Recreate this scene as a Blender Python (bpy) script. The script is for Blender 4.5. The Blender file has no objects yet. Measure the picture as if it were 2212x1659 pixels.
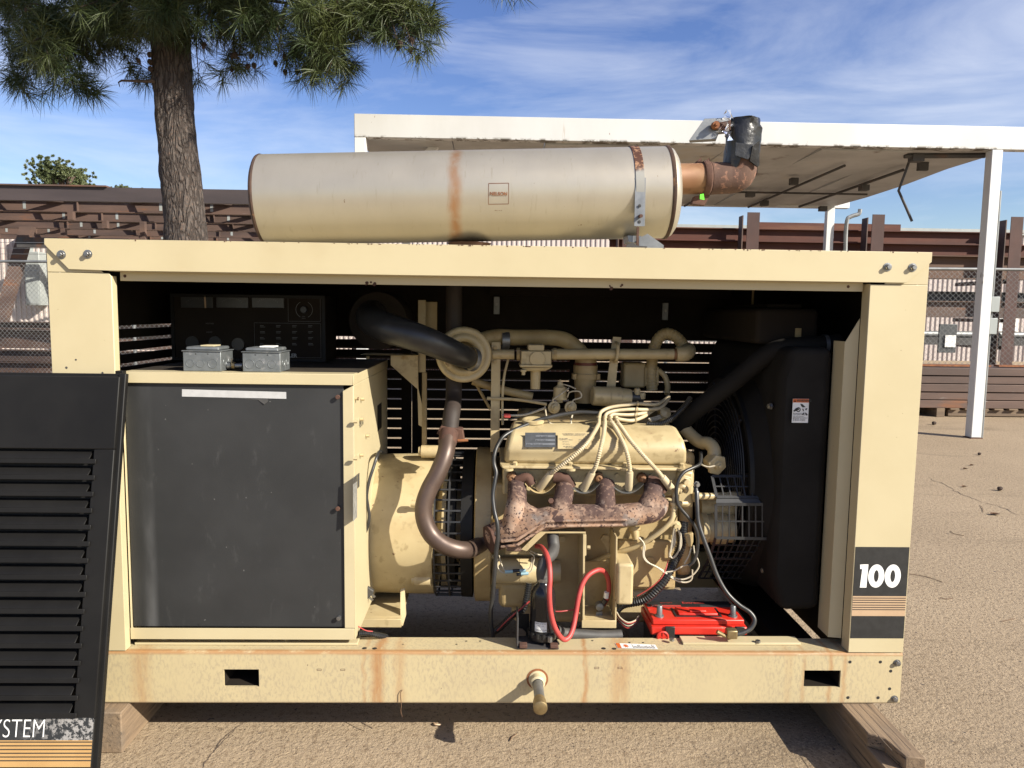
import bpy, bmesh, math, random
import numpy as np
from mathutils import Vector, Matrix
random.seed(7); RNG = np.random.default_rng(11)
S = bpy.context.scene
COL = S.collection

# ------------------------------------------------------------------ camera
FOC = 1600.0                                   # focal length in units of a 2212 px wide picture
CAM = Vector((1.3728, -2.3275, 1.4269))
YAW, PITCH, ROLL = 0.0247, 0.0973, 0.0137
def cam_axes():
    f = Vector((math.sin(YAW)*math.cos(PITCH), math.cos(YAW)*math.cos(PITCH), -math.sin(PITCH)))
    r = Vector((math.cos(YAW), -math.sin(YAW), 0)); u = r.cross(f)
    c, s = math.cos(ROLL), math.sin(ROLL)
    return c*r+s*u, -s*r+c*u, f
RX, UX, FX = cam_axes()
cd = bpy.data.cameras.new('camera'); cam = bpy.data.objects.new('camera', cd); COL.objects.link(cam)
cd.sensor_width = 36.0; cd.lens = 36.0*FOC/2212.0; cd.clip_start = 0.05; cd.clip_end = 2000
M = Matrix((RX, UX, -FX)).transposed().to_4x4(); M.translation = CAM; cam.matrix_world = M
S.camera = cam

# ------------------------------------------------------------------ light
SUN_DIR = Vector((-1.5, 1.0, -1.1)).normalized()            # the way the light travels
EL = math.asin(-SUN_DIR.z); AZ = math.atan2(-SUN_DIR.x, -SUN_DIR.y)
sl = bpy.data.lights.new('sun', 'SUN'); sl.energy = 4.6; sl.angle = math.radians(0.53); sl.color = (1.0, 0.93, 0.80)
so = bpy.data.objects.new('sun', sl); COL.objects.link(so); so.location = (6, -4, 8)
so.rotation_euler = SUN_DIR.to_track_quat('-Z', 'Y').to_euler()

w = bpy.data.worlds.new('World'); S.world = w; w.use_nodes = True
nt = w.node_tree; nt.nodes.clear()
wo = nt.nodes.new('ShaderNodeOutputWorld'); bg = nt.nodes.new('ShaderNodeBackground'); bg.inputs['Strength'].default_value = 0.055
sky = nt.nodes.new('ShaderNodeTexSky'); sky.sky_type = 'NISHITA'; sky.sun_disc = False
sky.sun_elevation = EL; sky.sun_rotation = AZ; sky.air_density = 1.0; sky.dust_density = 0.6; sky.ozone_density = 2.0
hs = nt.nodes.new('ShaderNodeHueSaturation'); hs.inputs['Saturation'].default_value = 1.2; hs.inputs['Hue'].default_value = 0.52; hs.inputs['Value'].default_value = 1.35
nt.links.new(sky.outputs[0], hs.inputs['Color'])
tc = nt.nodes.new('ShaderNodeTexCoord')
mp = nt.nodes.new('ShaderNodeMapping'); mp.inputs['Scale'].default_value = (1.6, 1.6, 7.0); mp.inputs['Rotation'].default_value = (0.10, 0.16, 0.4); mp.inputs['Location'].default_value = (0.35, 0.1, 0.3)
nz = nt.nodes.new('ShaderNodeTexNoise'); nz.inputs['Scale'].default_value = 1.5; nz.inputs['Detail'].default_value = 9; nz.inputs['Roughness'].default_value = 0.58; nz.inputs['Distortion'].default_value = 0.5
nt.links.new(tc.outputs['Generated'], mp.inputs['Vector']); nt.links.new(mp.outputs[0], nz.inputs['Vector'])
cr = nt.nodes.new('ShaderNodeValToRGB'); cr.color_ramp.elements[0].position = 0.42; cr.color_ramp.elements[0].color = (0, 0, 0, 1)
cr.color_ramp.elements[1].position = 0.84; cr.color_ramp.elements[1].color = (0.6, 0.6, 0.6, 1)
nt.links.new(nz.outputs['Fac'], cr.inputs['Fac'])
mx = nt.nodes.new('ShaderNodeMix'); mx.data_type = 'RGBA'; mx.inputs[7].default_value = (9.5, 9.8, 10.4, 1)
nt.links.new(cr.outputs['Color'], mx.inputs[0]); nt.links.new(hs.outputs[0], mx.inputs[6])
nt.links.new(mx.outputs[2], bg.inputs['Color']); nt.links.new(bg.outputs[0], wo.inputs['Surface'])
S.view_settings.view_transform = 'Standard'; S.view_settings.look = 'None'; S.view_settings.gamma = 1.0
S.view_settings.exposure = 1.06
S.render.engine = 'CYCLES'
S.cycles.max_bounces = 6; S.cycles.diffuse_bounces = 3; S.cycles.glossy_bounces = 3; S.cycles.transparent_max_bounces = 6
S.cycles.use_denoising = True

# ------------------------------------------------------------------ measuring: a point of the photograph at its measured distance
def ray(px, py): return FX + (px-1106.0)/FOC*RX - (py-829.5)/FOC*UX
def at(px, py, Y):
    d = ray(px, py); return CAM + d*((Y-CAM.y)/d.y)
def ground_at(px, py, Z=0.0):
    d = ray(px, py); return CAM + d*((Z-CAM.z)/d.z)
def crop(ox, oy, s): return lambda zx, zy, Y: at((ox+zx/s)/1.8229, (oy+zy/s)/1.8229, Y)
EN = crop(1900, 1600, 2.458); AL = crop(1350, 1700, 2.073); ST = crop(1900, 2100, 2.765); RT = crop(2500, 1800, 2.2125)
JB = crop(400, 1050, 2.212); UP = crop(1300, 1080, 2.765); UR = crop(2000, 1080, 2.458); DC = crop(3100, 2000, 1.62); RD = crop(2700, 1100, 2.212)
MF = crop(2200, 380, 2.212)

# ------------------------------------------------------------------ mesh helpers
class MB:
    def __init__(s): s.v = []; s.f = []
    def add(s, v, f):
        n = len(s.v); s.v += [tuple(p) for p in v]; s.f += [tuple(i+n for i in q) for q in f]; return s
    def box(s, a, b):
        x0, y0, z0 = (min(p, q) for p, q in zip(a, b)); x1, y1, z1 = (max(p, q) for p, q in zip(a, b))
        return s.add([(x0,y0,z0),(x1,y0,z0),(x1,y1,z0),(x0,y1,z0),(x0,y0,z1),(x1,y0,z1),(x1,y1,z1),(x0,y1,z1)],
                     [(0,3,2,1),(4,5,6,7),(0,1,5,4),(1,2,6,5),(2,3,7,6),(3,0,4,7)])
    def prism(s, poly, vec):
        n = len(poly); vec = Vector(vec); p = [Vector(q) for q in poly]
        nor = Vector((0, 0, 0))
        for i in range(n): nor += (p[i]-p[0]).cross(p[(i+1) % n]-p[0])
        if nor.dot(vec) > 0: p = p[::-1]
        return s.add(p+[q+vec for q in p], [tuple(range(n)), tuple(range(2*n-1, n-1, -1))]+[(i, i+n, (i+1) % n+n, (i+1) % n) for i in range(n)])
    def quad(s, *p): return s.add(p, [tuple(range(len(p)))])
    def tube(s, pts, r, n=10, cap=True):
        pts = [Vector(p) for p in pts]; m = len(pts)
        rs = list(r) if hasattr(r, '__len__') else [r]*m
        t = [(pts[min(i+1, m-1)]-pts[max(i-1, 0)]).normalized() for i in range(m)]
        a = Vector((0, 0, 1)) if abs(t[0].z) < 0.9 else Vector((1, 0, 0))
        u = t[0].cross(a).normalized(); V = []
        for i in range(m):
            u = (u-t[i]*u.dot(t[i])).normalized(); vv = t[i].cross(u)
            for k in range(n):
                q = 2*math.pi*k/n; V.append(pts[i]+rs[i]*(math.cos(q)*u+math.sin(q)*vv))
        F = [(i*n+k, i*n+(k+1) % n, (i+1)*n+(k+1) % n, (i+1)*n+k) for i in range(m-1) for k in range(n)]
        if cap: F += [tuple(range(n-1, -1, -1)), tuple(range((m-1)*n, m*n))]
        return s.add(V, F)
    def lathe(s, o, axis, prof, n=32, a0=0.0, a1=2*math.pi):
        o = Vector(o); ax = Vector(axis).normalized()
        u = ax.orthogonal().normalized() if abs(ax.x) < .9 else (Vector((0, -1, 0))-ax*(-ax.y)).normalized()
        vv = ax.cross(u); full = abs(a1-a0-2*math.pi) < 1e-6; k_ = n if full else n+1; V = []
        for (t, r) in prof:
            for k in range(k_):
                q = a0+(a1-a0)*k/n; V.append(o+ax*t+r*(math.cos(q)*u+math.sin(q)*vv))
        F = []
        for i in range(len(prof)-1):
            for k in range(n):
                k2 = (k+1) % k_; F.append((i*k_+k, i*k_+k2, (i+1)*k_+k2, (i+1)*k_+k))
        return s.add(V, F)
    def hexbolt(s, p, axis, r, h, n=6):
        return s.tube([Vector(p), Vector(p)+Vector(axis).normalized()*h], r, n)
    def build(s, name, m, parent=None, bevel=0.0, ang=38, label=None, kind=None, seg=2):
        me = bpy.data.meshes.new(name); me.from_pydata(s.v, [], s.f); me.update()
        me.polygons.foreach_set('use_smooth', [True]*len(me.polygons))
        try: me.set_sharp_from_angle(angle=math.radians(ang))
        except Exception: pass
        me.materials.append(m)
        return link(name, me, parent, bevel, label, kind, seg)
def link(name, me, parent=None, bevel=0.0, label=None, kind=None, seg=2):
    o = bpy.data.objects.new(name, me); COL.objects.link(o)
    if parent is not None:
        o.parent = parent; o.matrix_parent_inverse = parent_inv(parent)
    if bevel:
        b = o.modifiers.new('bevel', 'BEVEL'); b.width = bevel; b.segments = seg; b.limit_method = 'ANGLE'; b.angle_limit = math.radians(40)
    if label: o['label'] = label
    if kind: o['kind'] = kind
    return o
def world_of(o):
    m = Matrix.Translation(o.location) @ o.rotation_euler.to_matrix().to_4x4()
    return world_of(o.parent) @ o.matrix_parent_inverse @ m if o.parent else m
def parent_inv(p): return world_of(p).inverted()
def tag(o, label, cat, group=None, kind=None):
    o['label'] = label; o['category'] = cat
    if group: o['group'] = group
    o['kind'] = kind or 'thing'
    return o
def thing(name, loc, label, cat, group=None):
    o = bpy.data.objects.new(name, None); COL.objects.link(o); o.location = loc; o.empty_display_size = .1
    return tag(o, label, cat, group)
def rbox(name, a, b, m, parent, bevel=0.002, **k): return MB().box(a, b).build(name, m, parent, bevel, **k)
def spl(pts, n=8):
    p = [Vector(q) for q in pts]; p = [2*p[0]-p[1]]+p+[2*p[-1]-p[-2]]; out = []
    for i in range(1, len(p)-2):
        for k in range(n):
            t = k/n; a, b, c, d = p[i-1], p[i], p[i+1], p[i+2]
            out.append(0.5*((2*b)+(c-a)*t+(2*a-5*b+4*c-d)*t*t+(3*b-a-3*c+d)*t**3))
    return out+[p[-2]]
def resample(pts, step):
    out = [pts[0]]; acc = 0.0
    for a, b in zip(pts, pts[1:]):
        L = (b-a).length
        while acc+L >= step:
            t = (step-acc)/L; a = a.lerp(b, t); out.append(a); L = (b-a).length; acc = 0.0
        acc += L
    return out
def corrugated(mb, pts, r, pitch=0.006, depth=0.16, n=10):
    q = resample(spl(pts, 10), pitch/4); rs = [r*(1-depth*(0 if i % 4 < 2 else 1)) for i in range(len(q))]
    return mb.tube(q, rs, n)
def text_mesh(body, size, origin, u, v, name, m, parent=None, align='LEFT', thick=0.0, squash=1.0, bold=0.0):
    cu = bpy.data.curves.new('text', 'FONT'); cu.body = body; cu.size = size; cu.align_x = align; cu.extrude = thick; cu.offset = bold
    t = bpy.data.objects.new('text', cu); COL.objects.link(t)
    dg = bpy.context.evaluated_depsgraph_get(); me = bpy.data.meshes.new_from_object(t.evaluated_get(dg))
    bpy.data.objects.remove(t); bpy.data.curves.remove(cu)
    u = Vector(u).normalized(); v = Vector(v).normalized(); nn = u.cross(v); o = Vector(origin)
    for q in me.vertices: q.co = o+u*q.co.x*squash+v*q.co.y+nn*q.co.z
    me.name = name; me.materials.clear(); me.materials.append(m)
    return link(name, me, parent)
XV, YV, ZV = Vector((1, 0, 0)), Vector((0, 1, 0)), Vector((0, 0, 1))

# ------------------------------------------------------------------ materials
class NB:
    def __init__(s, name):
        s.m = bpy.data.materials.new(name); s.m.use_nodes = True; s.t = s.m.node_tree
        s.b = s.t.nodes['Principled BSDF']; s.pos = s.n('ShaderNodeNewGeometry').outputs['Position']
    def n(s, ty): return s.t.nodes.new(ty)
    def l(s, a, b): s.t.links.new(a, b)
    def put(s, sock, v):
        if isinstance(v, bpy.types.NodeSocket): s.l(v, sock)
        else: sock.default_value = v
    def math(s, op, a, b=0.0, c=0.0, clamp=False):
        q = s.n('ShaderNodeMath'); q.operation = op; q.use_clamp = clamp
        for i, v in enumerate((a, b, c)): s.put(q.inputs[i], v)
        return q.outputs[0]
    def map(s, scale=(1, 1, 1), loc=(0, 0, 0), rot=(0, 0, 0), src=None):
        q = s.n('ShaderNodeMapping'); q.inputs['Scale'].default_value = scale; q.inputs['Location'].default_value = loc; q.inputs['Rotation'].default_value = rot
        s.l(src or s.pos, q.inputs['Vector']); return q.outputs[0]
    def noise(s, scale, detail=4, rough=0.55, dist=0.0, vec=None):
        q = s.n('ShaderNodeTexNoise'); q.inputs['Scale'].default_value = scale; q.inputs['Detail'].default_value = detail
        q.inputs['Roughness'].default_value = rough; q.inputs['Distortion'].default_value = dist
        s.l(vec or s.pos, q.inputs['Vector']); return q.outputs['Fac']
    def voro(s, scale, feature='F1', vec=None, rnd=1.0):
        q = s.n('ShaderNodeTexVoronoi'); q.feature = feature; q.inputs['Scale'].default_value = scale; q.inputs['Randomness'].default_value = rnd
        s.l(vec or s.pos, q.inputs['Vector']); return q.outputs['Distance']
    def step(s, x, lo, hi):
        q = s.n('ShaderNodeMapRange'); q.interpolation_type = 'SMOOTHSTEP'; q.clamp = True
        s.put(q.inputs[0], x); q.inputs[1].default_value = lo; q.inputs[2].default_value = hi; return q.outputs[0]
    def mix(s, f, a, b):
        q = s.n('ShaderNodeMix'); q.data_type = 'RGBA'; s.put(q.inputs[0], f)
        for i, v in ((6, a), (7, b)):
            s.put(q.inputs[i], v if isinstance(v, bpy.types.NodeSocket) else (*v, 1))
        return q.outputs[2]
    def xyz(s):
        q = s.n('ShaderNodeSeparateXYZ'); s.l(s.pos, q.inputs[0]); return q.outputs
    def done(s, color, rough=0.5, metal=0.0, bump=None, bs=0.2, bd=0.002, spec=0.5):
        s.put(s.b.inputs['Base Color'], color if isinstance(color, bpy.types.NodeSocket) else (*color, 1))
        s.put(s.b.inputs['Roughness'], rough); s.put(s.b.inputs['Metallic'], metal); s.b.inputs['Specular IOR Level'].default_value = spec
        if bump is not None:
            q = s.n('ShaderNodeBump'); q.inputs['Strength'].default_value = bs; q.inputs['Distance'].default_value = bd
            s.l(bump, q.inputs['Height']); s.l(q.outputs[0], s.b.inputs['Normal'])
        return s.m
ALB = 0.74
def dim(c, f=None): return tuple(v*(ALB if f is None else f) for v in c)
def surf(name, c1, c2, scale=6, rough=0.5, metal=0.0, stretch=(1, 1, 1), spots=(), bump=0.0, bscale=120, bd=0.001, spec=0.5, detail=5, rv=0.12, grain=0.0):
    if name not in ('white_steel_paint', 'white_label', 'white_print', 'lime_sticker', 'red_plastic'): c1, c2, spots = dim(c1), dim(c2), [(dim(q[0]), *q[1:]) for q in spots]
    k = NB(name); v = k.map(stretch) if stretch != (1, 1, 1) else None
    c = k.mix(k.step(k.noise(scale, detail, 0.6, 0, v), 0.32, 0.68), c1, c2)
    for col, sc, lo, hi in spots: c = k.mix(k.step(k.noise(sc, 4, 0.6, 0, v), lo, hi), c, col)
    r = k.math('ADD', rough-rv/2, k.math('MULTIPLY', k.noise(scale*3.1, 4), rv))
    b = k.noise(bscale, 4, 0.6, 0, v) if bump else None
    return k.done(c, r, metal, b, bump, bd, spec)
MT = {}
CREAM = (0.66, 0.525, 0.285)
MT['cream'] = surf('cream_paint', (0.655, 0.563, 0.352), (0.615, 0.523, 0.32), 3, 0.42, spots=(((0.54, 0.425, 0.245), 1.6, 0.60, 0.85), ((0.16, 0.10, 0.06), 34, 0.735, 0.75)), bump=0.05, bscale=260, bd=0.001)
MT['engine_cream'] = surf('engine_cream_paint', (0.62, 0.505, 0.29), (0.55, 0.435, 0.24), 9, 0.40, spots=(((0.36, 0.265, 0.14), 7, 0.54, 0.76), ((0.22, 0.13, 0.07), 28, 0.67, 0.73), ((0.47, 0.37, 0.20), 21, .56, .66)), bump=0.12, bscale=170)
MT['cast_cream'] = surf('cast_cream_paint', (0.56, 0.43, 0.22), (0.44, 0.32, 0.15), 7, 0.5, spots=(((0.25, 0.14, 0.06), 9, 0.58, 0.74),), bump=0.3, bscale=120, bd=0.002)
MT['black'] = surf('black_panel_paint', (0.012, 0.0115, 0.011), (0.017, 0.016, 0.015), 5, 0.55, spec=.25, bump=0.05, bscale=300)
MT['door_black'] = surf('door_black_paint', (0.0105, 0.0100, 0.0098), (0.0155, 0.0148, 0.0142), 4, 0.52, spec=.2, bump=0.04, bscale=300)
MT['inner_black'] = surf('inner_black_paint', (0.024, 0.019, 0.015), (0.033, 0.026, 0.020), 5, 0.85, spec=.12)
MT['rubber'] = surf('black_rubber', (0.026, 0.026, 0.026), (0.045, 0.044, 0.043), 12, 0.38, spots=(((0.09, 0.08, 0.07), 14, 0.60, 0.80),), bump=0.1, bscale=220)
MT['grey_rubber'] = surf('worn_grey_rubber', (0.055, 0.053, 0.05), (0.085, 0.08, 0.075), 14, 0.6, bump=0.1, bscale=220)
MT['steel'] = surf('dull_galvanised_steel', (0.33, 0.34, 0.35), (0.24, 0.25, 0.26), 22, 0.45, 0.75, bump=0.1, bscale=90)
MT['zinc'] = surf('zinc_bolt', (0.42, 0.42, 0.42), (0.28, 0.28, 0.28), 60, 0.35, 0.85)
MT['rust'] = surf('dark_rust', (0.080, 0.037, 0.026), (0.135, 0.064, 0.041), 16, 0.85, spots=(((0.05, 0.022, 0.016), 9, 0.55, 0.72),), bump=0.4, bscale=180)
MT['bright_rust'] = surf('orange_rust', (0.34, 0.13, 0.045), (0.20, 0.07, 0.03), 20, 0.85, bump=0.3, bscale=180)
MT['pipe_brown'] = surf('heat_browned_pipe', (0.105, 0.070, 0.055), (0.14, 0.095, 0.075), 9, 0.42, 0.35, spots=(((0.20, 0.12, 0.08), 14, 0.62, 0.8),), bump=0.12, bscale=160)
MT['white'] = surf('white_steel_paint', (0.60, 0.605, 0.60), (0.55, 0.55, 0.54), 1.2, 0.45, stretch=(1, 1, .3), spots=(((0.40, 0.33, 0.26), 2.2, 0.66, 0.80), ((0.14, 0.11, 0.08), 9, 0.70, 0.75)))
MT['soffit'] = surf('stained_soffit_panel', (0.61, 0.61, 0.605), (0.45, 0.45, 0.445), 1.3, 0.6, spots=(((0.58, 0.55, 0.50), 0.9, 0.58, 0.66), ((0.16, 0.11, 0.08), 2.1, 0.62, 0.78)), detail=7)
MT['red_steel'] = surf('rust_red_steel', (0.125, 0.036, 0.020), (0.075, 0.026, 0.018), 1.6, 0.8, stretch=(0.3, 1, 3), spots=(((0.20, 0.095, 0.045), 1.1, 0.56, 0.75),))
MT['brown_steel'] = surf('weathered_brown_steel', (0.150, 0.092, 0.070), (0.085, 0.056, 0.047), 1.5, 0.75, stretch=(0.4, 1, 2), spots=(((0.22, 0.095, 0.045), 2.4, 0.60, 0.74), ((0.30, 0.27, 0.25), 2.9, 0.70, 0.76)))
MT['grey_steel'] = surf('old_grey_steel', (0.085, 0.08, 0.08), (0.05, 0.046, 0.045), 2, 0.7, spots=(((0.14, 0.07, 0.04), 2.4, 0.56, 0.74),))
MT['galv'] = surf('fence_galvanised', (0.36, 0.37, 0.37), (0.26, 0.27, 0.27), 5, 0.5, 0.5)
MT['siding'] = surf('pale_pink_siding', (0.64, 0.56, 0.52), (0.58, 0.50, 0.465), 0.6, 0.55)
MT['grey_box'] = surf('pale_grey_enclosure', (0.42, 0.45, 0.44), (0.36, 0.39, 0.38), 3, 0.5)
MT['red_plastic'] = surf('red_plastic', (0.56, 0.026, 0.014), (0.47, 0.022, 0.012), 8, 0.42, spots=(((.50, .10, .07), 30, .60, .72),))
MT['red_cable'] = surf('faded_red_rubber', (0.55, 0.075, 0.065), (0.47, 0.055, 0.050), 20, 0.5, spots=(((0.30, 0.05, 0.04), 30, 0.62, 0.75),))
MT['black_plastic'] = surf('black_plastic', (0.016, 0.016, 0.016), (0.024, 0.024, 0.024), 20, 0.35)
MT['gloss_black'] = surf('glossy_black_enamel', (0.012, 0.011, 0.012), (0.020, 0.018, 0.018), 16, 0.22, spots=(((0.05, 0.045, 0.04), 18, 0.63, 0.8),))
MT['white_tape'] = surf('dull_white_tape', (0.62, 0.62, 0.62), (0.54, 0.54, 0.54), 25, 0.5)
MT['paper'] = surf('white_label', (0.74, 0.74, 0.72), (0.66, 0.66, 0.64), 25, 0.5)
MT['ink'] = surf('black_print', (0.02, 0.02, 0.02), (0.03, 0.03, 0.03), 40, 0.5)
MT['faint_ink'] = surf('grey_print', (0.20, 0.20, 0.19), (0.16, 0.16, 0.155), 40, 0.5)
MT['white_ink'] = surf('white_print', (0.80, 0.80, 0.78), (0.74, 0.74, 0.72), 40, 0.5)
MT['orange'] = surf('orange_print', (0.72, 0.16, 0.03), (0.66, 0.13, 0.02), 40, 0.5)
MT['gold'] = surf('gold_stripe', (0.60, 0.37, 0.15), (0.55, 0.33, 0.13), 10, 0.4)
MT['tan_stripe'] = surf('tan_stripe', (0.62, 0.43, 0.27), (0.57, 0.39, 0.24), 10, 0.45)
MT['plate'] = surf('dark_metal_plate', (0.085, 0.09, 0.095), (0.12, 0.125, 0.13), 30, 0.4, 0.4)
MT['plug_cream'] = surf('cream_painted_loom', (0.66, 0.56, 0.37), (0.58, 0.47, 0.29), 20, 0.5)
MT['wire_white'] = surf('cream_wire', (0.66, 0.60, 0.47), (0.58, 0.50, 0.36), 20, 0.5)
MT['brass'] = surf('dull_brass', (0.40, 0.30, 0.15), (0.30, 0.22, 0.11), 40, 0.42, 0.7)
MT['gauge'] = surf('dark_gauge_face', (0.055, 0.058, 0.060), (0.07, 0.072, 0.075), 15, 0.3)
MT['green'] = surf('lime_sticker', (0.12, 0.80, 0.03), (0.10, 0.74, 0.02), 10, 0.5)
MT['tape'] = surf('black_duct_tape', (0.014, 0.014, 0.015), (0.028, 0.028, 0.030), 22, 0.32, bump=0.5, bscale=60, bd=0.004)
MT['dirt_leaf'] = surf('dry_leaf', (0.10, 0.05, 0.025), (0.17, 0.09, 0.045), 40, 0.8)
MT['needle'] = surf('pine_needles', (0.032, 0.058, 0.015), (0.088, 0.108, 0.025), 1.7, 0.55)
MT['needle_far'] = surf('far_pine_foliage', (0.10, 0.135, 0.05), (0.17, 0.19, 0.08), 0.7, 0.6)
MT['twig'] = surf('pine_twig', (0.075, 0.048, 0.032), (0.11, 0.072, 0.048), 12, 0.85)
MT['cone'] = surf('pine_cone_brown', (0.05, 0.032, 0.022), (0.08, 0.05, 0.035), 30, 0.85)
MT['mesh_dark'] = surf('dark_steel_grating', (0.030, 0.031, 0.033), (0.05, 0.05, 0.052), 18, 0.45, 0.2)

k = NB('clear_tape'); k.b.inputs['Transmission Weight'].default_value = 0.9; MT['clear'] = k.done((0.9, 0.9, 0.9), 0.12)
k = NB('blue_connector'); MT['blue'] = k.done(k.mix(k.noise(30), (0.22, 0.36, 0.42), (0.30, 0.45, 0.50)), 0.4)

# skid rail: mottled cream with rust runs at fixed places along it
def dmix(kk):
    m0 = kk.mix
    kk.mix = lambda f, a, b: m0(f, a if isinstance(a, bpy.types.NodeSocket) else dim(a), b if isinstance(b, bpy.types.NodeSocket) else dim(b))
    return kk
k = dmix(NB('weathered_skid_paint')); x, y, z = k.xyz()
c = k.mix(k.step(k.noise(5, 5), 0.3, 0.7), (0.62, 0.515, 0.30), (0.575, 0.475, 0.285))
fl = k.noise(120, 3, 0.65, 0.3, k.map((1.0, 1, 0.42), rot=(0, 0.7, 0)))
c = k.mix(k.math('MULTIPLY', k.math('MULTIPLY', k.step(fl, 0.46, 0.62), .75), k.step(k.noise(3.5, 3), 0.25, 0.6)), c, (0.45, 0.375, 0.245))
c = k.mix(k.step(k.voro(55), 0.10, 0.06), c, (0.20, 0.14, 0.085)) if False else c
c = k.mix(k.step(k.noise(60, 2), 0.735, 0.76), c, (0.15, 0.10, 0.07))
tot = None
for xi, wd, st in ((1.005, .035, .95), (0.96, .012, .5), (1.075, .03, .45), (1.685, .014, 1.0), (1.80, .055, .55), (2.50, .012, .7), (2.545, .014, .55), (2.41, .012, .45), (0.24, .05, .5), (2.36, .02, .25)):
    d = k.math('ABSOLUTE', k.math('SUBTRACT', k.math('ADD', x, k.math('MULTIPLY', k.math('SUBTRACT', k.noise(14, 3), .5), .03)), xi))
    q = k.math('MULTIPLY', k.step(d, wd, 0.0), st); tot = q if tot is None else k.math('MAXIMUM', tot, q)
tot = k.math('MULTIPLY', tot, k.step(k.noise(16, 6, 0.7, 0, k.map((3, 1, .35))), 0.26, 0.56))
edge = k.math('MULTIPLY', k.step(k.math('ABSOLUTE', k.math('SUBTRACT', z, 0.3155)), 0.013, 0.002), k.step(k.noise(8, 6, .75, 0, k.map((1, 1, 4))), 0.32, 0.50)); edge = k.math('MULTIPLY', edge, k.step(y, 0.024, 0.010))
bot = k.math('MULTIPLY', k.step(k.math('ABSOLUTE', k.math('SUBTRACT', z, 0.139)), 0.012, 0.0), 0.7)
c = k.mix(k.math('MULTIPLY', tot, 0.78), c, (0.43, 0.185, 0.055)); c = k.mix(k.math('MULTIPLY', edge, 0.8), c, (0.40, 0.19, 0.065)); c = k.mix(bot, c, (0.24, 0.17, 0.12))
MT['skid'] = k.done(c, 0.55, 0, k.noise(140, 4), 0.12, 0.001)

# aluminised muffler shell with a rust run under the weld
k = dmix(NB('aluminised_muffler_shell')); x, y, z = k.xyz()
c = k.mix(k.step(k.noise(4, 6, .6, 0, k.map((2, 1, 1))), .3, .7), (0.62, 0.565, 0.465), (0.575, 0.52, 0.425))
c = k.mix(k.step(k.noise(22, 4, .6, 0, k.map((3, 1, .4))), .58, .75), c, (0.535, 0.475, 0.375))
d = k.math('ABSOLUTE', k.math('SUBTRACT', k.math('ADD', x, k.math('MULTIPLY', k.math('SUBTRACT', k.noise(10, 3), .5), .03)), 1.224))
c = k.mix(k.math('MULTIPLY', k.math('MULTIPLY', k.step(d, 0.036, 0.0), .8), k.step(k.noise(14, 5, .65, 0, k.map((1, 1, .4))), .22, .62)), c, (0.50, 0.235, 0.09))
c = k.mix(k.step(k.noise(38, 3), .75, .78), c, (0.25, 0.17, 0.11))
MT['muffler'] = k.done(c, k.math('ADD', 0.34, k.math('MULTIPLY', k.noise(12, 4), 0.14)), 0.62, k.noise(90, 4, .6, 0, k.map((2, 1, 1))), 0.05, 0.001)

# rusted exhaust manifold: bare pinkish iron with small dark scabs
k = dmix(NB('mildewed_white_beam')); x, y, z = k.xyz()
c = k.mix(k.step(k.noise(1.2, 5, .6, 0, k.map((1, 1, .4))), .32, .68), (0.73, 0.735, 0.73), (0.66, 0.66, 0.645))
c = k.mix(k.math('MULTIPLY', k.step(z, 3.385, 3.352), k.step(k.noise(7, 6, .7), .46, .56)), c, (0.12, 0.10, 0.07))
c = k.mix(k.math('MULTIPLY', k.step(k.noise(3.2, 4, .6, 0, k.map((3, 1, .35))), .64, .72), .6), c, (0.46, 0.36, 0.25))
c = k.mix(k.step(k.noise(11, 3, .6, 0, k.map((2, 1, .6))), .73, .76), c, (0.22, 0.12, 0.07))
MT['beam_white'] = k.done(c, 0.45)
k = dmix(NB('scabbed_iron')); x, y, z = k.xyz()
c = k.mix(k.step(k.noise(20, 4), .35, .65), (0.50, 0.35, 0.255), (0.41, 0.245, 0.155))
c = k.mix(k.step(k.noise(12, 3), .55, .64), c, (0.34, 0.30, 0.27))
dens = k.step(k.math('ADD', k.math('MULTIPLY', z, 4.2), k.math('MULTIPLY', k.noise(9, 4), 1.1)), 3.50, 4.02)
sp = k.math('MAXIMUM', k.step(k.noise(120, 3, .5), .585, .62), k.math('MULTIPLY', dens, k.step(k.noise(60, 4, .6), .40, .47)))
sp = k.math('MAXIMUM', sp, k.step(k.noise(13, 4, .6, .4), .56, .62))
c = k.mix(k.math('MULTIPLY', dens, .82), c, (0.135, 0.078, 0.062)); c = k.mix(sp, c, (0.070, 0.036, 0.031))
MT['manifold'] = k.done(c, 0.85, 0.0, k.noise(110, 5), 0.5, 0.002)

# orange-and-brown tailpipe
k = dmix(NB('scaled_tailpipe')); x, y, z = k.xyz()
c = k.mix(k.step(k.noise(13, 5), .35, .65), (0.14, 0.075, 0.05), (0.10, 0.052, 0.038))
c = k.mix(k.step(k.noise(45, 4), .56, .66), c, (0.26, 0.13, 0.085))
MT['tailpipe'] = k.done(c, 0.85, 0, k.noise(150, 4), 0.5, 0.002)
k = dmix(NB('orange_stained_stub')); x, y, z = k.xyz()
c = k.mix(k.step(k.noise(9, 4), .35, .65), (0.33, 0.19, 0.095), (0.25, 0.12, 0.055)); c = k.mix(k.step(k.noise(16, 4), .60, .7), c, (0.13, 0.065, 0.035))
MT['stub'] = k.done(c, 0.6, 0.2)
k = dmix(NB('strap_part_rusted')); x, y, z = k.xyz()
c = k.mix(k.step(k.noise(70, 3), .5, .58), (0.11, 0.045, 0.025), (0.42, 0.23, 0.13))
c = k.mix(k.step(k.math('ADD', z, k.math('MULTIPLY', k.math('SUBTRACT', k.noise(25, 3), .5), .05)), 1.955, 1.925), c, (0.36, 0.355, 0.33)); MT['strap'] = k.done(c, 0.6, 0.3)

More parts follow.
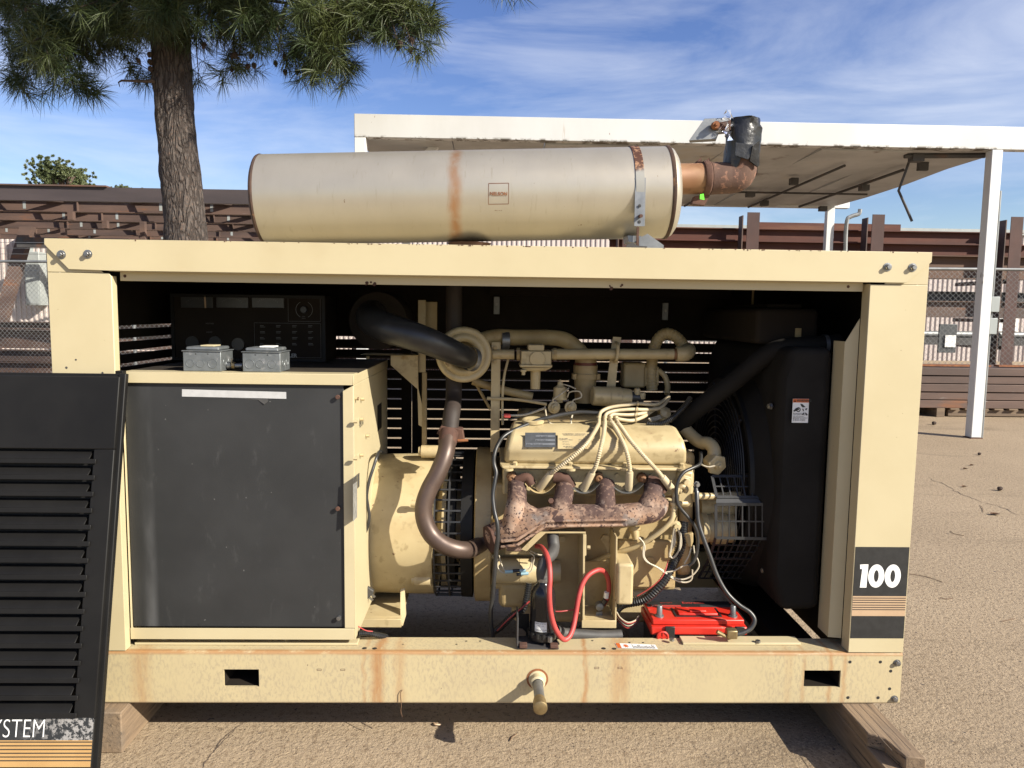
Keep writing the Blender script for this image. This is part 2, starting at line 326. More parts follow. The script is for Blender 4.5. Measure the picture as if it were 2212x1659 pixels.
# weathered timber, grain along Y
k = dmix(NB('weathered_timber'))
c = k.mix(k.step(k.noise(16, 6, .6, .6, k.map((4.5, .35, 4.5))), .3, .7), (0.32, 0.225, 0.14), (0.20, 0.14, 0.09))
c = k.mix(k.step(k.noise(30, 3, .6, 0, k.map((3, .12, 3))), .60, .68), c, (0.05, 0.036, 0.026)); c = k.mix(k.step(k.noise(3, 3), .45, .65), c, (0.21, 0.17, 0.13))
MT['timber'] = k.done(c, 0.85, 0, k.noise(16, 6, .6, .6, k.map((4.5, .35, 4.5))), 0.6, 0.004)
MT['pallet'] = surf('pallet_wood', (0.24, 0.17, 0.11), (0.15, 0.105, 0.07), 5, 0.85, stretch=(.4, 3, 3))

# pine bark: dark furrows between tall plates
k = dmix(NB('pine_bark')); v = k.map((1.0, 1.0, 0.23)); wv = k.n('ShaderNodeVectorMath'); wv.operation = 'ADD'
nn = k.n('ShaderNodeTexNoise'); nn.inputs['Scale'].default_value = 9; nn.inputs['Detail'].default_value = 4; k.l(v, nn.inputs['Vector'])
sc = k.n('ShaderNodeVectorMath'); sc.operation = 'SCALE'; sc.inputs['Scale'].default_value = 0.16; k.l(nn.outputs['Color'], sc.inputs[0]); k.l(v, wv.inputs[0]); k.l(sc.outputs[0], wv.inputs[1])
e = k.voro(25, 'DISTANCE_TO_EDGE', wv.outputs[0])
c = k.mix(k.step(k.noise(14, 5), .3, .7), (0.080, 0.064, 0.056), (0.122, 0.101, 0.088)); c = k.mix(k.step(k.noise(40, 3), .5, .7), c, (0.15, 0.10, 0.075)); c = k.mix(k.step(e, 0.13, 0.015), c, (0.045, 0.032, 0.026))
MT['bark'] = k.done(c, 0.9, 0, k.math('ADD', k.step(e, 0.0, 0.25), k.math('MULTIPLY', k.noise(60, 4), .3)), 0.9, 0.02)

# ground: worn exposed-aggregate concrete
k = dmix(NB('worn_aggregate_concrete')); x, y, z = k.xyz()
c = k.mix(k.step(k.noise(0.55, 6, .6), .32, .68), (0.460, 0.354, 0.240), (0.380, 0.290, 0.195))
c = k.mix(k.math('MULTIPLY', k.step(k.noise(1.3, 5, .6, .8, k.map((.5, 1.6, 1))), .55, .72), .7), c, (0.22, 0.168, 0.112))
c = k.mix(k.math('MULTIPLY', k.step(k.noise(90, 3, .6), .45, .62), .8), c, (0.50, 0.385, 0.25))
c = k.mix(k.math('MULTIPLY', k.step(k.noise(45, 4, .7), .52, .62), .65), c, (0.23, 0.162, 0.10))
c = k.mix(k.step(k.noise(110, 2), .63, .68), c, (0.085, 0.06, 0.045)); c = k.mix(k.step(k.noise(21, 3), .70, .73), c, (0.12, 0.10, 0.09))
MT['ground'] = k.done(c, 0.92, 0, k.math('ADD', k.noise(95, 4, .7), k.math('MULTIPLY', k.noise(38, 3), .8)), 0.75, 0.010, 0.3)

# ================================================================== THE SETTING
g = MB().quad((-150, -60, 0), (150, -60, 0), (150, 240, 0), (-150, 240, 0)).build('ground', MT['ground']); g['kind'] = 'structure'
def crack(pts, wd):
    P = [ground_at(x, y, 0.002) for x, y in pts]; q = []
    for a, b in zip(P, P[1:]):
        for i in range(5): q.append(a.lerp(b, i/5)+Vector((random.uniform(-1, 1), random.uniform(-1, 1), 0))*(b-a).length*.06)
    q.append(P[-1]); mb = MB(); L = []; R = []
    for i, p in enumerate(q):
        t = (q[min(i+1, len(q)-1)]-q[max(i-1, 0)]).normalized(); s = Vector((-t.y, t.x, 0))*wd*random.uniform(.4, 1.2)*(0.2 if i in (0, len(q)-1) else 1)
        L.append(p+s); R.append(p-s)
    n = len(q); mb.add(L+R, [(i, n+i, n+i+1, i+1) for i in range(n-1)]); return mb.build('ground_crack', MT['ink2'], g)
MT['ink2'] = surf('dark_crack_fill', (0.11, 0.08, 0.06), (0.17, 0.125, 0.09), 30, 0.9)
crack([(529, 1558), (505, 1577), (485, 1590), (470, 1610), (463, 1622), (447, 1640), (438, 1659)], .0022)
crack([(505, 1577), (482, 1602), (463, 1622)], .0014)
crack([(782, 1559), (797, 1568), (807, 1574)], .0018)
crack([(2008, 1033), (2047, 1050), (2074, 1068), (2156, 1093), (2202, 1113)], .0032)

# ---- warehouse with ribbed siding far behind the yard
wh = thing('warehouse', (5, 22, 0), 'long low warehouse wall of pale ribbed metal siding behind the steel racks', 'building')
def ribs(x0, x1, Y, z0, z1, pitch=.16, d=.035):
    mb = MB(); n = int((x1-x0)/pitch); V = []
    for i in range(n+1):
        xx = x0+i*pitch
        for dx, dy in ((0, 0), (.45*pitch, 0), (.55*pitch, -d), (.9*pitch, -d)): V.append((xx+dx, Y+dy))
    m = len(V); mb.add([(a, b, z0) for a, b in V]+[(a, b, z1) for a, b in V], [(i, i+1, m+i+1, m+i) for i in range(m-1)]); return mb
ribs(-26, 34, 22, 0, 4.15).build('siding', MT['siding'], wh, ang=20)
rbox('eave_trim', (-26, 21.9, 4.15), (34, 22.1, 4.32), MT['grey_box'], wh, 0)
rbox('roof', (-26, 22.1, 4.18), (34, 40, 4.30), MT['grey_box'], wh, 0)
b = rbox('meter_cabinet', at(66, 560, 21.8), at(121, 708, 21.5)*1, MT['grey_box'], wh, .02) if False else None
p0 = at(65, 545, 21.9); p1 = at(93, 660, 21.9)
mc = rbox('meter_cabinet', (p0.x, 21.55, p1.z), (p1.x+.15, 21.95, p0.z), MT['grey_box'], wh, .02)
rbox('cabinet_door', (p0.x+.05, 21.53, p1.z+.05), (p1.x+.1, 21.55, p0.z-.6), MT['grey_box'], mc, .005)
p2 = at(46, 520, 21.9); rbox('meter_cabinet', (p2.x, 21.6, p2.z-.7), (p2.x+.35, 21.95, p2.z+.25), MT['grey_box'], wh, .02)
q = [at(135, 600, 21.8), at(146, 604, 21.8), at(149, 615, 21.8), at(150, 680, 21.8)]
MB().tube(q, .04, 8).build('conduit', MT['galv'], wh)
p = at(2195, 600, 21.9)
for i in range(3): rbox('window', (p.x-1+i*2.2, 21.9, 1.0), (p.x+.2+i*2.2, 21.96, 2.0), MT['paper'], wh, 0)

# ---- chain link fence right across the yard
FA, FB = Vector((-7.2, 11.1, 0)), Vector((8.0, 9.35, 0)); FD = (FB-FA).normalized(); FN = Vector((-FD.y, FD.x, 0)); FH = 2.19
F0, F1 = FA-FD*7, FB+FD*8.5; FL = (F1-F0).length
fe = thing('chain_link_fence', F0, 'grey chain link fence with a pipe top rail across the back of the yard', 'fence')
pitch = 0.085; npk = int(FL/pitch); V = []; Fc = []; nz_ = int(2.13/pitch*2)
for i in range(npk):
    base = len(V)
    for j in range(nz_+1):
        s_ = (i+0.5*((j+i) % 2 if False else (j % 2)))*pitch+(0.0 if i % 2 == 0 else 0.0); off = .004*(1 if (j % 2) else -1)
        c_ = F0+FD*s_+FN*off; zz = 0.03+j*pitch/2; r_ = 0.0029
        for (a, bq) in ((1, 0), (-.5, .87), (-.5, -.87)): V.append((c_.x+FD.x*a*r_+FN.x*bq*r_, c_.y+FD.y*a*r_+FN.y*bq*r_, zz))
    for j in range(nz_):
        for t_ in range(3): a = base+j*3+t_; bq = base+j*3+(t_+1) % 3; Fc.append((a, bq, bq+3, a+3))
    base = len(V)
    for j in range(nz_+1):                       # the neighbour wire, hooked the other way
        s_ = (i+1-0.5*(j % 2))*pitch; c_ = F0+FD*s_-FN*.004*(1 if (j % 2) else -1); zz = 0.03+j*pitch/2
        for (a, bq) in ((1, 0), (-.5, .87), (-.5, -.87)): V.append((c_.x+FD.x*a*r_+FN.x*bq*r_, c_.y+FD.y*a*r_+FN.y*bq*r_, zz))
    for j in range(nz_):
        for t_ in range(3): a = base+j*3+t_; bq = base+j*3+(t_+1) % 3; Fc.append((a, bq, bq+3, a+3))
mb = MB(); mb.v = V; mb.f = Fc; mb.build('woven_wire', MT['galv'], fe, kind='stuff')
MB().tube([F0+ZV*FH, F1+ZV*FH], .025, 10).build('top_rail', MT['galv'], fe)
for i in range(11):
    c_ = F0+FD*(FL*i/10)+FN*.06; MB().tube([c_, c_+ZV*(FH+.02)], .03, 10).build('fence_post', MT['galv'], fe)
for i in range(3):
    MB().tube([F0+ZV*(FH+.13+.1*i), F0+FD*8.3+ZV*(FH+.13+.1*i)], .004, 5).build('barbed_wire', MT['galv'], fe)

# ---- rolled steel sections
def ibeam(x0, x1, Y, z, h, wd, tf=.018, tw=.012):
    mb = MB(); mb.box((x0, Y-wd/2, z), (x1, Y+wd/2, z+tf)); mb.box((x0, Y-wd/2, z+h-tf), (x1, Y+wd/2, z+h)); mb.box((x0+.001, Y-tw/2, z+tf), (x1-.001, Y+tw/2, z+h-tf)); return mb
def channel(x0, x1, Y, z, h, wd, t=.015):
    mb = MB(); mb.box((x0, Y, z+t), (x1, Y+t, z+h-t)); mb.box((x0, Y, z+h-t), (x1, Y+wd, z+h)); mb.box((x0, Y, z), (x1, Y+wd, z+t)); return mb
# ---- the rusty roof frame on the left
sf = thing('steel_roof_frame', (-7, 15, 0), 'rusty brown open steel roof frame of parallel beams behind the pine trunk', 'steel frame')
MT['purple_steel'] = surf('mill_scale_steel', (.085, .066, .066), (.062, .049, .050), 1.2, .6, stretch=(.4, 1, 2))
channel(-16, -2.0, 12.2, 3.405, .265, .12).build('fascia_channel', MT['purple_steel'], sf)
rbox('cap_plate', (-16, 12.15, 3.672), (-6.0, 12.6, 3.70), MT['brown_steel'], sf, 0)
for i, Yb in enumerate((13.9, 15.6, 17.4, 19.1, 20.6)):
    ibeam(-16, -2.0-.4*i, Yb, 3.40, .26, .16).build('purlin_beam', MT['brown_steel'], sf)
    y0 = (12.36, 14.0, 15.7, 17.5, 19.2)[i]; n_ = 0
    xx = -15.8+.5*i
    while xx < -2.2:
        sgn = 1 if n_ % 3 else -1; run = random.uniform(2.6, 4.4)*sgn; x1 = max(-15.9, min(-2.2, xx+run)); f_ = (x1-xx)/run
        a = Vector((x1, y0+(Yb-.02-y0)*(1-f_), 3.60)); b_ = Vector((xx, Yb-.02, 3.60)); d_ = (b_-a).normalized(); nn_ = Vector((-d_.y, d_.x, 0))*.035
        if (b_-a).length > .5: MB().prism([a+nn_, b_+nn_, b_-nn_, a-nn_], (0, 0, .05)).build('brace_angle', MT['brown_steel'], sf)
        if n_ % 2 == 0: rbox('stiffener_plate', (xx+.3, Yb-.08, 3.42), (xx+.312, Yb-.008, 3.64), MT['brown_steel'], sf, 0)
        if random.random() < .6: rbox('clip_plate', (xx+.6, Yb-.012, 3.46), (xx+.66, Yb-.007, 3.62), MT['grey_box'], sf, 0)
        xx += random.uniform(.9, 1.5); n_ += 1
a = at(57, 489, 13.4); b_ = at(0, 690, 13.0); d_ = (a-b_).normalized()
MB().prism([a+Vector((-.14, 0, 0)), a+Vector((.1, 0, 0)), b_-d_*1.2+Vector((.1, 0, 0)), b_-d_*1.2+Vector((-.14, 0, 0))], (0, .16, 0)).build('raking_strut', MT['brown_steel'], sf)
for (px, Yp) in ((309, 15.4), (137, 17.2), (155, 13.75), (228, 15.3)):
    c_ = at(px, 480, Yp); rbox('hanger_post', (c_.x-.055, Yp-.055, 2.2 if px == 309 else 3.22), (c_.x+.055, Yp+.055, 3.39), MT['brown_steel'], sf, 0)
for xx in (-13.0, -4.2): rbox('column', (xx, 15.9, 0), (xx+.25, 16.15, 3.39), MT['brown_steel'], sf, 0)
p0 = at(35, 512, 12.9); rbox('dark_rail', (p0.x, 12.9, p0.z-.20), (p0.x+2.2, 13.0, p0.z), MT['grey_steel'], sf, 0)

# ---- stored steel behind the fence
G1 = 'long steel sections stored behind the fence'
def stored(fn, name, label, cat, m):
    o = fn.build(name, MT[m]); tag(o, label, cat, G1); return o
MT['tan_steel'] = surf('dusty_brown_steel', (0.17, 0.095, 0.062), (0.115, 0.066, 0.046), 1.4, 0.8, stretch=(.3, 1, 3))
MT['post_steel'] = surf('dull_post_steel', (.105, .050, .040), (.075, .040, .034), 2, .8, stretch=(1, 1, .4), spots=(((.20, .15, .13), 3, .62, .72),))
rk = thing('storage_rack', (8, 13, 0), 'rusty rack of tall steel posts holding long red beams under the canopy', 'storage rack')
for xx in (3.9, 6.38, 8.90, 11.72, 14.5):
    rbox('rack_post', (xx, 12.55, 0), (xx+.25, 12.565, 3.46), MT['post_steel'], rk, 0); rbox('rack_post_flange', (xx-.09, 12.57, 0), (xx-.07, 12.80, 3.40), MT['brown_steel'], rk, 0)
    for zz in (2.22, 1.42, 0.86): rbox('rack_arm', (xx+.1, 12.58, zz-.08), (xx+.2, 14.4, zz), MT['brown_steel'], rk, 0)
stored(ibeam(4.2, 12.2, 12.95, 2.93, .25, .22), 'steel_beam', 'dark red beam on the rack level with the top of its posts', 'steel beam', 'red_steel')
stored(channel(6.6, 9.7, 12.95, 3.19, .13, .1), 'steel_channel', 'shorter red channel lying topmost on the rack between two posts', 'steel beam', 'red_steel')
stored(ibeam(3.7, 12.4, 12.93, 2.70, .228, .26), 'steel_beam', 'red beam directly under the dark red beam on the rack', 'steel beam', 'red_steel')
stored(ibeam(3.5, 12.9, 12.95, 2.225, .47, .3), 'steel_beam', 'deepest rusty beam on the rack resting on the upper arms', 'steel beam', 'tan_steel')
stored(ibeam(4.0, 13.6, 12.9, 1.43, .34, .2), 'steel_beam', 'dark rusty beam on the middle arms of the rack seen through the fence', 'steel beam', 'brown_steel')
stored(ibeam(4.0, 14.6, 13.4, 1.43, .55, .2), 'steel_beam', 'tall beam behind the dark middle beam of the rack', 'steel beam', 'grey_steel')
stored(MB().box((4.5, 12.7, .87), (14.0, 12.9, 1.02)), 'steel_tube', 'grey square tube on the lowest rack arms', 'steel tube', 'grey_steel')
stored(MB().box((5.5, 13.0, .87), (13.0, 13.2, 1.09)), 'steel_tube', 'taller grey tube behind the square tube on the lowest arms', 'steel tube', 'grey_steel')
stored(MB().tube([(5, 12.75, 1.09), (13.4, 12.75, 1.09)], .065, 10), 'steel_pipe', 'round grey pipe lying on the square tube', 'steel pipe', 'galv')
stored(ibeam(4.0, 15.0, 12.2, .05, .35, .2), 'steel_beam', 'rusty beam lying on the ground in front of the rack posts', 'steel beam', 'brown_steel')
stored(ibeam(4.0, 14.0, 11.8, .05, .25, .2), 'steel_beam', 'lower beam on the ground nearest behind the fence', 'steel beam', 'brown_steel')
rbox('signboard', at(2030, 700, 11.3)-Vector((0, 0, .0)), at(2062, 762, 11.33), MT['plate'], None, .004)
sg = bpy.data.objects['signboard']; tag(sg, 'blue grey metal sheet with papers standing behind the fence', 'metal sheet')
p0 = at(2042, 724, 11.28); rbox('paper_sheet', (p0.x, 11.27, p0.z-.22), (p0.x+.2, 11.285, p0.z), MT['paper'], sg, 0)
# left pile in the shade
for i, (zz, hh, Yp, lb) in enumerate(((.05, .30, 12.0, 'lowest dark beam of the shaded pile behind the left fence'), (.36, .22, 12.0, 'second beam up in the shaded pile behind the left fence'), (.60, .34, 12.2, 'third beam up in the shaded pile behind the left fence'), (.95, .16, 12.15, 'thin topmost beam of the shaded pile behind the left fence'))):
    stored(ibeam(-14, -2.2-.3*i, Yp, zz, hh, .2), 'steel_beam', lb, 'steel beam', 'brown_steel')
stored(ibeam(-2.0, 3.2, 13.2, 0.05, .45, .2), 'steel_beam', 'rusty beam on the ground seen through the louvers at the back', 'steel beam', 'red_steel')
stored(ibeam(-1.6, 3.0, 13.2, .52, .3, .2), 'steel_beam', 'red beam lying on the ground beam behind the louvers', 'steel beam', 'red_steel')

# ---- bars stacked on pallets at the right
for i, (x0, lb) in enumerate(((8.95, 'pale wooden pallet under the right end of the brown bar stack'),)):
    pl = thing('pallet', (x0, 8.6, 0), lb, 'pallet')
    for yy in (8.15, 8.55, 8.95): rbox('stringer', (x0-1.0, yy, 0.012), (x0+.42, yy+.05, .105), MT['pallet'], pl, .004)
    for j in range(7): rbox('deck_board', (x0-1.0+j*.215, 8.10, .107), (x0-.87+j*.215, 9.05, .128), MT['pallet'], pl, .003)
bk = rbox('timber_bearer', (7.75, 8.1, 0), (7.87, 9.1, .128), MT['pallet'], None, .004); tag(bk, 'dark timber bearer under the middle of the brown bar stack', 'timber')
lbs = ('lowest', 'second', 'third', 'fourth', 'topmost')
for i in range(5):
    z0 = .130+i*.118
    o = MB().box((4.9, 8.12+.02*(i % 2), z0), (9.34-.05*(i % 3), 9.02, z0+.108)).build('steel_bar', MT['brown_steel'], None, .006)
    tag(o, f'{lbs[i]} wide brown steel bar of the stack on the pallet', 'steel bar', 'brown bars stacked on the pallet')
for i, (x0, x1, yy, lb) in enumerate(((7.0, 8.6, 8.25, 'loose orange brown flat strip lying on the bar stack left of the white post'), (8.75, 9.3, 8.3, 'short orange brown strip on the bar stack right of the white post'))):
    o = MB().box((x0, yy, .722), (x1, yy+.12, .745)).build('steel_strip', MT['bright_rust']); tag(o, lb, 'steel strip')

# ---- the white canopy
cn = thing('canopy', (3.5, 8.4, 0), 'white steel canopy on square posts with a flat stained roof underside', 'canopy')
rbox('roof_beam', (-.222, 6.24, 3.352), (7.62, 6.365, 3.607), MT['beam_white'], cn, .006)
rbox('roof_beam', (-.222, 10.6, 3.29), (7.50, 10.72, 3.44), MT['white'], cn, .006)
px0 = 7.05
rbox('post', (px0, 6.242, 0.012), (px0+.125, 6.363, 3.350), MT['white'], cn, .006)
rbox('base_plate', (px0-.01, 6.23, 0), (px0+.135, 6.375, .012), MT['rust'], cn, 0)
rbox('post', (-.22, 6.242, 0), (-.095, 6.363, 3.350), MT['white'], cn, .006)
rbox('post', (7.12, 10.605, 0), (7.25, 10.715, 3.288), MT['white'], cn, .006)
rbox('post', (-.22, 10.605, 0), (-.095, 10.715, 3.288), MT['white'], cn, .006)
a, b_ = at(954, 300, 6.7), at(918, 336, 6.7); d_ = (b_-a); a = a-d_*.1; b_ = b_+d_*2.5
MB().prism([a+Vector((-.06, 0, 0)), a+Vector((.06, 0, 0)), b_+Vector((.06, 0, 0)), b_+Vector((-.06, 0, 0))], (0, .08, 0)).build('brace', MT['white'], cn)
n = 7; xs = [-.2+i*(7.46)/n for i in range(n+1)]
for i in range(n):
    mb = MB(); q = 4; V = []
    for j in range(q+1):
        yy = 6.37+(10.59-6.37)*j/q; sag = .03*math.sin(j*1.9+i*2.1)
        V.append((yy, 3.352-.045*(yy-6.37)/4.2+sag*.6))
    for (ya, za), (yb, zb) in zip(V, V[1:]):
        mb.prism([(xs[i]+.004, ya, za), (xs[i+1]-.004, ya, za), (xs[i+1]-.004, yb, zb), (xs[i]+.004, yb, zb)], (0, 0, .05))
    mb.build('roof_panel', MT['soffit'], cn, ang=10)
for (x0, y0), (x1, y1) in (((1520, 425), (1760, 360)), ((1690, 433), (1870, 375)), ((1560, 352), (1850, 352))):
    pass
for (xa, ya, xb, yb) in ((6.55, 7.2, 6.5, 10.3), (3.5, 7.0, 3.5, 10.5)): MB().tube([(xa, ya, 3.29), (xb, yb, 3.26)], .02, 8).build('conduit', MT['grey_steel'], cn)
for (xx, yy) in ((6.55, 8.2), (5.72, 9.8), (6.9, 10.3)): rbox('junction_box', (xx-.06, yy-.05, 3.19), (xx+.06, yy+.05, 3.27), MT['grey_steel'], cn, .004)
for xx in (4.6, 5.7): MB().tube([(xx, 7.0, 3.29), (xx, 10.5, 3.265)], .018, 8).build('conduit', MT['grey_steel'], cn)
MB().tube([(4.9, 9.0, 3.27), (7.0, 9.0, 3.27)], .015, 8).build('conduit', MT['grey_steel'], cn)
MB().tube([(6.2, 6.55, 3.325), (7.1, 6.45, 3.325)], .03, 8).build('conduit', MT['grey_steel'], cn)
rbox('junction_box', (5.15, 8.93, 3.2), (5.27, 9.05, 3.27), MT['grey_steel'], cn, .004)
rbox('junction_box', (6.28, 6.50, 3.26), (6.42, 6.62, 3.35), MT['grey_steel'], cn, .004)
rbox('lamp_bracket', at(1992, 340, 7.0)-Vector((.03, 0, 0)), at(2000, 370, 7.06), MT['grey_steel'], cn, .003)
rbox('lamp_bracket', (5.4, 7.9, 3.21), (5.5, 8.0, 3.3), MT['grey_steel'], cn, .003)
MB().tube([at(1968, 336, 6.7), at(1960, 360, 6.7), at(1941, 412, 6.7), at(1958, 450, 6.7), at(1970, 478, 6.7)], .016, 8).build('hanging_conduit', MT['grey_steel'], cn)
q = spl([at(1858, 452, 10.5), at(1855, 462, 10.5), at(1838, 468, 10.5), at(1829, 480, 10.5), at(1826, 545, 10.5), at(1826, 700, 10.5)], 5)
MB().tube(q, .035, 8).build('conduit', MT['galv'], cn)
q = [(px0+.175, 6.32, .0), (px0+.175, 6.32, 2.9)]; MB().tube(q, .02, 8).build('conduit', MT['galv'], cn)
rbox('outlet_box', (px0+.128, 6.25, 1.50), (px0+.23, 6.33, 1.68), MT['grey_box'], cn, .006); rbox('outlet_box', (px0+.128, 6.25, 1.24), (px0+.22, 6.33, 1.43), MT['grey_box'], cn, .006)

# ================================================================== THE GENERATOR
gen = thing('generator_set', (1.37, 0.55, 0.14), 'cream generator set with its door off, showing the engine, under a long round muffler', 'generator')
W, Z0, ZS, ZT, DP = 2.74, 0.14, 0.317, 1.63, 1.12
# ---- skid
def skid_front():
    mb = MB(); X = [0, .505, .619, 2.413, 2.535, W]; Z = [Z0+.006, .198, .257, .309]; V = {}
    for i in range(5):
        for j in range(3):
            if j == 1 and i in (1, 3): continue
            mb.quad((X[i], 0, Z[j]), (X[i+1], 0, Z[j]), (X[i+1], 0, Z[j+1]), (X[i], 0, Z[j+1]))
    for i in (1, 3):
        a, b, c, d = X[i], X[i+1], Z[1], Z[2]
        mb.quad((a, 0, c), (a, 0, d), (a, .008, d), (a, .008, c)); mb.quad((b, 0, c), (b, .008, c), (b, .008, d), (b, 0, d))
        mb.quad((a, 0, c), (a, .008, c), (b, .008, c), (b, 0, c)); mb.quad((a, 0, d), (b, 0, d), (b, .008, d), (a, .008, d))
    pr = [(0, .309)]+[(.008-.008*math.cos(t), .309+.008*math.sin(t)) for t in (math.pi/8, math.pi/4, math.pi*3/8, math.pi/2)]+[(.110, .317), (.110, .309)]
    for (y0, z0), (y1, z1) in zip(pr, pr[1:]): mb.quad((0, y0, z0), (W, y0, z0), (W, y1, z1), (0, y1, z1))
    pr = [(0, Z0+.006), (.002, Z0+.002), (.006, Z0), (.08, Z0)]
    for (y0, z0), (y1, z1) in zip(pr, pr[1:]): mb.quad((0, y0, z0), (0, y1, z1), (W, y1, z1), (W, y0, z0))
    mb.quad((W, 0, Z0+.006), (W, .12, Z0+.006), (W, .12, .309), (W, 0, .309)); mb.quad((0, 0, Z0+.006), (0, 0, .309), (0, .12, .309), (0, .12, Z0+.006))
    return mb
sk = skid_front().build('skid_rail', MT['skid'], gen)
rbox('skid_rail', (0, 1.04, Z0), (W, DP, ZS), MT['cream'], gen, .004); rbox('skid_end', (0.004, .121, Z0+.004), (.05, 1.039, ZS-.004), MT['cream'], gen, 0); rbox('skid_end', (W-.05, .121, Z0+.004), (W-.004, 1.039, ZS-.004), MT['inner_black'], gen, 0)
for a, b in ((.505, .619), (2.413, 2.535)):
    mb = MB(); mb.box((a-.006, .009, .194), (a-.001, 1.03, .261)); mb.box((b+.001, .009, .194), (b+.006, 1.03, .261)); mb.box((a-.001, .009, .192), (b+.001, 1.03, .197)); mb.box((a-.001, .009, .258), (b+.001, 1.03, .262)); mb.box((a-.001, .6, .198), (b+.001, .61, .257))
    mb.build('fork_pocket', MT['inner_black'], sk)
for zx, zy in ((700, 988), (683, 1217)):
    p = DC(zx, zy, 0); MB().lathe(p, (0, -1, 0), [(0, .012), (.002, .012), (.0021, .008), (.010, .008), (.012, .0065), (.0125, 0)], 12).build('bolt', MT['zinc'], sk)
for zx, zy in ((401, 983), (595, 983), (661, 1041), (654, 1154), (388, 1210), (580, 1211)):
    p = DC(zx, zy, -.0008); MB().lathe(p, (0, -1, 0), [(0, .0052), (.0004, 0)], 12).build('bolt_hole', MT['ink'], sk)
for zx, zy in ((1321, 477), (1508, 477)):
    p = at((600+zx/2.011)/1.8229, (2400+zy/2.011)/1.8229, 0); mb = MB(); 
    mb.box((p.x-.0075, -.0006, p.z-.003), (p.x+.0075, .001, p.z-.002)).box((p.x-.0075, -.0006, p.z+.002), (p.x+.0075, .001, p.z+.003)).box((p.x-.0075, -.0006, p.z-.002), (p.x-.0065, .001, p.z+.002)).box((p.x+.0065, -.0006, p.z-.002), (p.x+.0075, .001, p.z+.002)); mb.build('stamped_slot', MT['rust'], sk)
for zx, zy in ((1508, 462), (1692, 462)):
    p = at((1600+zx/2.011)/1.8229, (2400+zy/2.011)/1.8229, 0); mb = MB()
    mb.box((p.x-.0075, -.0006, p.z-.003), (p.x+.0075, .001, p.z-.002)).box((p.x-.0075, -.0006, p.z+.002), (p.x+.0075, .001, p.z+.003)).box((p.x-.0075, -.0006, p.z-.002), (p.x-.0065, .001, p.z+.002)).box((p.x+.0065, -.0006, p.z-.002), (p.x+.0075, .001, p.z+.002)); mb.build('stamped_slot', MT['rust'], sk)
def rail_hole(px, py, r=.0045):
    p = ground_at(px, py, ZS+.0006); MB().lathe(p, (0, 0, 1), [(0, r), (.0003, 0)], 10).build('bolt_hole', MT['ink'], sk)
for zx, zy, r in ((397, 275, .004), (475, 250, .004), (584, 250, .004), (895, 277, .003), (1190, 279, .004), (1473, 246, .004), (1562, 308, .008), (1645, 310, .008), (1767, 262, .004), (1875, 262, .004)): rail_hole((1600+zx/2.011)/1.8229, (2400+zy/2.011)/1.8229, r)
for zx, zy, r in ((1680, 306, .008), (1760, 308, .008), (1985, 275, .003)): rail_hole((600+zx/2.011)/1.8229, (2400+zy/2.011)/1.8229, r)
# flat bars bolted on the rail
rbox('sill_bar', (.20, .045, ZS+.001), (.930, .105, ZS+.009), MT['cream'], gen, .001); rbox('sill_bar', (2.02, .055, ZS+.001), (2.42, .108, ZS+.009), MT['cream'], gen, .001)
for px, py in ((355, 1380), (617, 1381), (1451, 1384), (1637, 1388)):
    p = ground_at(px, py, ZS+.009); MB().hexbolt(p, (0, 0, 1), .0085, .008).build('bolt', MT['cream'] if px < 1000 else MT['zinc'], gen)
# drain pipe through the rail
dp_ = MB().lathe((1.527, 0, .226), (0, -1, 0), [(0, .029), (.004, .029), (.006, .024), (.030, .024), (.034, .018)], 20).build('drain_pipe_collar', MT['cream'], gen)
MB().lathe((1.527, -.028, .226), (0, -1, -.02), [(0, .0165), (.10, .0165)], 16).build('drain_pipe', MT['steel'], dp_)
MB().lathe((1.526, -.126, .224), (0, -1, -.02), [(0, .0182), (.006, .0182), (.006, .0165), (.012, .0165), (.012, .0205), (.032, .0205), (.033, .018), (.036, .018), (.036, .022), (.050, .022), (.052, .019), (.052, 0)], 20).build('drain_cap', MT['brass'], dp_)
MB().lathe((1.527, -.0012, .226), (0, -1, 0), [(0, .036), (.0006, .028)], 20).build('rust_ring', MT['bright_rust'], dp_)
# ---- posts and top rail
mb = MB(); mb.prism([(.0, 0, ZS+.002), (.193, 0, ZS+.002), (.193, 0, 1.518), (.186, 0, 1.528), (0, 0, 1.528)], (0, .003, 0)); mb.box((.190, .003, ZS+.002), (.193, .033, 1.52)); mb.box((0, .003, ZS+.002), (.003, .06, 1.6)); mb.prism([(0, 0, 1.529), (.17, 0, 1.529), (.05, 0, 1.626), (0, 0, 1.626)], (0, .003, 0))
mb.build('corner_post', MT['cream'], gen, .0012)
mb = MB(); mb.box((2.556, 0, ZS+.002), (W, .003, 1.528)); mb.box((2.556, .003, ZS+.002), (2.559, .050, 1.53)); mb.box((W-.003, .003, ZS+.002), (W, .05, 1.6)); mb.prism([(2.60, 0, 1.529), (W, 0, 1.529), (W, 0, 1.626), (2.70, 0, 1.626)], (0, .003, 0))
mb.build('corner_post', MT['cream'], gen, .0012)
tr = MB().prism([(0, -.009, ZT), (-.001, -.009, 1.612), (.07, -.009, 1.5375), (.19, -.009, 1.535), (2.666, -.009, 1.534), (2.742, -.009, 1.600), (2.742, -.009, ZT)], (0, .003, 0)).build('top_rail', MT['cream'], gen, .001)
rbox('rail_underside', (.19, -.0058, 1.534), (2.556, .03, 1.537), MT['cream'], tr, 0); rbox('rail_lip', (.205, .03, 1.506), (2.548, .033, 1.5368), MT['cream'], tr, .001)
for xx in (.22, 2.5): MB().lathe((xx, .0295, 1.521), (0, -1, 0), [(0, .005), (.0004, 0)], 10).build('bolt_hole', MT['rust'], tr)
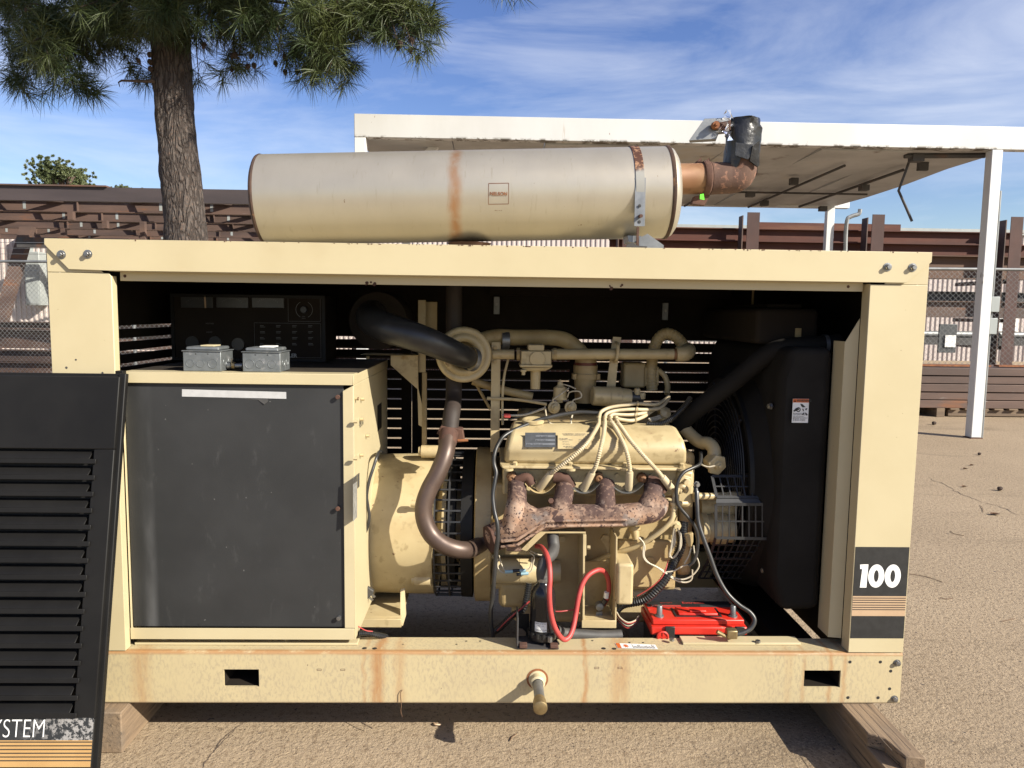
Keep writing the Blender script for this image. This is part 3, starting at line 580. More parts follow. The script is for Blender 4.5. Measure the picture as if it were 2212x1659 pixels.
for px in (795, 1330):
    p = at(px, 611 if px < 1000 else 620, .0292); mb = MB()
    for i in range(6): a = Vector((p.x+random.uniform(-.022, .022), p.y, p.z+random.uniform(-.007, .007))); mb.lathe(a, (0, -1, 0), [(0, random.uniform(.002, .006)), (.0004, 0)], 7)
    mb.build('rust_fleck', MT['rust'], tr)
for px, py in ((133, 550), (190, 549), (1917, 577), (1971, 578)):
    p = at(px, py, -.009); o = MB().lathe(p, (0, -1, 0), [(0, .0135), (.0018, .0135), (.002, .0105), (.006, .0092), (.0061, .0082)], 14).build('bolt', MT['zinc'], tr)
    MB().hexbolt(p+Vector((0, -.006, 0)), (0, -1, 0), .0078, .007).build('bolt_head', MT['zinc'], o)  if False else None
    o.data = o.data; MB()
    hb = MB().hexbolt(p+Vector((0, -.006, 0)), (0, -1, 0), .0078, .008).build('bolt', MT['zinc'], tr, .0008)
rbox('roof_sheet', (0.003, .004, 1.619), (W-.003, DP, 1.629), MT['cream'], gen, 0); rbox('roof_lining', (0.003, .035, 1.610), (W-.003, DP, 1.6185), MT['inner_black'], gen, 0)
mb = MB()
for i in range(70):
    xx = random.choice((random.uniform(.9, 1.5), random.uniform(.05, 2.7), random.uniform(2.0, 2.4))); s_ = random.uniform(.001, .0035); mb.box((xx, -.0096, ZT-.0012-s_*random.random()), (xx+s_*random.uniform(.8, 2.5), -.0089, ZT-.0004))
for i in range(24):
    xx = random.choice((random.uniform(.02, .17), random.uniform(2.58, 2.72))); zz = random.uniform(.4, 1.5); s_ = random.uniform(.0008, .002); mb.box((xx, -.0004, zz), (xx+s_*random.uniform(.6, 1.6), .0004, zz+s_))
mb.build('paint_chips', MT['rust'], gen, kind='stuff')
for xx, zz in ((.045, 1.235), (.075, 1.26), (.155, 1.22)): MB().lathe((xx, -.0006, zz), (0, -1, 0), [(0, random.uniform(.003, .006)), (.0003, 0)], 7).build('paint_scuff', MT['grey_rubber'], gen)
rbox('roof_edge', (-.145, .35, 1.575), (0.0, .60, 1.622), MT['black'], gen, .003)
# ---- rear wall: louvered doors
PIT = 0.0463
zt = at(800, 727, 1.1).z
rbox('back_panel', (.01, 1.095, zt+.0), (W-.01, 1.115, 1.612), MT['inner_black'], gen, 0)
rows = []; zz = zt-.0135
while zz > .50: rows.append(zz); zz -= PIT
rbox('back_panel', (.01, 1.095, ZS), (W-.01, 1.115, rows[-1]-.034), MT['inner_black'], gen, 0)
lv = None
for (x0, x1) in ((.30, .945), (1.046, 1.724), (1.753, 2.50)):
    for zz in rows:
        mb = MB().box((x0, 1.098, zz-.0335), (x1, 1.112, zz)); mb.prism([(x0, 1.112, zz-.0335), (x0, 1.112, zz-.029), (x0, 1.135, zz-.041), (x0, 1.135, zz-.0435)], (x1-x0, 0, 0)); mb.build('louver', MT['inner_black'], gen)
for (x0, x1) in ((.01, .30), (.945, .9905), (.9945, 1.046), (1.724, 1.753), (2.50, W-.01)): rbox('door_stile', (x0, 1.095, rows[-1]-.034), (x1, 1.114, zt), MT['inner_black'], gen, 0)
rbox('stiffening_channel', (1.35, 1.03, 1.50), (2.45, 1.08, 1.56), MT['inner_black'], gen, .002)
for px, py in ((1073, 655), (1436, 668)):
    p = at(px, py, 1.085); o = rbox('door_latch', (p.x-.014, 1.07, p.z-.05), (p.x+.014, 1.09, p.z+.03), MT['steel'], gen, .002); rbox('latch_bolt', (p.x-.006, 1.062, p.z-.012), (p.x+.006, 1.07, p.z), MT['zinc'], o, .001)
# ---- end walls
zl = at(250, 708, .1).z
rbox('end_wall', (.005, .06, zl), (.02, 1.094, 1.61), MT['inner_black'], gen, 0); rbox('end_wall', (.005, .06, ZS), (.02, 1.094, zl-4*PIT-.03), MT['inner_black'], gen, 0)
for i in range(4):
    zz = zl-.0135-PIT*i; MB().box((.006, .06, zz-.0328 if i < 3 else zz-.03), (.019, 1.094, zz)).build('louver', MT['inner_black'], gen)
rbox('end_stile', (.004, .88, zl-4*PIT-.03), (.021, 1.094, zl), MT['inner_black'], gen, 0)
rbox('end_wall', (W-.022, .052, ZS), (W-.006, 1.094, 1.61), MT['inner_black'], gen, 0)
rbox('inner_post', (1.733, .95, .6), (1.743, .96, 1.6), MT['cast_cream'], gen, 0) if False else None
p0 = at(1627, 632, .75); MB().tube([(p0.x, .75, 1.61), (p0.x, .75, 1.24)], .005, 8).build('tie_rod', MT['cast_cream'], gen)
# radiator side baffle, just inside the right post
MB().prism([(2.517, .06, .345), (2.517, .06, 1.345), (2.555, .052, 1.42), (2.555, .052, .345)], (0, .003, 0)).build('side_baffle', MT['cream'], gen)
MB().box((2.514, .06, .345), (2.517, .14, 1.345)).build('side_baffle', MT['cream'], gen)
# ---- number decal on the right post
a, b = DC(432, 250, -.0012), DC(770, 250, -.0012); c = DC(400, 833, -.0012); X0, X1 = 2.5595, 2.7375
zs_ = [DC(600, q, -.0012).z for q in (250, 563, 690, 832)]
dcl = MB().box((X0, -.0010, zs_[1]), (X1, -.0002, zs_[0])).build('number_decal', MT['ink'], gen, .0)
MB().box((X0, -.0010, zs_[3]), (X1, -.0002, zs_[2])).build('decal_band', MT['ink'], dcl)
MB().box((X0, -.0010, zs_[2]), (X1, -.0002, zs_[1])).build('decal_band', MT['tan_stripe'], dcl)
for zy in (575, 589, 604, 620, 635, 649): q = DC(600, zy, -.001).z; MB().box((X0+.001, -.0016, q-.0012), (X1-.001, -.0011, q+.0012)).build('decal_stripe', MT['ink'], dcl)
def ring_digit(cx, cz, rx, rz, ix, iz, name, m, par, Y):
    mb = MB(); n = 40; V = []
    for i in range(n):
        t = 2*math.pi*i/n; sg = lambda v: math.copysign(abs(v), v); V.append((cx+rx*sg(math.cos(t)), Y, cz+rz*sg(math.sin(t))))
    for i in range(n):
        t = 2*math.pi*i/n; V.append((cx+ix*math.cos(t), Y, cz+iz*math.sin(t)))
    mb.add(V, [(i, (i+1) % n, n+(i+1) % n, n+i) for i in range(n)]); return mb.build(name, m, par)
q = DC(568, 434, -.0016); zt_, zb_ = DC(568, 361, -.0016).z, DC(568, 508, -.0016).z; k1 = (zt_-zb_)/147
cx1, cx2 = DC(568, 434, -.0016).x, DC(673, 434, -.0016).x; cz = (zt_+zb_)/2
ring_digit(cx1, cz, 50.5*k1, 74*k1, 15*k1, 38*k1, 'digit', MT['white_ink'], dcl, -.0016); ring_digit(cx2, cz, 50.5*k1, 74*k1, 15*k1, 38*k1, 'digit', MT['white_ink'], dcl, -.0016)
x1 = DC(490, 434, -.0016).x; f = lambda dx, dz: (x1+dx*k1, -.0016, cz+dz*k1)
mb = MB(); mb.add([f(-22, -74), f(19, -74), f(23, 74), f(-2, 74), f(-29, 72), f(-27, 44), f(-14, 44)], [(0, 1, 2, 3, 6), (3, 4, 5, 6)]); mb.build('digit', MT['white_ink'], dcl)

# ---- terminal box
k = dmix(NB('scuffed_black_cover')); x, y, z = k.xyz()
c = k.mix(k.step(k.noise(5, 6), .3, .7), (.027, .028, .029), (.036, .037, .038))
c = k.mix(k.math('MULTIPLY', k.step(k.math('ABSOLUTE', k.math('SUBTRACT', x, .262)), .03, .004), k.step(k.noise(6, 5, .6, 0, k.map((1, 1, .25))), .3, .75)), c, (.11, .112, .115))
c = k.mix(k.math('MULTIPLY', k.step(k.noise(14, 6, .7, .3, k.map((1.5, 1, .6))), .58, .74), .5), c, (.08, .08, .08))
c = k.mix(k.step(k.noise(60, 2), .765, .79), c, (.17, .17, .165)); MT['cover'] = k.done(c, k.math('ADD', .42, k.math('MULTIPLY', k.noise(9, 5), .2)), 0, k.noise(300, 3), .12, .001)
TX0, TX1, TZ0, TZ1 = .196, .927, .345, 1.222
tb = MB(); tb.box((TX0, .026, 1.187), (TX1-.003, .029, TZ1)); tb.prism([(.892, .030, .384), (TX1-.002, .030, .384), (TX1-.002, .030, 1.184), (.922, .030, 1.184), (.892, .030, 1.168)], (0, .003, 0)); tb.box((TX0, .028, TZ0), (TX1-.003, .031, .383)); tb.box((TX1-.003, .03, TZ0), (TX1, .77, 1.186)); tb.box((TX0, .029, TZ1-.003), (TX1, .10, TZ1)); tb.box((TX1-.0025, .026, 1.187), (TX1+.0005, .78, TZ1-.0032)); tb.box((TX0, .032, TZ0), (TX0+.003, .77, TZ1-.004)); tb.box((TX0+.004, .765, TZ0), (TX1-.004, .77, TZ1-.004)); tb.box((TX0+.004, .035, TZ0), (TX1-.004, .76, TZ0+.003))
tbo = tb.build('terminal_box', MT['cream'], gen, .0012)
cp = rbox('cover_panel', (TX0+.006, .038, .384), (.893, .042, 1.190), MT['cover'], tbo, .0015)
MB().add([JB(700, 1068, .0372), JB(1608, 1092, .0372), JB(1609, 1151, .0372), JB(700, 1131, .0372)], [(0, 1, 2, 3)]).build('tape_strip', MT['white_tape'], tbo)
MB().add([JB(1000, 1140, .0374), JB(1452, 1152, .0374), JB(1448, 1175, .036), JB(1418, 1200, .034), JB(1362, 1160, .037)], [(0, 1, 2, 3, 4)]).build('torn_tape', MT['grey_rubber'], tbo)
for px, py, m in ((731, 857, 'rust'), (731, 1097, 'rust'), (733, 1333, 'zinc')):
    p = at(px, py, .038); MB().lathe(p, (0, -1, 0), [(0, .006), (.010, .006), (.010, .008), (.014, .007), (.0145, 0)], 8).build('bolt', MT[m], tbo)
for px in (430, 681): MB().lathe(at(px, 1349, .0375), (0, -1, 0), [(0, .0035), (.0003, 0)], 10).build('bolt_hole', MT['ink'], tbo)
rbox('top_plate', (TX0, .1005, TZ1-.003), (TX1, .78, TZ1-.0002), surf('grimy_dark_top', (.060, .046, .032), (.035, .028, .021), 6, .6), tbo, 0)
# data plate and bolts on the box's right side
def side_pt(zx, zy):
    d = ray((1300+zx/2.764)/1.8229, (1700+zy/2.764)/1.8229); return CAM+d*((TX1+.0012-CAM.x)/d.x)
def side_quad(name, m, par, x0, y0, x1, y1, x2, y2, x3, y3): return MB().add([side_pt(x0, y0), side_pt(x1, y1), side_pt(x2, y2), side_pt(x3, y3)], [(0, 1, 2, 3)]).build(name, m, par)
side_quad('data_label', surf('grey_data_label', (.22, .22, .21), (.36, .36, .34), 60, .5), tbo, 249, 504, 294, 462, 294, 928, 249, 978)
lh_ = side_quad('label_header', MT['plate'], tbo, 250.5, 506, 292, 467, 292, 540, 250.5, 570)
for v_ in lh_.data.vertices: v_.co.x += .0006

side_quad('data_label', MT['plate'], tbo, 300, 460, 320, 446, 320, 595, 300, 618)
def side_up(px, py): d = ray(px, py); return CAM+d*((TX1+.001-CAM.x)/d.x)
for zx, zy in ((255, 292), (325, 255), (390, 45)): p = side_pt(zx, zy); MB().hexbolt(p, (1, 0, 0), .006, .012).build('bolt', MT['engine_cream'], tbo)
for zx, zy in ((275, 1355), (255, 1605), (325, 1580), (335, 1360)):
    p = side_up((1300+zx/2.765)/1.8229, (1080+zy/2.765)/1.8229); MB().hexbolt(p, (1, 0, 0), .006, .012).build('bolt', MT['engine_cream'], tbo)
q = side_up(820, 900); MB().box((TX1+.0005, q.y-.05, q.z-.05), (TX1+.0015, q.y+.05, q.z+.05)).build('breaker_window', MT['black'], tbo)
text_mesh('45KVA', .035, side_up(776, 925), (0, 1, 0), (0, 0, 1), 'pen_marks', MT['plate'], tbo, squash=.8)

# ---- control panel
cpn = rbox('control_panel', (.135, .552, 1.2245), (.722, .75, 1.478), MT['inner_black'], gen, .004)
mb = MB(); mb.box((.135, .545, 1.466), (.722, .552, 1.478)).box((.135, .545, 1.2245), (.722, .552, 1.234)).box((.135, .545, 1.234), (.147, .552, 1.466)).box((.710, .545, 1.234), (.722, .552, 1.466)); mb.build('panel_bezel', MT['black'], cpn)
Yp = .5495
for x0, x1 in ((690, 970), (1000, 1280), (1310, 1590)):
    a, b = JB(x0, 245, Yp), JB(x1, 360, Yp); mt_ = rbox('panel_meter', (a.x, .546, b.z), (b.x, .5515, a.z), MT['gauge'], cpn, .001)
    mb = MB(); cxm = (a.x+b.x)/2
    for i in range(11): t = math.pi*(.28+.44*i/10); c_ = Vector((cxm+.055*math.cos(t), .5455, b.z-.022+.055*math.sin(t))); e = Vector((math.cos(t), 0, math.sin(t))); s_ = Vector((e.z, 0, -e.x))*.0006; mb.quad(c_-s_, c_+s_, c_+s_+e*.005, c_-s_+e*.005)
    mb.build('meter_scale', MT['faint_ink'], cpn)
def outline(x0, y0, x1, y1, f, Y, wd, name, m, par):
    a, b = f(x0, y0, Y), f(x1, y1, Y); mb = MB(); mb.box((a.x, Y, a.z-wd), (b.x, Y+.0005, a.z)).box((a.x, Y, b.z), (b.x, Y+.0005, b.z+wd)).box((a.x, Y, b.z+wd), (a.x+wd, Y+.0005, a.z-wd)).box((b.x-wd, Y, b.z+wd), (b.x, Y+.0005, a.z-wd)); return mb.build(name, m, par)
outline(1622, 262, 1907, 480, JB, Yp, .0008, 'dial_border', MT['faint_ink'], cpn); outline(1328, 488, 1912, 795, JB, Yp, .0008, 'annunciator_border', MT['faint_ink'], cpn)
c_ = JB(1765, 375, .55); MB().lathe(c_, (0, -1, 0), [(0, .014), (.012, .012), (.012, 0)], 16).build('selector_knob', MT['black_plastic'], cpn)
mb = MB()
for s0 in (0.15, 1.15):
    for i in range(14):
        t0, t1 = math.pi*(s0-.5+.7*i/14+.0), math.pi*(s0-.5+.7*(i+1)/14); P_ = lambda t, r_: (c_.x+r_*math.cos(t), .5492, c_.z+r_*math.sin(t)); mb.quad(P_(t0, .031), P_(t0, .0325), P_(t1, .0325), P_(t1, .031))
mb.build('dial_scale', MT['faint_ink'], cpn, kind='stuff')
for x0, y0 in ((790, 660), (990, 660), (1190, 675)): MB().lathe(JB(x0, y0, .552), (0, -1, 0), [(0, .024), (.005, .024), (.005, .021), (.004, .021), (.004, 0)], 24).build('round_gauge', MT['gauge'], cpn)
mb = MB()
for i in range(4):
    for j in range(4):
        for q_ in range(2): a = JB(1380+140*i, 515+52*j+q_*12, .5493); wq = random.uniform(.012, .020); mb.box((a.x, .5493, a.z), (a.x+wq, .5496, a.z+.0016))
mb.build('annunciator_lettering', MT['faint_ink'], cpn)
text_mesh('VOLTAGE', .007, JB(905, 500, .5493), XV, ZV, 'panel_lettering', MT['faint_ink'], cpn); text_mesh('ADJUST', .007, JB(910, 575, .5493), XV, ZV, 'panel_lettering', MT['faint_ink'], cpn)
text_mesh('AMPS', .005, JB(1745, 440, .5493), XV, ZV, 'panel_lettering', MT['faint_ink'], cpn); text_mesh('VOLTS', .005, JB(1742, 455, .5493), XV, ZV, 'panel_lettering', MT['faint_ink'], cpn)
text_mesh('KOHLER', .020, JB(1702, 790, .549), XV, ZV, 'maker_lettering', surf('lettering_white', (.40, .40, .39), (.34, .34, .33), 30, .5), cpn, 'RIGHT', bold=.0006)
MB().add([JB(890, 250, .5450), JB(905, 250, .5450), JB(912, 360, .5450), JB(898, 360, .5450)], [(0, 1, 2, 3)]).build('meter_needle', MT['tan_stripe'], cpn)

# ---- alternator
AY, AZ = .58, .583
def rz(px, py, Y): return at(px, py, Y)
MB().lathe((.80, AY, AZ), (1, 0, 0), [(0, .10), (.0, .266), (.14, .272), (.30, .276), (.352, .276), (.354, .0)], 64).build('alternator_barrel', MT['engine_cream'], gen)
xg0, xg1 = 1.158, 1.262
fg = MB().lathe((xg0, AY, AZ), (1, 0, 0), [(0, .276), (.006, .281), (.006, .285), (0, .285), (0, .276)], 64).build('fan_guard', MT['mesh_dark'], gen)
MB().lathe((xg0+.052, AY, AZ), (1, 0, 0), [(0, .280), (0, .285), (.007, .285), (.007, .280), (0, .280)], 64).build('guard_ring', MT['mesh_dark'], fg)
MB().lathe((xg1-.004, AY, AZ), (1, 0, 0), [(0, .276), (0, .286), (.042, .288), (.044, .276)], 64).build('guard_band', MT['black'], fg)
for i in range(44):
    t = 2*math.pi*i/44; d_ = Vector((0, math.cos(t), math.sin(t))); c_ = Vector((0, AY, AZ))+d_*.2825; s_ = Vector((0, -d_.z, d_.y))*.0032
    if d_.y > .55: continue
    MB().prism([Vector((xg0+.006, 0, 0))+c_-s_-d_*.002, Vector((xg0+.006, 0, 0))+c_+s_-d_*.002, Vector((xg0+.006, 0, 0))+c_+s_+d_*.002, Vector((xg0+.006, 0, 0))+c_-s_+d_*.002], (xg1-xg0-.010, 0, 0)).build('guard_bar', MT['mesh_dark'], fg)
MB().lathe((1.155, AY, AZ), (1, 0, 0), [(0, .17), (.03, .235), (.045, .235), (.046, .16), (.12, .15)], 48).build('alternator_end', MT['engine_cream'], gen)
MB().lathe((1.215, AY, AZ), (1, 0, 0), [(0, .10), (0, .255), (.02, .255), (.02, .10)], 40).build('cooling_fan', MT['black'], gen)
MB().lathe((1.307, AY, AZ), (1, 0, 0), [(0, .05), (0, .290), (.004, .302), (.060, .302), (.066, .292), (.068, .05)], 64).build('flywheel_housing', MT['cast_cream'], gen)
for zx, zy in ((565, 590), (560, 1255)):
    p = AL(zx, zy, .30); MB().lathe(Vector((p.x-.005, AY-.275 if zy < 900 else .36, p.z)), (1, 0, 0), [(0, 0), (0, .012), (.022, .012), (.022, .008), (.06, .008), (.06, 0)] if zy < 900 else [(0, 0), (0, .018), (.01, .018), (.01, .024), (.07, .024), (.07, 0)], 14).build('through_bolt', MT['engine_cream'], gen)
p0, p1 = AL(620, 160, .5), AL(760, 160, .5); MB().lathe((p0.x, .5, p0.z), (1, 0, 0), [(0, 0), (0, .018), (.01, .018), (.01, .024), (.11, .024), (.11, 0)], 14).build('through_bolt', MT['engine_cream'], gen)
# mount foot and cross member under the barrel
pf = AL(490, 1280, .36); pg = AL(520, 1560, .32)
MB().prism([AL(470, 1290, .36), AL(505, 1275, .36), AL(515, 1500, .33), AL(490, 1585, .31), AL(470, 1575, .31)], (0, .012, 0)).build('alternator_foot', MT['engine_cream'], gen)
q0 = AL(108, 1520, .30); q1 = AL(480, 1590, .30); rbox('cross_member', (q0.x, .29, q1.z), (q1.x, .31, q0.z), MT['engine_cream'], gen, .002); rbox('cross_member', (q0.x, .31, q0.z-.006), (q1.x, .60, q0.z), MT['engine_cream'], gen, .002)

MT['pipe_shade'] = surf('shade_darkened_pipe', (.030, .022, .018), (.045, .030, .024), 10, .7)  # riser pipe colour darkened to stand in for the shade it sits in
# ---- exhaust: brown pipe sweeping in front of the barrel
pts = [AL(868, 5, .30), AL(855, 80, .27), AL(835, 190, .235), AL(775, 340, .21), AL(705, 470, .195), AL(662, 600, .185), AL(668, 720, .18), AL(720, 835, .175), AL(810, 915, .17), AL(910, 955, .175), AL(990, 966, .195), AL(1045, 960, .235), AL(1110, 925, .285), AL(1160, 895, .30)]
xp = MB().tube(spl(pts, 8), .0305, 24).build('exhaust_pipe', MT['pipe_brown'], gen, ang=60)
u0 = AL(868, 5, .30); d_ = (AL(868, 5, .30)-AL(835, 190, .235)).normalized()
MB().tube([u0-d_*.05, u0-d_*.045, u0-d_*.02, u0], [.031, .033, .033, .034], 24).build('pipe_sleeve', MT['rust'], xp)
MB().prism([u0+Vector((-.045, .0, -.006)), u0+Vector((-.03, 0, .022)), u0+Vector((.048, 0, .012)), u0+Vector((.055, 0, -.035)), u0+Vector((.02, 0, -.04))], (0, .05, 0)).build('exhaust_flange', MT['rust'], xp, .003)
MB().tube([u0+Vector((.03, -.0, -.03)), u0+Vector((.068, .0, -.028))], .005, 8).build('flange_bolt', MT['bright_rust'], xp)
MB().tube(spl([u0+Vector((0, .03, .005)), u0+Vector((.005, .06, .06)), at(980, 860, .46), at(980, 780, .50), Vector((at(980, 780, .5).x, .50, 1.61))], 6), .031, 18).build('riser_pipe', MT['pipe_shade'], xp)
e0, e1 = EN(130, 1270, .30), EN(75, 1290, .295); dd = Vector((-.85, -.35, -.15)).normalized()
for i, (off, r_) in enumerate(((0, .050), (.028, .052))): MB().lathe(EN(165, 1255, .24)+dd*off, dd, [(0, 0), (0, r_), (.016, r_), (.016, 0)], 8).build('outlet_flange', MT['rust'], xp, .003)

# ---- muffler on top
MT['end_dark'] = surf('dark_rusted_rim', (.05, .028, .02), (.09, .045, .028), 20, .8, spots=(((.26, .13, .05), 14, .6, .7),))
L0, L1 = Vector((.498, .55, 1.834)), Vector((2.018, .55, 1.887)); ax = (L1-L0).normalized(); LN = (L1-L0).length
mf = MB().lathe(L0, ax, [(0, .1665), (LN*.5, .1690), (LN, .1705)], 96).build('muffler_shell', MT['muffler'], gen, ang=60)
MB().lathe(L0, ax, [(-.012, 0), (-.012, .155), (-.006, .1665), (.0, .1690), (.006, .1672)], 72).build('end_cap', MT['end_dark'], mf)
MB().lathe(L1, ax, [(-.008, .1715), (-.002, .1745), (.006, .1735), (.008, .169)], 72).build('weld_rim', MT['end_dark'], mf)
MB().lathe(L1, ax, [(.008, .169), (.020, .163), (.032, .145), (.044, .10), (.048, 0)], 72).build('end_cap', MT['muffler'], mf)
sx = at(1381, 400, .4).x; ts = (sx-L0.x)/ax.x; wst = .0155
MB().lathe(L0+ax*(ts-wst), ax, [(0, .1705), (0, .1735), (2*wst, .1738), (2*wst, .1708)], 72, -1.75, math.radians(45)).build('strap', MT['strap'], mf)
p = L0+ax*ts; zsb = at(1381, 489, .38).z
MB().prism([(sx-.019, p.y-.170, p.z+.03), (sx+.019, p.y-.170, p.z+.03), (sx+.019, p.y-.178, zsb), (sx-.019, p.y-.178, zsb)], (0, .003, 0)).build('strap_tail', MT['steel'], mf)
for zz in (.040, .070): pass
for zx, zy in ((705, 952), (703, 1092)): c_ = MF(zx, zy, .371); MB().lathe(c_, (0, -1, 0), [(0, .0058), (.0004, 0)], 12).build('strap_hole', MT['ink'], mf)
c_ = MF(706, 1042, .372); MB().hexbolt(c_, (0, -1, -.1), .0062, .03, 8).build('strap_bolt', MT['rust'], mf)
rbox('strap_rod', (sx-.004, .40, 1.632), (sx+.004, .408, zsb), MT['rust'], mf, 0)
MB().prism([MF(600, 1210, .42), MF(720, 1215, .42), MF(740, 1285, .42), MF(610, 1265, .42)], (0, .10, 0)).build('saddle', MT['steel'], mf)
MB().prism([MF(700, 1235, .40), MF(775, 1195, .40), MF(915, 1295, .40), MF(915, 1345, .40), MF(700, 1345, .40)], (0, .006, 0)).build('saddle_plate', MT['steel'], mf)
MB().prism([MF(590, 1295, .38), MF(640, 1270, .38), MF(690, 1300, .38), MF(770, 1305, .38), MF(775, 1345, .38), MF(590, 1345, .38)], (0, .006, 0)).build('saddle_plate', MT['grey_steel'], mf)
ic = at(1014, 527, .55); MB().lathe((ic.x, .55, 1.60), (0, 0, 1), [(0, .055), (.05, .055), (.065, .062), (.085, .085)], 32).build('inlet_neck', MT['rust'], mf)
# stamped plate
c0 = at(1077, 418, .38); rr = .1695; n0 = Vector((0, -1, 0)); cA = L0+ax*((c0.x-L0.x)/ax.x); hh = .036
def shell_pt(dx, dz, lift=.0006):
    th = math.asin((c0.z+dz-cA.z)/rr); c_ = cA+ax*dx; return Vector((c_.x, c_.y-(rr+lift)*math.cos(th), c_.z+(rr+lift)*math.sin(th)))
mb = MB()
for a_, b_ in (((-hh, -hh), (hh, -hh)), ((hh, -hh), (hh, hh)), ((hh, hh), (-hh, hh)), ((-hh, hh), (-hh, -hh))):
    for i in range(8):
        s0, s1 = i/8, (i+1)/8; P_ = lambda s, o: (a_[0]+(b_[0]-a_[0])*s+(o if a_[0] == b_[0] else 0), a_[1]+(b_[1]-a_[1])*s+(o if a_[1] == b_[1] else 0))
        mb.add([shell_pt(*P_(s0, -.0009)), shell_pt(*P_(s1, -.0009)), shell_pt(*P_(s1, .0009), .0012), shell_pt(*P_(s0, .0009), .0012)], [(0, 1, 2, 3)])
mb.build('stamped_frame', MT['bright_rust'], mf)
text_mesh('NELSON', .0165, shell_pt(0, -.006, .002), XV, ZV, 'stamped_lettering', MT['bright_rust'], mf, 'CENTER', .0005, bold=.0003)
text_mesh('44710 3', .008, shell_pt(0, -.058, .002), XV, Vector((0, .33, .94)), 'stamped_lettering', MT['rust'], mf, 'CENTER')
# tail pipe
S0 = at(1474, 386, .55); R_ = .0575
L1b = L1+Vector((.025, 0, .052))
sb = MB().lathe(L1b+ax*-.005, ax, [(-.02, .060), (0, .066), (.012, R_), (.135, R_), (.138, R_*.9)], 32).build('outlet_stub', MT['stub'], gen)
ck = L1b+ax*.118; cx_ = at(1524, 386, .55).x
MB().lathe(ck, ax, [(0, R_), (.0, R_+.006), (.006, R_+.009), (.020, R_+.009), (.026, R_+.004), (.026, R_)], 32).build('pipe_clamp', MT['rust'], sb)
MB().prism([ck+Vector((.0, -.01, -R_-.005)), ck+Vector((.03, -.01, -R_-.005)), ck+Vector((.01, -.01, -R_-.045)), ck+Vector((-.04, -.01, -R_-.04)), ck+Vector((-.03, -.01, -R_-.01))], (0, .03, 0)).build('clamp_lug', MT['rust'], sb, .002)
for dx in (-.02, .012): MB().prism([ck+Vector((dx-.012, 0, R_)), ck+Vector((dx+.018, 0, R_)), ck+Vector((dx+.012, 0, R_+.022))], (0, .01, 0)).build('clamp_lug', MT['rust'], sb)
MB().lathe(ck+ax*.028, ax, [(0, R_+.001), (.0, R_+.004), (.012, R_+.003), (.030, R_+.002), (.07, R_+.001), (.075, R_)], 32).build('pipe_sleeve', MT['tailpipe'], sb)
top = at(1605, 262, .55); b0 = ck+ax*.095; cxo = top.x; bend = [b0, b0+ax*.02]
cr_ = cxo-b0.x-.02
for i in range(1, 10): t = math.pi/2*i/9; bend.append(Vector((b0.x+.02+cr_*math.sin(t), .55, b0.z+cr_*(1-math.cos(t))+.002)))
bend.append(Vector((cxo, .55, top.z)))
MB().tube(bend, R_+.001, 32).build('tail_elbow', MT['tailpipe'], sb, ang=60)
zt0 = at(1605, 345, .55).z; n = 40; mb = MB(); V = []; lev = [zt0, zt0+.03, zt0+.07, zt0+.11, top.z-.02, top.z, top.z+.004]
for j, zz in enumerate(lev):
    for i in range(n):
        t = 2*math.pi*i/n; rr_ = R_+.006+.004*math.sin(3*t+j)+.003*math.sin(7*t+2*j)+(.004 if j in (3,) else 0); z_ = zz-(.035*max(0, math.sin(2*t+.6))+.02*(math.sin(5*t) > .2) if j == 0 else 0)
        V.append((cxo+rr_*math.cos(t), .55+rr_*math.sin(t), z_))
mb.add(V, [(j*n+i, j*n+(i+1) % n, (j+1)*n+(i+1) % n, (j+1)*n+i) for j in range(len(lev)-1) for i in range(n)]+[tuple((len(lev)-1)*n+i for i in range(n))]); mb.build('tape_wrap', MT['tape'], sb, ang=30)
MB().prism([MF(1690, 430, .47), MF(1752, 380, .47), MF(1748, 600, .485), MF(1735, 612, .485), MF(1665, 560, .48)], (0, .012, 0)).build('tape_flap', MT['tape'], sb)
MB().prism([MF(1545, 400, .479), MF(1690, 420, .479), MF(1680, 500, .479), MF(1650, 548, .479), MF(1540, 512, .479)], (0, .004, 0)).build('tape_flap', MT['tape'], sb)
rc = MB().prism([MF(1270, 192, .50), MF(1500, 184, .50), MF(1470, 300, .50), MF(1388, 310, .50), MF(1365, 370, .50), MF(1135, 383, .50)], (.01, .03, -.002)).build('rain_cap', MT['steel'], sb, .001)
MB().prism([MF(1345, 235, .49), MF(1500, 205, .49), MF(1500, 290, .49), MF(1350, 290, .49)], (0, .008, 0)).build('cap_arm', MT['rust'], sb, .001)
MB().lathe(MF(1360, 255, .49), (0, -1, 0), [(0, .015), (.02, .013), (.02, .006), (.03, .006), (.03, 0)], 12).build('cap_pivot', MT['bright_rust'], sb)
mb = MB(); c_ = MF(1455, 245, .485)
for i in range(26):
    t, u_ = random.uniform(0, 6.28), random.uniform(-1, 1); a = c_+Vector((math.cos(t)*.018, -.01*random.random(), u_*.045)); 
    mb.add([a, a+Vector((random.uniform(-.02, .02), random.uniform(-.012, .012), random.uniform(-.02, .02))), a+Vector((random.uniform(-.02, .02), random.uniform(-.012, .012), random.uniform(-.025, .025)))], [(0, 1, 2)])
mb.build('plastic_wrap', MT['clear'], sb, ang=10)
MB().prism([MF(1232, 852, .50), MF(1262, 846, .50), MF(1270, 900, .50), MF(1230, 893, .50)], (0, .001, 0)).build('lime_sticker', MT['green'], sb)

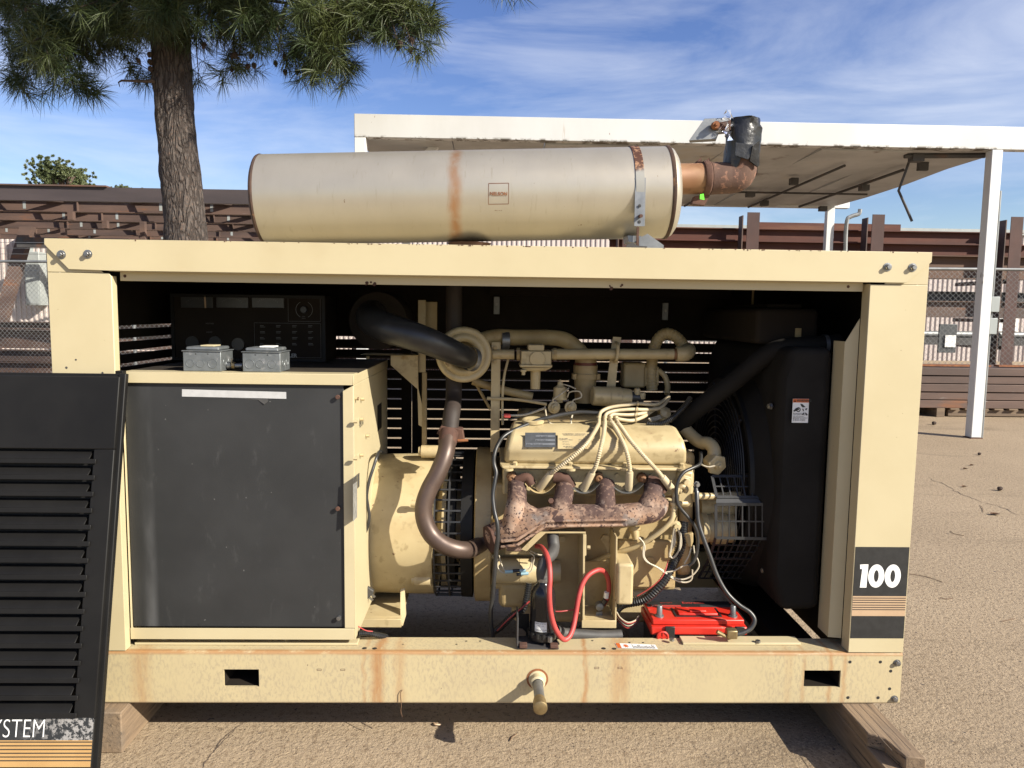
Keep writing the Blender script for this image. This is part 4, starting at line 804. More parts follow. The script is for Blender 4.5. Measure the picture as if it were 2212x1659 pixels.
# ---- engine
EC = MT['engine_cream']
blk = MB().box((1.376, .33, .40), (2.06, .86, .80)).build('engine_block', MT['cast_cream'], gen, .012)
MB().box((1.45, .36, .255), (1.98, .80, .398)).build('oil_pan', EC, gen, .03, seg=4)
a, b = ST(180, 530, .33), ST(560, 820, .33); MB().box((1.40, .325, b.z), (1.64, .37, a.z)).build('oil_pan_sump', MT['cast_cream'], gen, .025, seg=4)
rbox('block_side', (ST(775, 20, .31).x, .30, ST(0, 850, .31).z), (ST(1090, 20, .31).x, .329, ST(0, -30, .31).z), MT['cast_cream'], blk, .006)
p0, p1 = EN(1310, 1290, .31), EN(1900, 1290, .31); rbox('block_side', (p0.x, .305, .42), (2.05, .329, p0.z), MT['cast_cream'], blk, .006)
# cylinder head and valve cover
rbox('cylinder_head', (EN(195, 700, .30).x, .285, .770), (EN(2040, 700, .30).x, .55, .872), EC, gen, .008)
def loft(secL, secR):
    n = len(secL); return MB().add([*secL, *secR], [tuple(range(n-1, -1, -1)), tuple(range(n, 2*n))]+[(i, (i+1) % n, (i+1) % n+n, i+n) for i in range(n)])
sec = [(.262, .888), (.240, .946), (.262, .985), (.335, 1.018), (.47, 1.015), (.52, .93), (.52, .888)]
xl = [1.412, 1.418, 1.428, 1.440, 1.445, 1.43, 1.412]; xr = [2.066, 2.062, 2.053, 2.042, 2.038, 2.06, 2.066]
vc = loft([(x, y, z) for x, (y, z) in zip(xl, sec)], [(x, y, z) for x, (y, z) in zip(xr, sec)]).build('valve_cover', EC, gen, .017, seg=4, ang=60)
MB().prism([(1.405, .232, .878), (2.078, .232, .874), (2.085, .25, .880), (2.085, .53, .889), (1.398, .53, .891), (1.398, .25, .884)], (0, .0, .009)).build('cover_flange', EC, vc, .003)
rbox('gasket', (1.404, .248, .8722), (2.082, .52, .8765), MT['rubber'], gen, 0)
for zx in (250, 860, 1380, 1930): p = EN(zx, 610, .235); MB().lathe((p.x, .238, p.z-.004), (0, 0, 1), [(0, 0), (0, .018), (.008, .018), (.008, 0)], 16).build('flange_ear', EC, vc)
for zx, zy in ((315, 585), (852, 598), (1382, 600), (1930, 600)):
    p = EN(zx, zy, .245); MB().lathe((p.x, .247, .886), (0, -.25, 1), [(0, .0125), (.004, .0125), (.004, .0085), (.014, .0085), (.015, 0)], 6).build('bolt', EC, vc)
for (x0, x1) in ((1.452, 1.47), (1.99, 2.02)): pass
p = EN(490, 175, .36); MB().lathe((p.x, .37, 1.012), (0, -.12, 1), [(0, .030), (.010, .030), (.012, .041), (.022, .041), (.025, .036), (.025, .03), (.020, .02), (.020, 0)], 24).build('oil_cap', EC, vc)
MB().box((p.x-.02, .36, 1.026), (p.x+.02, .37, 1.034)).build('oil_cap_grip', EC, vc, .002)
for zx in (430, 720, 1020, 1300, 1640): MB().hexbolt(EN(zx, 668, .284), (0, -1, 0), .0085, .009).build('head_bolt', EC, gen)
for t in (2.5, 2.9, 3.3, 3.7): MB().hexbolt((1.372, AY+.285*math.cos(t), AZ+.285*math.sin(t)), (1, 0, 0), .010, .014).build('housing_bolt', EC, gen)
# plates stuck on the valve cover: in the plane of its sloping front
fo = Vector((0, .240, .946)); fv = (Vector((0, .262, .985))-fo).normalized(); fn = Vector((0, -fv.z, fv.y))
def face_pt(zx, zy, lift=.002):
    d = ray((1900+zx/2.458)/1.8229, (1600+zy/2.458)/1.8229); P0 = fo+fn*lift; t = (P0-CAM).dot(fn)/d.dot(fn); return CAM+d*t
def face_plate(x0, y0, x1, y1, name, m, lift, par=vc, th=.001):
    return MB().prism([face_pt(x0, y0, lift), face_pt(x1, y0, lift), face_pt(x1, y1, lift), face_pt(x0, y1, lift)], fn*th).build(name, m, par)
pl_ = face_plate(412, 255, 708, 398, 'data_plate', MT['plate'], .0075)
for x0, x1, yy in ((515, 700, 288), (510, 700, 327), (420, 700, 365)): face_plate(x0, yy-8, x1, yy+8, 'plate_field', MT['steel'], .0087, vc, .0004)
for s_, x0, yy in (('11128  G2610', 520, 296), ('84-331-1201-1', 515, 335), ('2010   TP-2203-102', 425, 373)): text_mesh(s_, .0075, face_pt(x0, yy, .0095), XV, fv, 'plate_lettering', MT['ink'], vc, squash=.95)
face_plate(728, 252, 1055, 412, 'oil_label', surf('tan_foil_label', (.58, .46, .25), (.50, .39, .20), 20, .4), .0075)
for s_, x0, yy in (('OIL REQUIREMENTS - TURBOCHARGED', 770, 270), ('GENERATOR SETS USING ANY A.P.I.', 780, 282), ('FOR AIR TEMPS', 738, 316), ('CONSISTENTLY ABOVE', 738, 328), ('80\u00b0F (27\u00b0C)', 775, 348), ('40\u00b0F (-20\u00b0C)', 775, 370), ('USE SAE 30', 930, 328), ('SAE 40 OR', 930, 348), ('OIL USED MUST HAVE', 780, 393), ('THE A.P.I. SERVICE', 800, 405)):
    text_mesh(s_, .0052, face_pt(x0, yy, .0090), XV, fv, 'label_lettering', MT['plate'], vc, squash=.9)
# manifold
mn_ = None
logp = [EN(1700, 900, .225), EN(1660, 1000, .20), EN(1500, 1040, .19), EN(1200, 1060, .185), EN(860, 1060, .185), EN(560, 1100, .19), EN(340, 1170, .20), EN(200, 1215, .22), EN(120, 1245, .25)]
mn_ = MB().tube(spl(logp, 6), [.034]+[.040]*20+[.040+.004*min(1,i/20) for i in range(6*8-20)], 18).build('exhaust_manifold', MT['manifold'], gen, ang=70)
for x0, x1 in ((335, 320), (790, 740), (1190, 1190), (1650, 1560)):
    pts = [EN(x0, 760, .262), EN(x0, 840, .225), EN((x0+x1)/2, 950, .20), EN(x1, 1060, .195)]
    if x0 == 335: pts[-1] = EN(290, 1190, .20)
    s_ = spl(pts, 6); MB().tube(s_, [.034-.004*math.sin(math.pi*i/(len(s_)-1))+.008*(i/(len(s_)-1)) for i in range(len(s_))], 16).build('manifold_runner', MT['manifold'], mn_, ang=70)
    MB().prism([EN(x0-85, 755, .262), EN(x0-20, 730, .262), EN(x0+75, 745, .262), EN(x0+80, 850, .255), EN(x0+20, 880, .25), EN(x0-60, 860, .255)], (0, .03, 0)).build('port_flange', MT['rust'], mn_, .004)
    p = EN(x0+40, 785, .24); MB().hexbolt(p, (0, -1, -.1), .010, .022).build('bolt', MT['rust'], mn_)
    MB().prism([EN(x0-45, 755, .235), EN(x0+10, 750, .235), EN(x0+10, 815, .232), EN(x0-45, 815, .232)], (0, .02, 0)).build('lock_tab', MT['rust'], mn_, .002)
for zx, zy in ((285, 690), (1125, 690), (1550, 700)):
    MB().lathe(EN(zx, zy, .262), (0, -1, 0), [(-.02, .020), (.0, .019), (.004, .0135), (.016, .0125), (.018, .006), (.014, .004), (.014, 0)], 8).build('stud', MT['stub'], mn_)
MB().tube(spl([EN(330, 720, .25), EN(430, 690, .245), EN(480, 760, .24)], 5), .017, 10).build('bolt_boss', MT['rust'], mn_)
MB().tube(spl([EN(690, 690, .25), EN(800, 700, .245), EN(860, 780, .25)], 5), .020, 10).build('bolt_boss', MT['rust'], mn_)
MB().tube(spl([EN(1600, 720, .25), EN(1680, 740, .245), EN(1740, 830, .25)], 5), .020, 10).build('bolt_boss', MT['rust'], mn_)
for (y0, y1, Ya, Yb) in ((1100, 1128, .140, .20), (1150, 1178, .145, .20)):
    MB().prism([EN(170, y0+205, Ya+.02), EN(330, y0+185, Ya+.01), EN(610, y0, Ya), EN(1400, y0-10, Ya), EN(1405, y1-14, Ya), EN(620, y1, Ya), EN(345, y1+182, Ya+.01), EN(180, y1+200, Ya+.02)], (0, Yb-Ya, 0)).build('manifold_rib', MT['manifold'], mn_, .004)
p = EN(660, 920, .19); MB().hexbolt(p, (0, -1, .4), .010, .018).build('bolt', MT['rust'], mn_)
MB().prism([EN(255, 930, .185), EN(400, 920, .18), EN(470, 985, .175), EN(640, 1040, .172), EN(640, 1110, .172), EN(470, 1150, .172), EN(340, 1225, .175), EN(190, 1270, .19), EN(205, 1130, .19)], (0, .05, 0)).build('manifold_web', MT['manifold'], mn_, .014, seg=4, ang=60)
MB().prism([EN(700, 1000, .178), EN(1680, 960, .178), EN(1700, 1020, .18), EN(1560, 1090, .172), EN(640, 1110, .172)], (0, .05, 0)).build('manifold_web', MT['manifold'], mn_, .012, seg=4, ang=60)
# wavy heat shields under the plug boots
for cx, wd in ((560, 110), (985, 110), (1400, 120)):
    V = []; n = 12
    for i in range(n+1):
        s_ = -1+2*i/n; zy = 845-95*abs(s_)**2.2+(0 if abs(s_) < .9 else 5); V.append(EN(cx+wd*s_*1.35, zy, .222))
    mb = MB()
    for a, b in zip(V, V[1:]): mb.prism([a, b, b+Vector((0, .05, .004)), a+Vector((0, .05, .004))], (0, 0, .0018))
    mb.build('heat_shield', MT['steel'] if cx > 900 else MT['cast_cream'], mn_, ang=70)
MB().prism([EN(1680, 770, .225), EN(1710, 780, .225), EN(1770, 870, .225), EN(1755, 880, .225)], (0, .03, 0)).build('heat_shield', MT['steel'], mn_)
# plug wires
def plug_wire(boot, mid, top, Yb, Yt):
    b0, b1 = EN(*boot[0], Yb), EN(*boot[1], Yb-.035)
    w = corrugated(MB(), [b1]+[EN(x, y, q) for x, y, q in mid], .0082, .0075, .22).build('spark_plug_wire', MT['plug_cream'], gen, ang=25)
    d_ = (b1-b0).normalized(); MB().tube([b0-d_*.004, b0, b0+d_*.01, b1, b1+d_*.004], [.009, .0135, .0145, .0125, .010], 14).build('boot', MT['plug_cream'], w)
    e = EN(*mid[-1]); MB().tube(spl([e]+[UR(x, y, q) for x, y, q in top], 6), .0068, 10).build('lead', MT['plug_cream'], w)
    return w
plug_wire(((545, 800), (655, 655)), [(720, 605, .19), (880, 480, .18), (1000, 370, .20), (1075, 260, .25), (1125, 170, .31)], [(885, 1380, .345), (905, 1330, .37), (990, 1290, .39), (1150, 1265, .40), (1260, 1252, .41), (1420, 1262, .43), (1500, 1228, .47), (1560, 1180, .5)], .245, .33)
plug_wire(((975, 805), (1060, 645)), [(1100, 570, .19), (1140, 420, .19), (1170, 290, .24), (1185, 160, .31)], [(940, 1380, .345), (965, 1345, .36), (1050, 1320, .38), (1200, 1308, .39), (1350, 1310, .41), (1480, 1290, .44), (1560, 1200, .49)], .245, .33)
plug_wire(((1412, 800), (1425, 640)), [(1425, 600, .205), (1400, 460, .195), (1350, 330, .23), (1275, 190, .30), (1250, 150, .31)], [(985, 1390, .345), (1015, 1358, .36), (1100, 1360, .37), (1200, 1360, .38), (1330, 1340, .41), (1430, 1290, .45), (1540, 1210, .5)], .245, .33)
plug_wire(((1830, 800), (1745, 690)), [(1690, 620, .205), (1560, 480, .195), (1430, 330, .23), (1340, 200, .30), (1315, 165, .31)], [(1045, 1395, .345), (1090, 1405, .35), (1200, 1416, .36), (1300, 1385, .39), (1380, 1335, .43), (1500, 1250, .48)], .245, .33)
for zx in (870, 930, 985, 1035): p = UR(zx+10, 1395, .335); MB().lathe(p, (0, .3, 1), [(0, .0085), (.008, .0085)], 12).build('wire_clip', EC, vc)
for zx, zy, Y_ in ((1248, 1250, .405), (1243, 1308, .39), (1238, 1358, .38), (1232, 1410, .365)): MB().lathe(UR(zx, zy, Y_), (1, 0, 0), [(0, .0095), (.006, .0095)], 10).build('wire_clip', EC, vc)
# head end boss, pipes at the right of the head
MB().lathe(EN(1960, 740, .27), (.15, -1, .1), [(-.03, .034), (.0, .032), (.008, .028), (.008, .018), (.026, .0165), (.028, 0)], 6).build('head_plug', EC, gen, .002)
p0 = EN(1860, 700, .30); rbox('head_block', (p0.x, .27, .73), (EN(2050, 700, .27).x, .36, .868), EC, gen, .012)
gp = MB().tube(spl([EN(1920, 830, .235), EN(1900, 790, .23), EN(1935, 775, .23), EN(1970, 800, .235), EN(1962, 830, .24)], 6), .0095, 10).build('lifting_hook', EC, gen)
dt = MB().tube(spl([EN(1890, 790, .22), EN(1862, 880, .21), EN(1850, 1000, .205), EN(1830, 1100, .20), EN(1760, 1180, .20), EN(1640, 1270, .21), EN(1480, 1360, .23), EN(1300, 1420, .26), EN(1130, 1480, .30), EN(1000, 1530, .32)], 8), .0095, 12).build('dipstick_tube', EC, gen)
MB().lathe(EN(1852, 925, .205), (.03, 0, -1), [(0, .010), (0, .0135), (.010, .0135), (.012, .0105), (.02, .0105), (.022, .0125), (.03, .0125)], 12).build('tube_collar', EC, dt)
MB().tube([EN(1760, 935, .22), EN(1980, 940, .25)], .0085, 10).build('clamp_rod', EC, gen); MB().hexbolt(EN(1725, 960, .205), (.3, -1, 0), .013, .02).build('clamp_nut', MT['steel'], gen)
MB().tube([EN(2040, 870, .26), EN(2230, 870, .27), EN(2500, 860, .30)], .013, 14).build('coolant_pipe', EC, gen)
MB().tube([EN(1700, 905, .29), EN(2050, 905, .29)], .008, 10).build('coolant_pipe', EC, gen)
# rear intake clutter between the banks, above the valve cover
rbox('intake_manifold', (1.47, .46, .90), (2.05, .70, 1.035), MT['cast_cream'], gen, .02)
rbox('intake_riser', (UR(150, 1300, .5).x, .47, 1.0), (UR(430, 1300, .5).x, .60, UR(0, 1330, .5).z), MT['cast_cream'], gen, .015)
cb = UR(750, 1000, .60); z = lambda zy, Y_=.60: UR(750, zy, Y_).z
cbo = MB().lathe((cb.x, .60, z(1240)), (0, 0, 1), [(0, .040), (z(1010)-z(1240), .045), (z(1010)-z(1240), .055), (z(960)-z(1240), .055), (z(960)-z(1240), .048), (z(880)-z(1240), .048), (z(880)-z(1240), .043), (z(820)-z(1240), .043)], 24).build('carburettor', MT['cast_cream'], gen)
MB().lathe((cb.x, .60, z(905)), (0, 0, 1), [(0, .0445), (.022, .0455)], 24).build('red_sleeve', surf('red_silicone', (.16, .035, .02), (.12, .03, .02), 12, .5), cbo)
for dx in (-.047, .047): MB().hexbolt((cb.x+dx, .56, z(1010)), (0, 0, 1), .007, .022).build('bolt', MT['cast_cream'], cbo)
ip = MB().tube(spl([UP(1430, 800, .50), UR(-150, 612, .56), UR(100, 612, .60), UR(400, 612, .60), UR(560, 640, .60), UR(690, 740, .60), UR(745, 830, .60)], 8), .031, 20).build('intake_pipe', MT['cast_cream'], gen, ang=60)
MB().lathe(UR(-65, 640, .565), (1, .15, 0), [(0, .034), (.03, .034)], 20).build('hose_clamp', MT['steel'], ip)
gpz = MB().tube([UR(-150, 775, .50), UR(60, 775, .50)], .019, 16).build('gas_pipe', EC, gen)
MB().tube([UR(425, 773, .50), UR(1640, 773, .50)], .0208, 18).build('gas_pipe', EC, gen)
for zx in (85, 440): MB().lathe(UR(zx, 773, .50), (1, 0, 0), [(0, .024), (.012, .024), (.012, .02)], 8).build('pipe_union', MT['cast_cream'], gpz)
MB().lathe(UR(1600, 773, .50), (1, 0, 0), [(0, .0212), (.018, .0212)], 18).build('pipe_thread', MT['stub'], gpz)
q = [UR(1630, 773, .50), UR(1700, 770, .50), UR(1735, 755, .52), UR(1745, 735, .56)]; MB().tube(spl(q, 6), [.029, .029, .0295]+[.030]*16, 18).build('pipe_elbow', EC, gpz)
rg = MB(); a, b = UR(128, 740, .455), UR(420, 880, .455); rg.box((a.x, .455, b.z), (b.x, .55, a.z)); a, b = UR(195, 680, .46), UR(352, 742, .46); rg.box((a.x, .46, b.z+.0), (b.x, .545, a.z))
rgo = rg.build('gas_regulator', EC, gen, .004); a, b = UR(115, 872, .445), UR(430, 905, .445); rbox('regulator_flange', (a.x, .445, b.z), (b.x, .555, a.z), EC, rgo, .004); MB().prism([UR(130, 907, .45), UR(425, 907, .45), UR(360, 938, .46), UR(180, 938, .46)], (0, .09, 0)).build('regulator_flange', EC, rgo, .003)
p = UR(268, 930, .50); MB().lathe((p.x, .50, UR(0, 1106, .5).z), (0, 0, 1), [(0, 0), (0, .0185), (UR(0, 930, .5).z-UR(0, 1106, .5).z, .0195)], 18).build('regulator_stem', EC, rgo)
p = UR(150, 975, .45); MB().lathe((p.x, .45, p.z), (0, 0, 1), [(0, 0), (0, .007), (.012, .007), (.012, .011), (.02, .011)], 8).build('bolt', EC, rgo)
p = UR(285, 820, .452); MB().lathe(p, (0, -1, 0), [(0, .030), (.003, .028), (.004, 0)], 24).build('regulator_boss', EC, rgo)
MB().prism([UR(1018, 605, .53), UR(1097, 610, .53), UR(1078, 720, .53), UR(1040, 1105, .53), UR(955, 1105, .53), UR(1000, 720, .53)], (0, .005, 0)).build('pipe_strap_bracket', EC, gen)
MB().tube(spl([UR(1050, 660, .525), UR(1065, 690, .475), UR(1062, 775, .470), UR(1050, 830, .475), UR(1035, 845, .525)], 6), .006, 8).build('u_bolt', EC, gen)
ah = corrugated(MB(), [UR(1395, 1120, .62), UR(1385, 980, .62), UR(1395, 850, .62), UR(1410, 730, .61), UR(1460, 620, .60), UR(1540, 575, .59), UR(1630, 610, .58), UR(1700, 690, .57), UR(1740, 745, .56)], .0235, .012, .06, 16).build('braided_hose', MT['cast_cream'], gen)
oc = MB().lathe(UR(815, 1175, .50), (1, .1, -.06), [(0, 0), (0, .033), (.004, .037), (.066, .038), (.066, .040), (.11, .040), (.112, .037), (.15, .035), (.15, 0)], 28).build('ignition_coil', EC, gen)
MB().lathe(UR(1180, 1190, .51), (1, .1, -.06), [(0, .024), (.05, .024), (.05, 0)], 20).build('coil_neck', MT['rubber'], oc)
for zx, zy in ((1250, 1100), (1300, 1140)): MB().lathe(UR(zx, zy+60, .50), (0, -.2, 1), [(0, .012), (.02, .012), (.024, .009), (.024, 0)], 12).build('coil_terminal', EC, oc)
gb = UR(1210, 970, .66); rbox('governor_box', (gb.x-.045, .62, gb.z-.05), (gb.x+.045, .70, gb.z+.05), MT['cast_cream'], gen, .008)
gb = UR(1380, 960, .64); rbox('governor_box', (gb.x-.03, .61, gb.z-.05), (gb.x+.03, .68, gb.z+.03), MT['cast_cream'], gen, .008)
MB().tube(spl([UR(1460, 930, .62), UR(1520, 990, .61), UR(1545, 1080, .60), UR(1540, 1160, .58)], 6), .011, 10).build('fuel_hose', MT['cast_cream'], gen)
# throttle solenoid and its little pulleys
so_ = UR(505, 1130, .50); slo = MB().lathe((so_.x, .50, UR(0, 1235, .5).z), (0, 0, 1), [(0, 0), (0, .012), (.012, .012), (.012, .029), (.02, .029), (.02, .026), (.058, .025), (.064, .014), (.07, .010), (.078, .010), (.08, .004), (.088, .003)], 20).build('fuel_solenoid', EC, gen)
for zx, zy in ((440, 1285), (600, 1285)): MB().lathe(UR(zx, zy, .47), (.25, -1, 0), [(0, .022), (.004, .024), (.010, .024), (.012, .016), (.022, .014), (.024, .008), (.030, .008), (.030, 0)], 20).build('relay_disc', EC, slo)
MB().tube(spl([UR(510, 1060, .50), UR(590, 1080, .49), UR(660, 1110, .49)], 5), .0025, 6).build('solenoid_wire', MT['wire_white'], slo)
MB().tube(spl([UR(590, 1100, .48), UR(500, 1170, .45), UR(440, 1210, .44), UR(440, 1240, .45)], 6), .0025, 6).build('solenoid_wire', MT['wire_white'], slo)
MB().tube(spl([UR(575, 1190, .47), UR(600, 1140, .46), UR(690, 1135, .46), UR(710, 1190, .46), UR(640, 1215, .46), UR(615, 1250, .46)], 6), .0028, 6).build('solenoid_wire', MT['wire_white'], slo)
MB().tube(spl([UR(360, 1280, .44), UR(370, 1360, .40), UR(390, 1420, .39), UR(440, 1450, .385), UR(600, 1450, .39), UR(610, 1415, .40), UR(625, 1360, .43), UR(650, 1330, .45)], 6), .003, 6).build('solenoid_wire', MT['wire_white'], slo)
for pts_, r_, m in (([(-200, 1200, .50), (100, 1215, .48), (375, 1258, .455)], .006, EC), ([(-60, 1365, .46), (160, 1360, .45), (360, 1295, .45)], .0045, MT['wire_white']), ([(0, 1410, .46), (150, 1370, .45), (230, 1320, .46)], .0028, MT['rubber'])):
    MB().tube(spl([UR(*p) for p in pts_], 6), r_, 8).build('control_cable', m, gen)
p = UR(0, 1370, .45); rbox('wire_connector', (p.x-.016, .445, p.z-.008), (p.x+.01, .46, p.z+.008), MT['red_cable'], gen, .003)
rbox('distributor', (UR(1520, 1360, .45).x-.02, .44, UR(0, 1420, .45).z), (UR(1520, 1360, .45).x+.02, .50, UR(0, 1280, .45).z), EC, gen, .008)
MB().lathe(UR(1515, 1350, .435), (.3, -.8, .6), [(0, .020), (.006, .022), (.010, .022), (.014, .010), (.02, 0)], 16).build('distributor_cap', EC, gen)
for i in range(3): MB().tube(spl([UR(1360+12*i, 1400+12*i, .40), UR(1430+6*i, 1380+14*i, .42), UR(1530, 1345+12*i, .44)], 5), .003, 6).build('ignition_wire', MT['wire_white'], gen)
corrugated(MB(), [UR(1340, 1445, .36), UR(1460, 1450, .36), UR(1570, 1405, .36), UR(1660, 1330, .37), UR(1730, 1250, .39), UR(1765, 1195, .41)], .0105, .0065, .2).build('wire_loom', MT['black_plastic'], gen, ang=25)
MB().tube(spl([UR(890, 1345, .37), UR(700, 1335, .375), UR(540, 1355, .37), UR(400, 1385, .36), UR(270, 1420, .35), EN(240, 265, .30), EN(150, 370, .26), EN(112, 480, .23), EN(112, 560, .21), EN(132, 640, .20), EN(120, 720, .19), EN(100, 860, .175), EN(112, 1000, .16), EN(145, 1150, .145), EN(148, 1290, .14), EN(128, 1420, .14), ST(165, 60, .14), ST(140, 300, .14), ST(125, 520, .14), ST(110, 700, .145), ST(90, 850, .15), ST(95, 1000, .155), ST(115, 1130, .16), ST(120, 1250, .17)], 8), .0075, 10).build('ground_cable', MT['rubber'], gen)

# air cleaner behind, with its black elbow hose
ac = MB().lathe(UP(620, 500, .72), (0, -1, 0), [(0, 0), (0, .112), (.012, .116), (.03, .116), (.035, .11), (.24, .108), (.24, 0)], 40).build('air_cleaner', MT['inner_black'], gen)
pc = UP(1455, 875, .43); cone = MB().lathe(pc, (.12, -1, .05), [(-.09, .06), (-.02, .100), (.004, .104), (.010, .100), (.014, .092), (.008, .080), (.012, .078), (.016, .070), (.018, .062), (.010, .050), (-.02, .048)], 48).build('air_inlet_horn', EC, gen, ang=60)
hp = spl([UP(1500, 910, .385), UP(1430, 885, .335), UP(1280, 820, .285), UP(1080, 735, .25), UP(850, 655, .25), UP(640, 590, .285), UP(500, 530, .35), UP(440, 470, .42), UP(470, 430, .50)], 8)
MB().tube(hp, [.038+.016*min(1, i/40) for i in range(len(hp))], 28).build('intake_hose', MT['rubber'], gen, ang=70)
MB().lathe(UP(1560, 930, .40), (-.7, -.7, .2), [(0, .044), (.010, .045), (.020, .044)], 28).build('hose_clamp', MT['steel'], gen)
p0, p1 = UP(957, 280, .62), UP(1040, 1068, .62); rbox('support_post', (p0.x, .62, p1.z), (p1.x, .625, p0.z), EC, gen, .001)
p0, p1 = UP(1042, 300, .66), UP(1163, 640, .66); rbox('support_post', (p0.x, .66, p1.z), (p1.x, .665, p0.z), MT['cast_cream'], gen, .001)
p0, p1 = UP(1000, 1070, .64), UP(1050, 1660, .64); rbox('support_post', (p0.x, .64, p1.z-.12), (p1.x, .66, p0.z), MT['cast_cream'], gen, .001)
MB().prism([UP(660, 885, .60), UP(955, 885, .60), UP(960, 1240, .60), UP(1000, 1420, .60), UP(1000, 1660, .60), UP(962, 1640, .60), UP(950, 1250, .60), UP(660, 990, .60)], (0, .004, 0)).build('gusset_bracket', EC, gen)
p0, p1 = UP(330, 872, .56), UP(955, 884, .56); rbox('shelf_plate', (p0.x, .56, p1.z), (p1.x, .68, p0.z), EC, gen, .001)
for zx in (410, 788): MB().hexbolt(UP(zx, 890, .58), (0, 0, -1), .007, .012).build('bolt', MT['cast_cream'], gen)
p0, p1 = UP(1757, 740, .50), UP(1845, 1660, .50); rbox('support_angle', (p0.x, .50, p1.z-.10), (p1.x-.004, .504, p0.z), EC, gen, .001); rbox('support_angle', (p1.x-.004, .50, p1.z-.10), (p1.x, .53, p0.z), EC, gen, .001)
for zy in (800, 950): MB().lathe(UP(1795, zy, .499), (0, -1, 0), [(0, .009), (.003, .009), (.003, .006), (.012, .006), (.012, 0)], 8).build('bolt', MT['cast_cream'], gen)
MB().tube(spl([UP(1550, 1160, .56), UP(1680, 1200, .56), UP(1880, 1260, .57), UP(2200, 1330, .58)], 6), .016, 12).build('breather_hose', MT['cast_cream'], gen)
MB().tube([UP(1590, 1200, .58), UP(1745, 1470, .58)], .006, 8).build('tie_rod', MT['cast_cream'], gen)
MB().tube(spl([UP(1940, 920, .52), UP(1900, 1080, .51), UP(1880, 1250, .50), UP(1875, 1450, .50), UP(1880, 1640, .49)], 5), .005, 8).build('fuel_line', EC, gen)

# below the manifold: starter, brackets, relay box
st_ = MB().lathe(ST(140, 405, .29), (1, 0, 0), [(0, .030), (.0, .046), (.19, .046), (.195, .043), (.235, .041), (.236, 0)], 36).build('starter_motor', EC, gen)
MB().lathe(ST(400, 405, .29), (1, 0, 0), [(0, .0465), (.0015, .0465)], 36).build('starter_seam', MT['cast_cream'], st_)
a, b = ST(245, 190, .235), ST(515, 235, .235); rbox('relay', (a.x, .235, b.z), (b.x, .28, a.z+.012), MT['cast_cream'], gen, .003)
rl = MB().add([ST(258, 135, .232), ST(430, 135, .232), ST(430, 195, .232), ST(262, 195, .232)], [(0, 1, 2, 3)]).build('relay_label', surf('faded_pink_label', (.40, .26, .2), (.34, .22, .17), 20, .6), gen)
text_mesh('DO NOT ATTACH', .0078, ST(270, 172, .2315), XV, ZV, 'label_lettering', MT['rust'], rl, squash=.85); text_mesh('NEGATIVE STRAP', .0078, ST(270, 194, .2315), XV, ZV, 'label_lettering', MT['rust'], rl, squash=.85)
for pts_ in ([(180, 240), (200, 320), (240, 400), (290, 420)], [(165, 280), (170, 380), (230, 430), (330, 420)], [(540, 260), (530, 330), (500, 390), (400, 405)], [(510, 210), (560, 250), (550, 330), (520, 420), (420, 440)], [(520, 190), (600, 230), (670, 240)]):
    MB().tube(spl([ST(x_, y_, .225) for x_, y_ in pts_], 6), .0026, 6).build('signal_wire', MT['wire_white'], gen)
for x0, y0, x1, y1, m in ((245, 400, 330, 435, 'blue'), (330, 390, 405, 425, 'black_plastic'), (405, 390, 470, 420, 'blue'), (370, 430, 420, 460, 'black_plastic'), (420, 425, 500, 450, 'blue')):
    a, b = ST(x0, y0, .222), ST(x1, y1, .222); MB().tube([a.lerp(Vector((a.x, a.y, b.z)), .6), b.lerp(Vector((b.x, b.y, a.z)), .6)], .0062, 8).build('wire_connector', MT[m], gen)
MB().prism([EN(375, 1385, .165), EN(560, 1210, .165), EN(1000, 1215, .165), EN(1000, 1228, .165), EN(610, 1228, .165), EN(430, 1400, .165)], (0, .006, 0)).build('heat_deflector', EC, gen)
MB().prism([EN(375, 1385, .164), EN(560, 1200, .164), EN(610, 1228, .164), EN(425, 1400, .164)], (0, .10, .02)).build('heat_deflector', EC, gen)
MB().prism([EN(560, 1215, .17), EN(1000, 1218, .17), EN(1000, 1222, .17), EN(600, 1222, .17)], (0, .12, .0)).build('heat_deflector', EC, gen)
MB().prism([ST(1095, 20, .15), ST(1130, 15, .15), ST(1130, 240, .15), ST(1115, 250, .15), ST(1112, 960, .15), ST(1088, 960, .15)], (0, .14, 0)).build('mount_bracket', EC, gen, .001)
MB().prism([ST(1452, 40, .15), ST(1470, 40, .15), ST(1458, 960, .15), ST(1440, 960, .15)], (0, .14, 0)).build('mount_bracket', EC, gen, .001)
a, b = ST(1080, 950, .145), ST(1456, 1035, .145); rbox('mount_bracket', (a.x, .145, b.z), (b.x, .15, a.z), EC, gen, .002)
a, b = ST(1112, 960, .15), ST(1440, 950, .15); rbox('mount_bracket', (a.x, .152, a.z-.006), (b.x, .288, a.z), EC, gen, 0)
rbox('mount_back', (a.x, .29, a.z), (b.x, .294, ST(0, 300, .29).z), MT['cast_cream'], gen, 0)
MB().hexbolt(EN(1185, 1275, .295), (0, -1, 0), .017, .014).build('bolt', EC, gen); MB().hexbolt(EN(770, 1280, .30), (0, -1, 0), .012, .01).build('bolt', EC, gen)
MB().hexbolt(EN(1015, 1365, .155), (1, -.2, 0), .007, .01).build('bolt', EC, gen)
MB().prism([EN(1165, 1310, .29), EN(1245, 1310, .29), EN(1225, 1390, .285), EN(1240, 1520, .285), EN(1195, 1510, .285), EN(1205, 1390, .285)], (0, .006, 0)).build('filler_plate', EC, gen)
a, b = ST(1472, 335, .13), ST(1638, 785, .13); rbox('regulator_box', (a.x, .13, b.z), (b.x, .26, a.z), EC, gen, .010, seg=3)
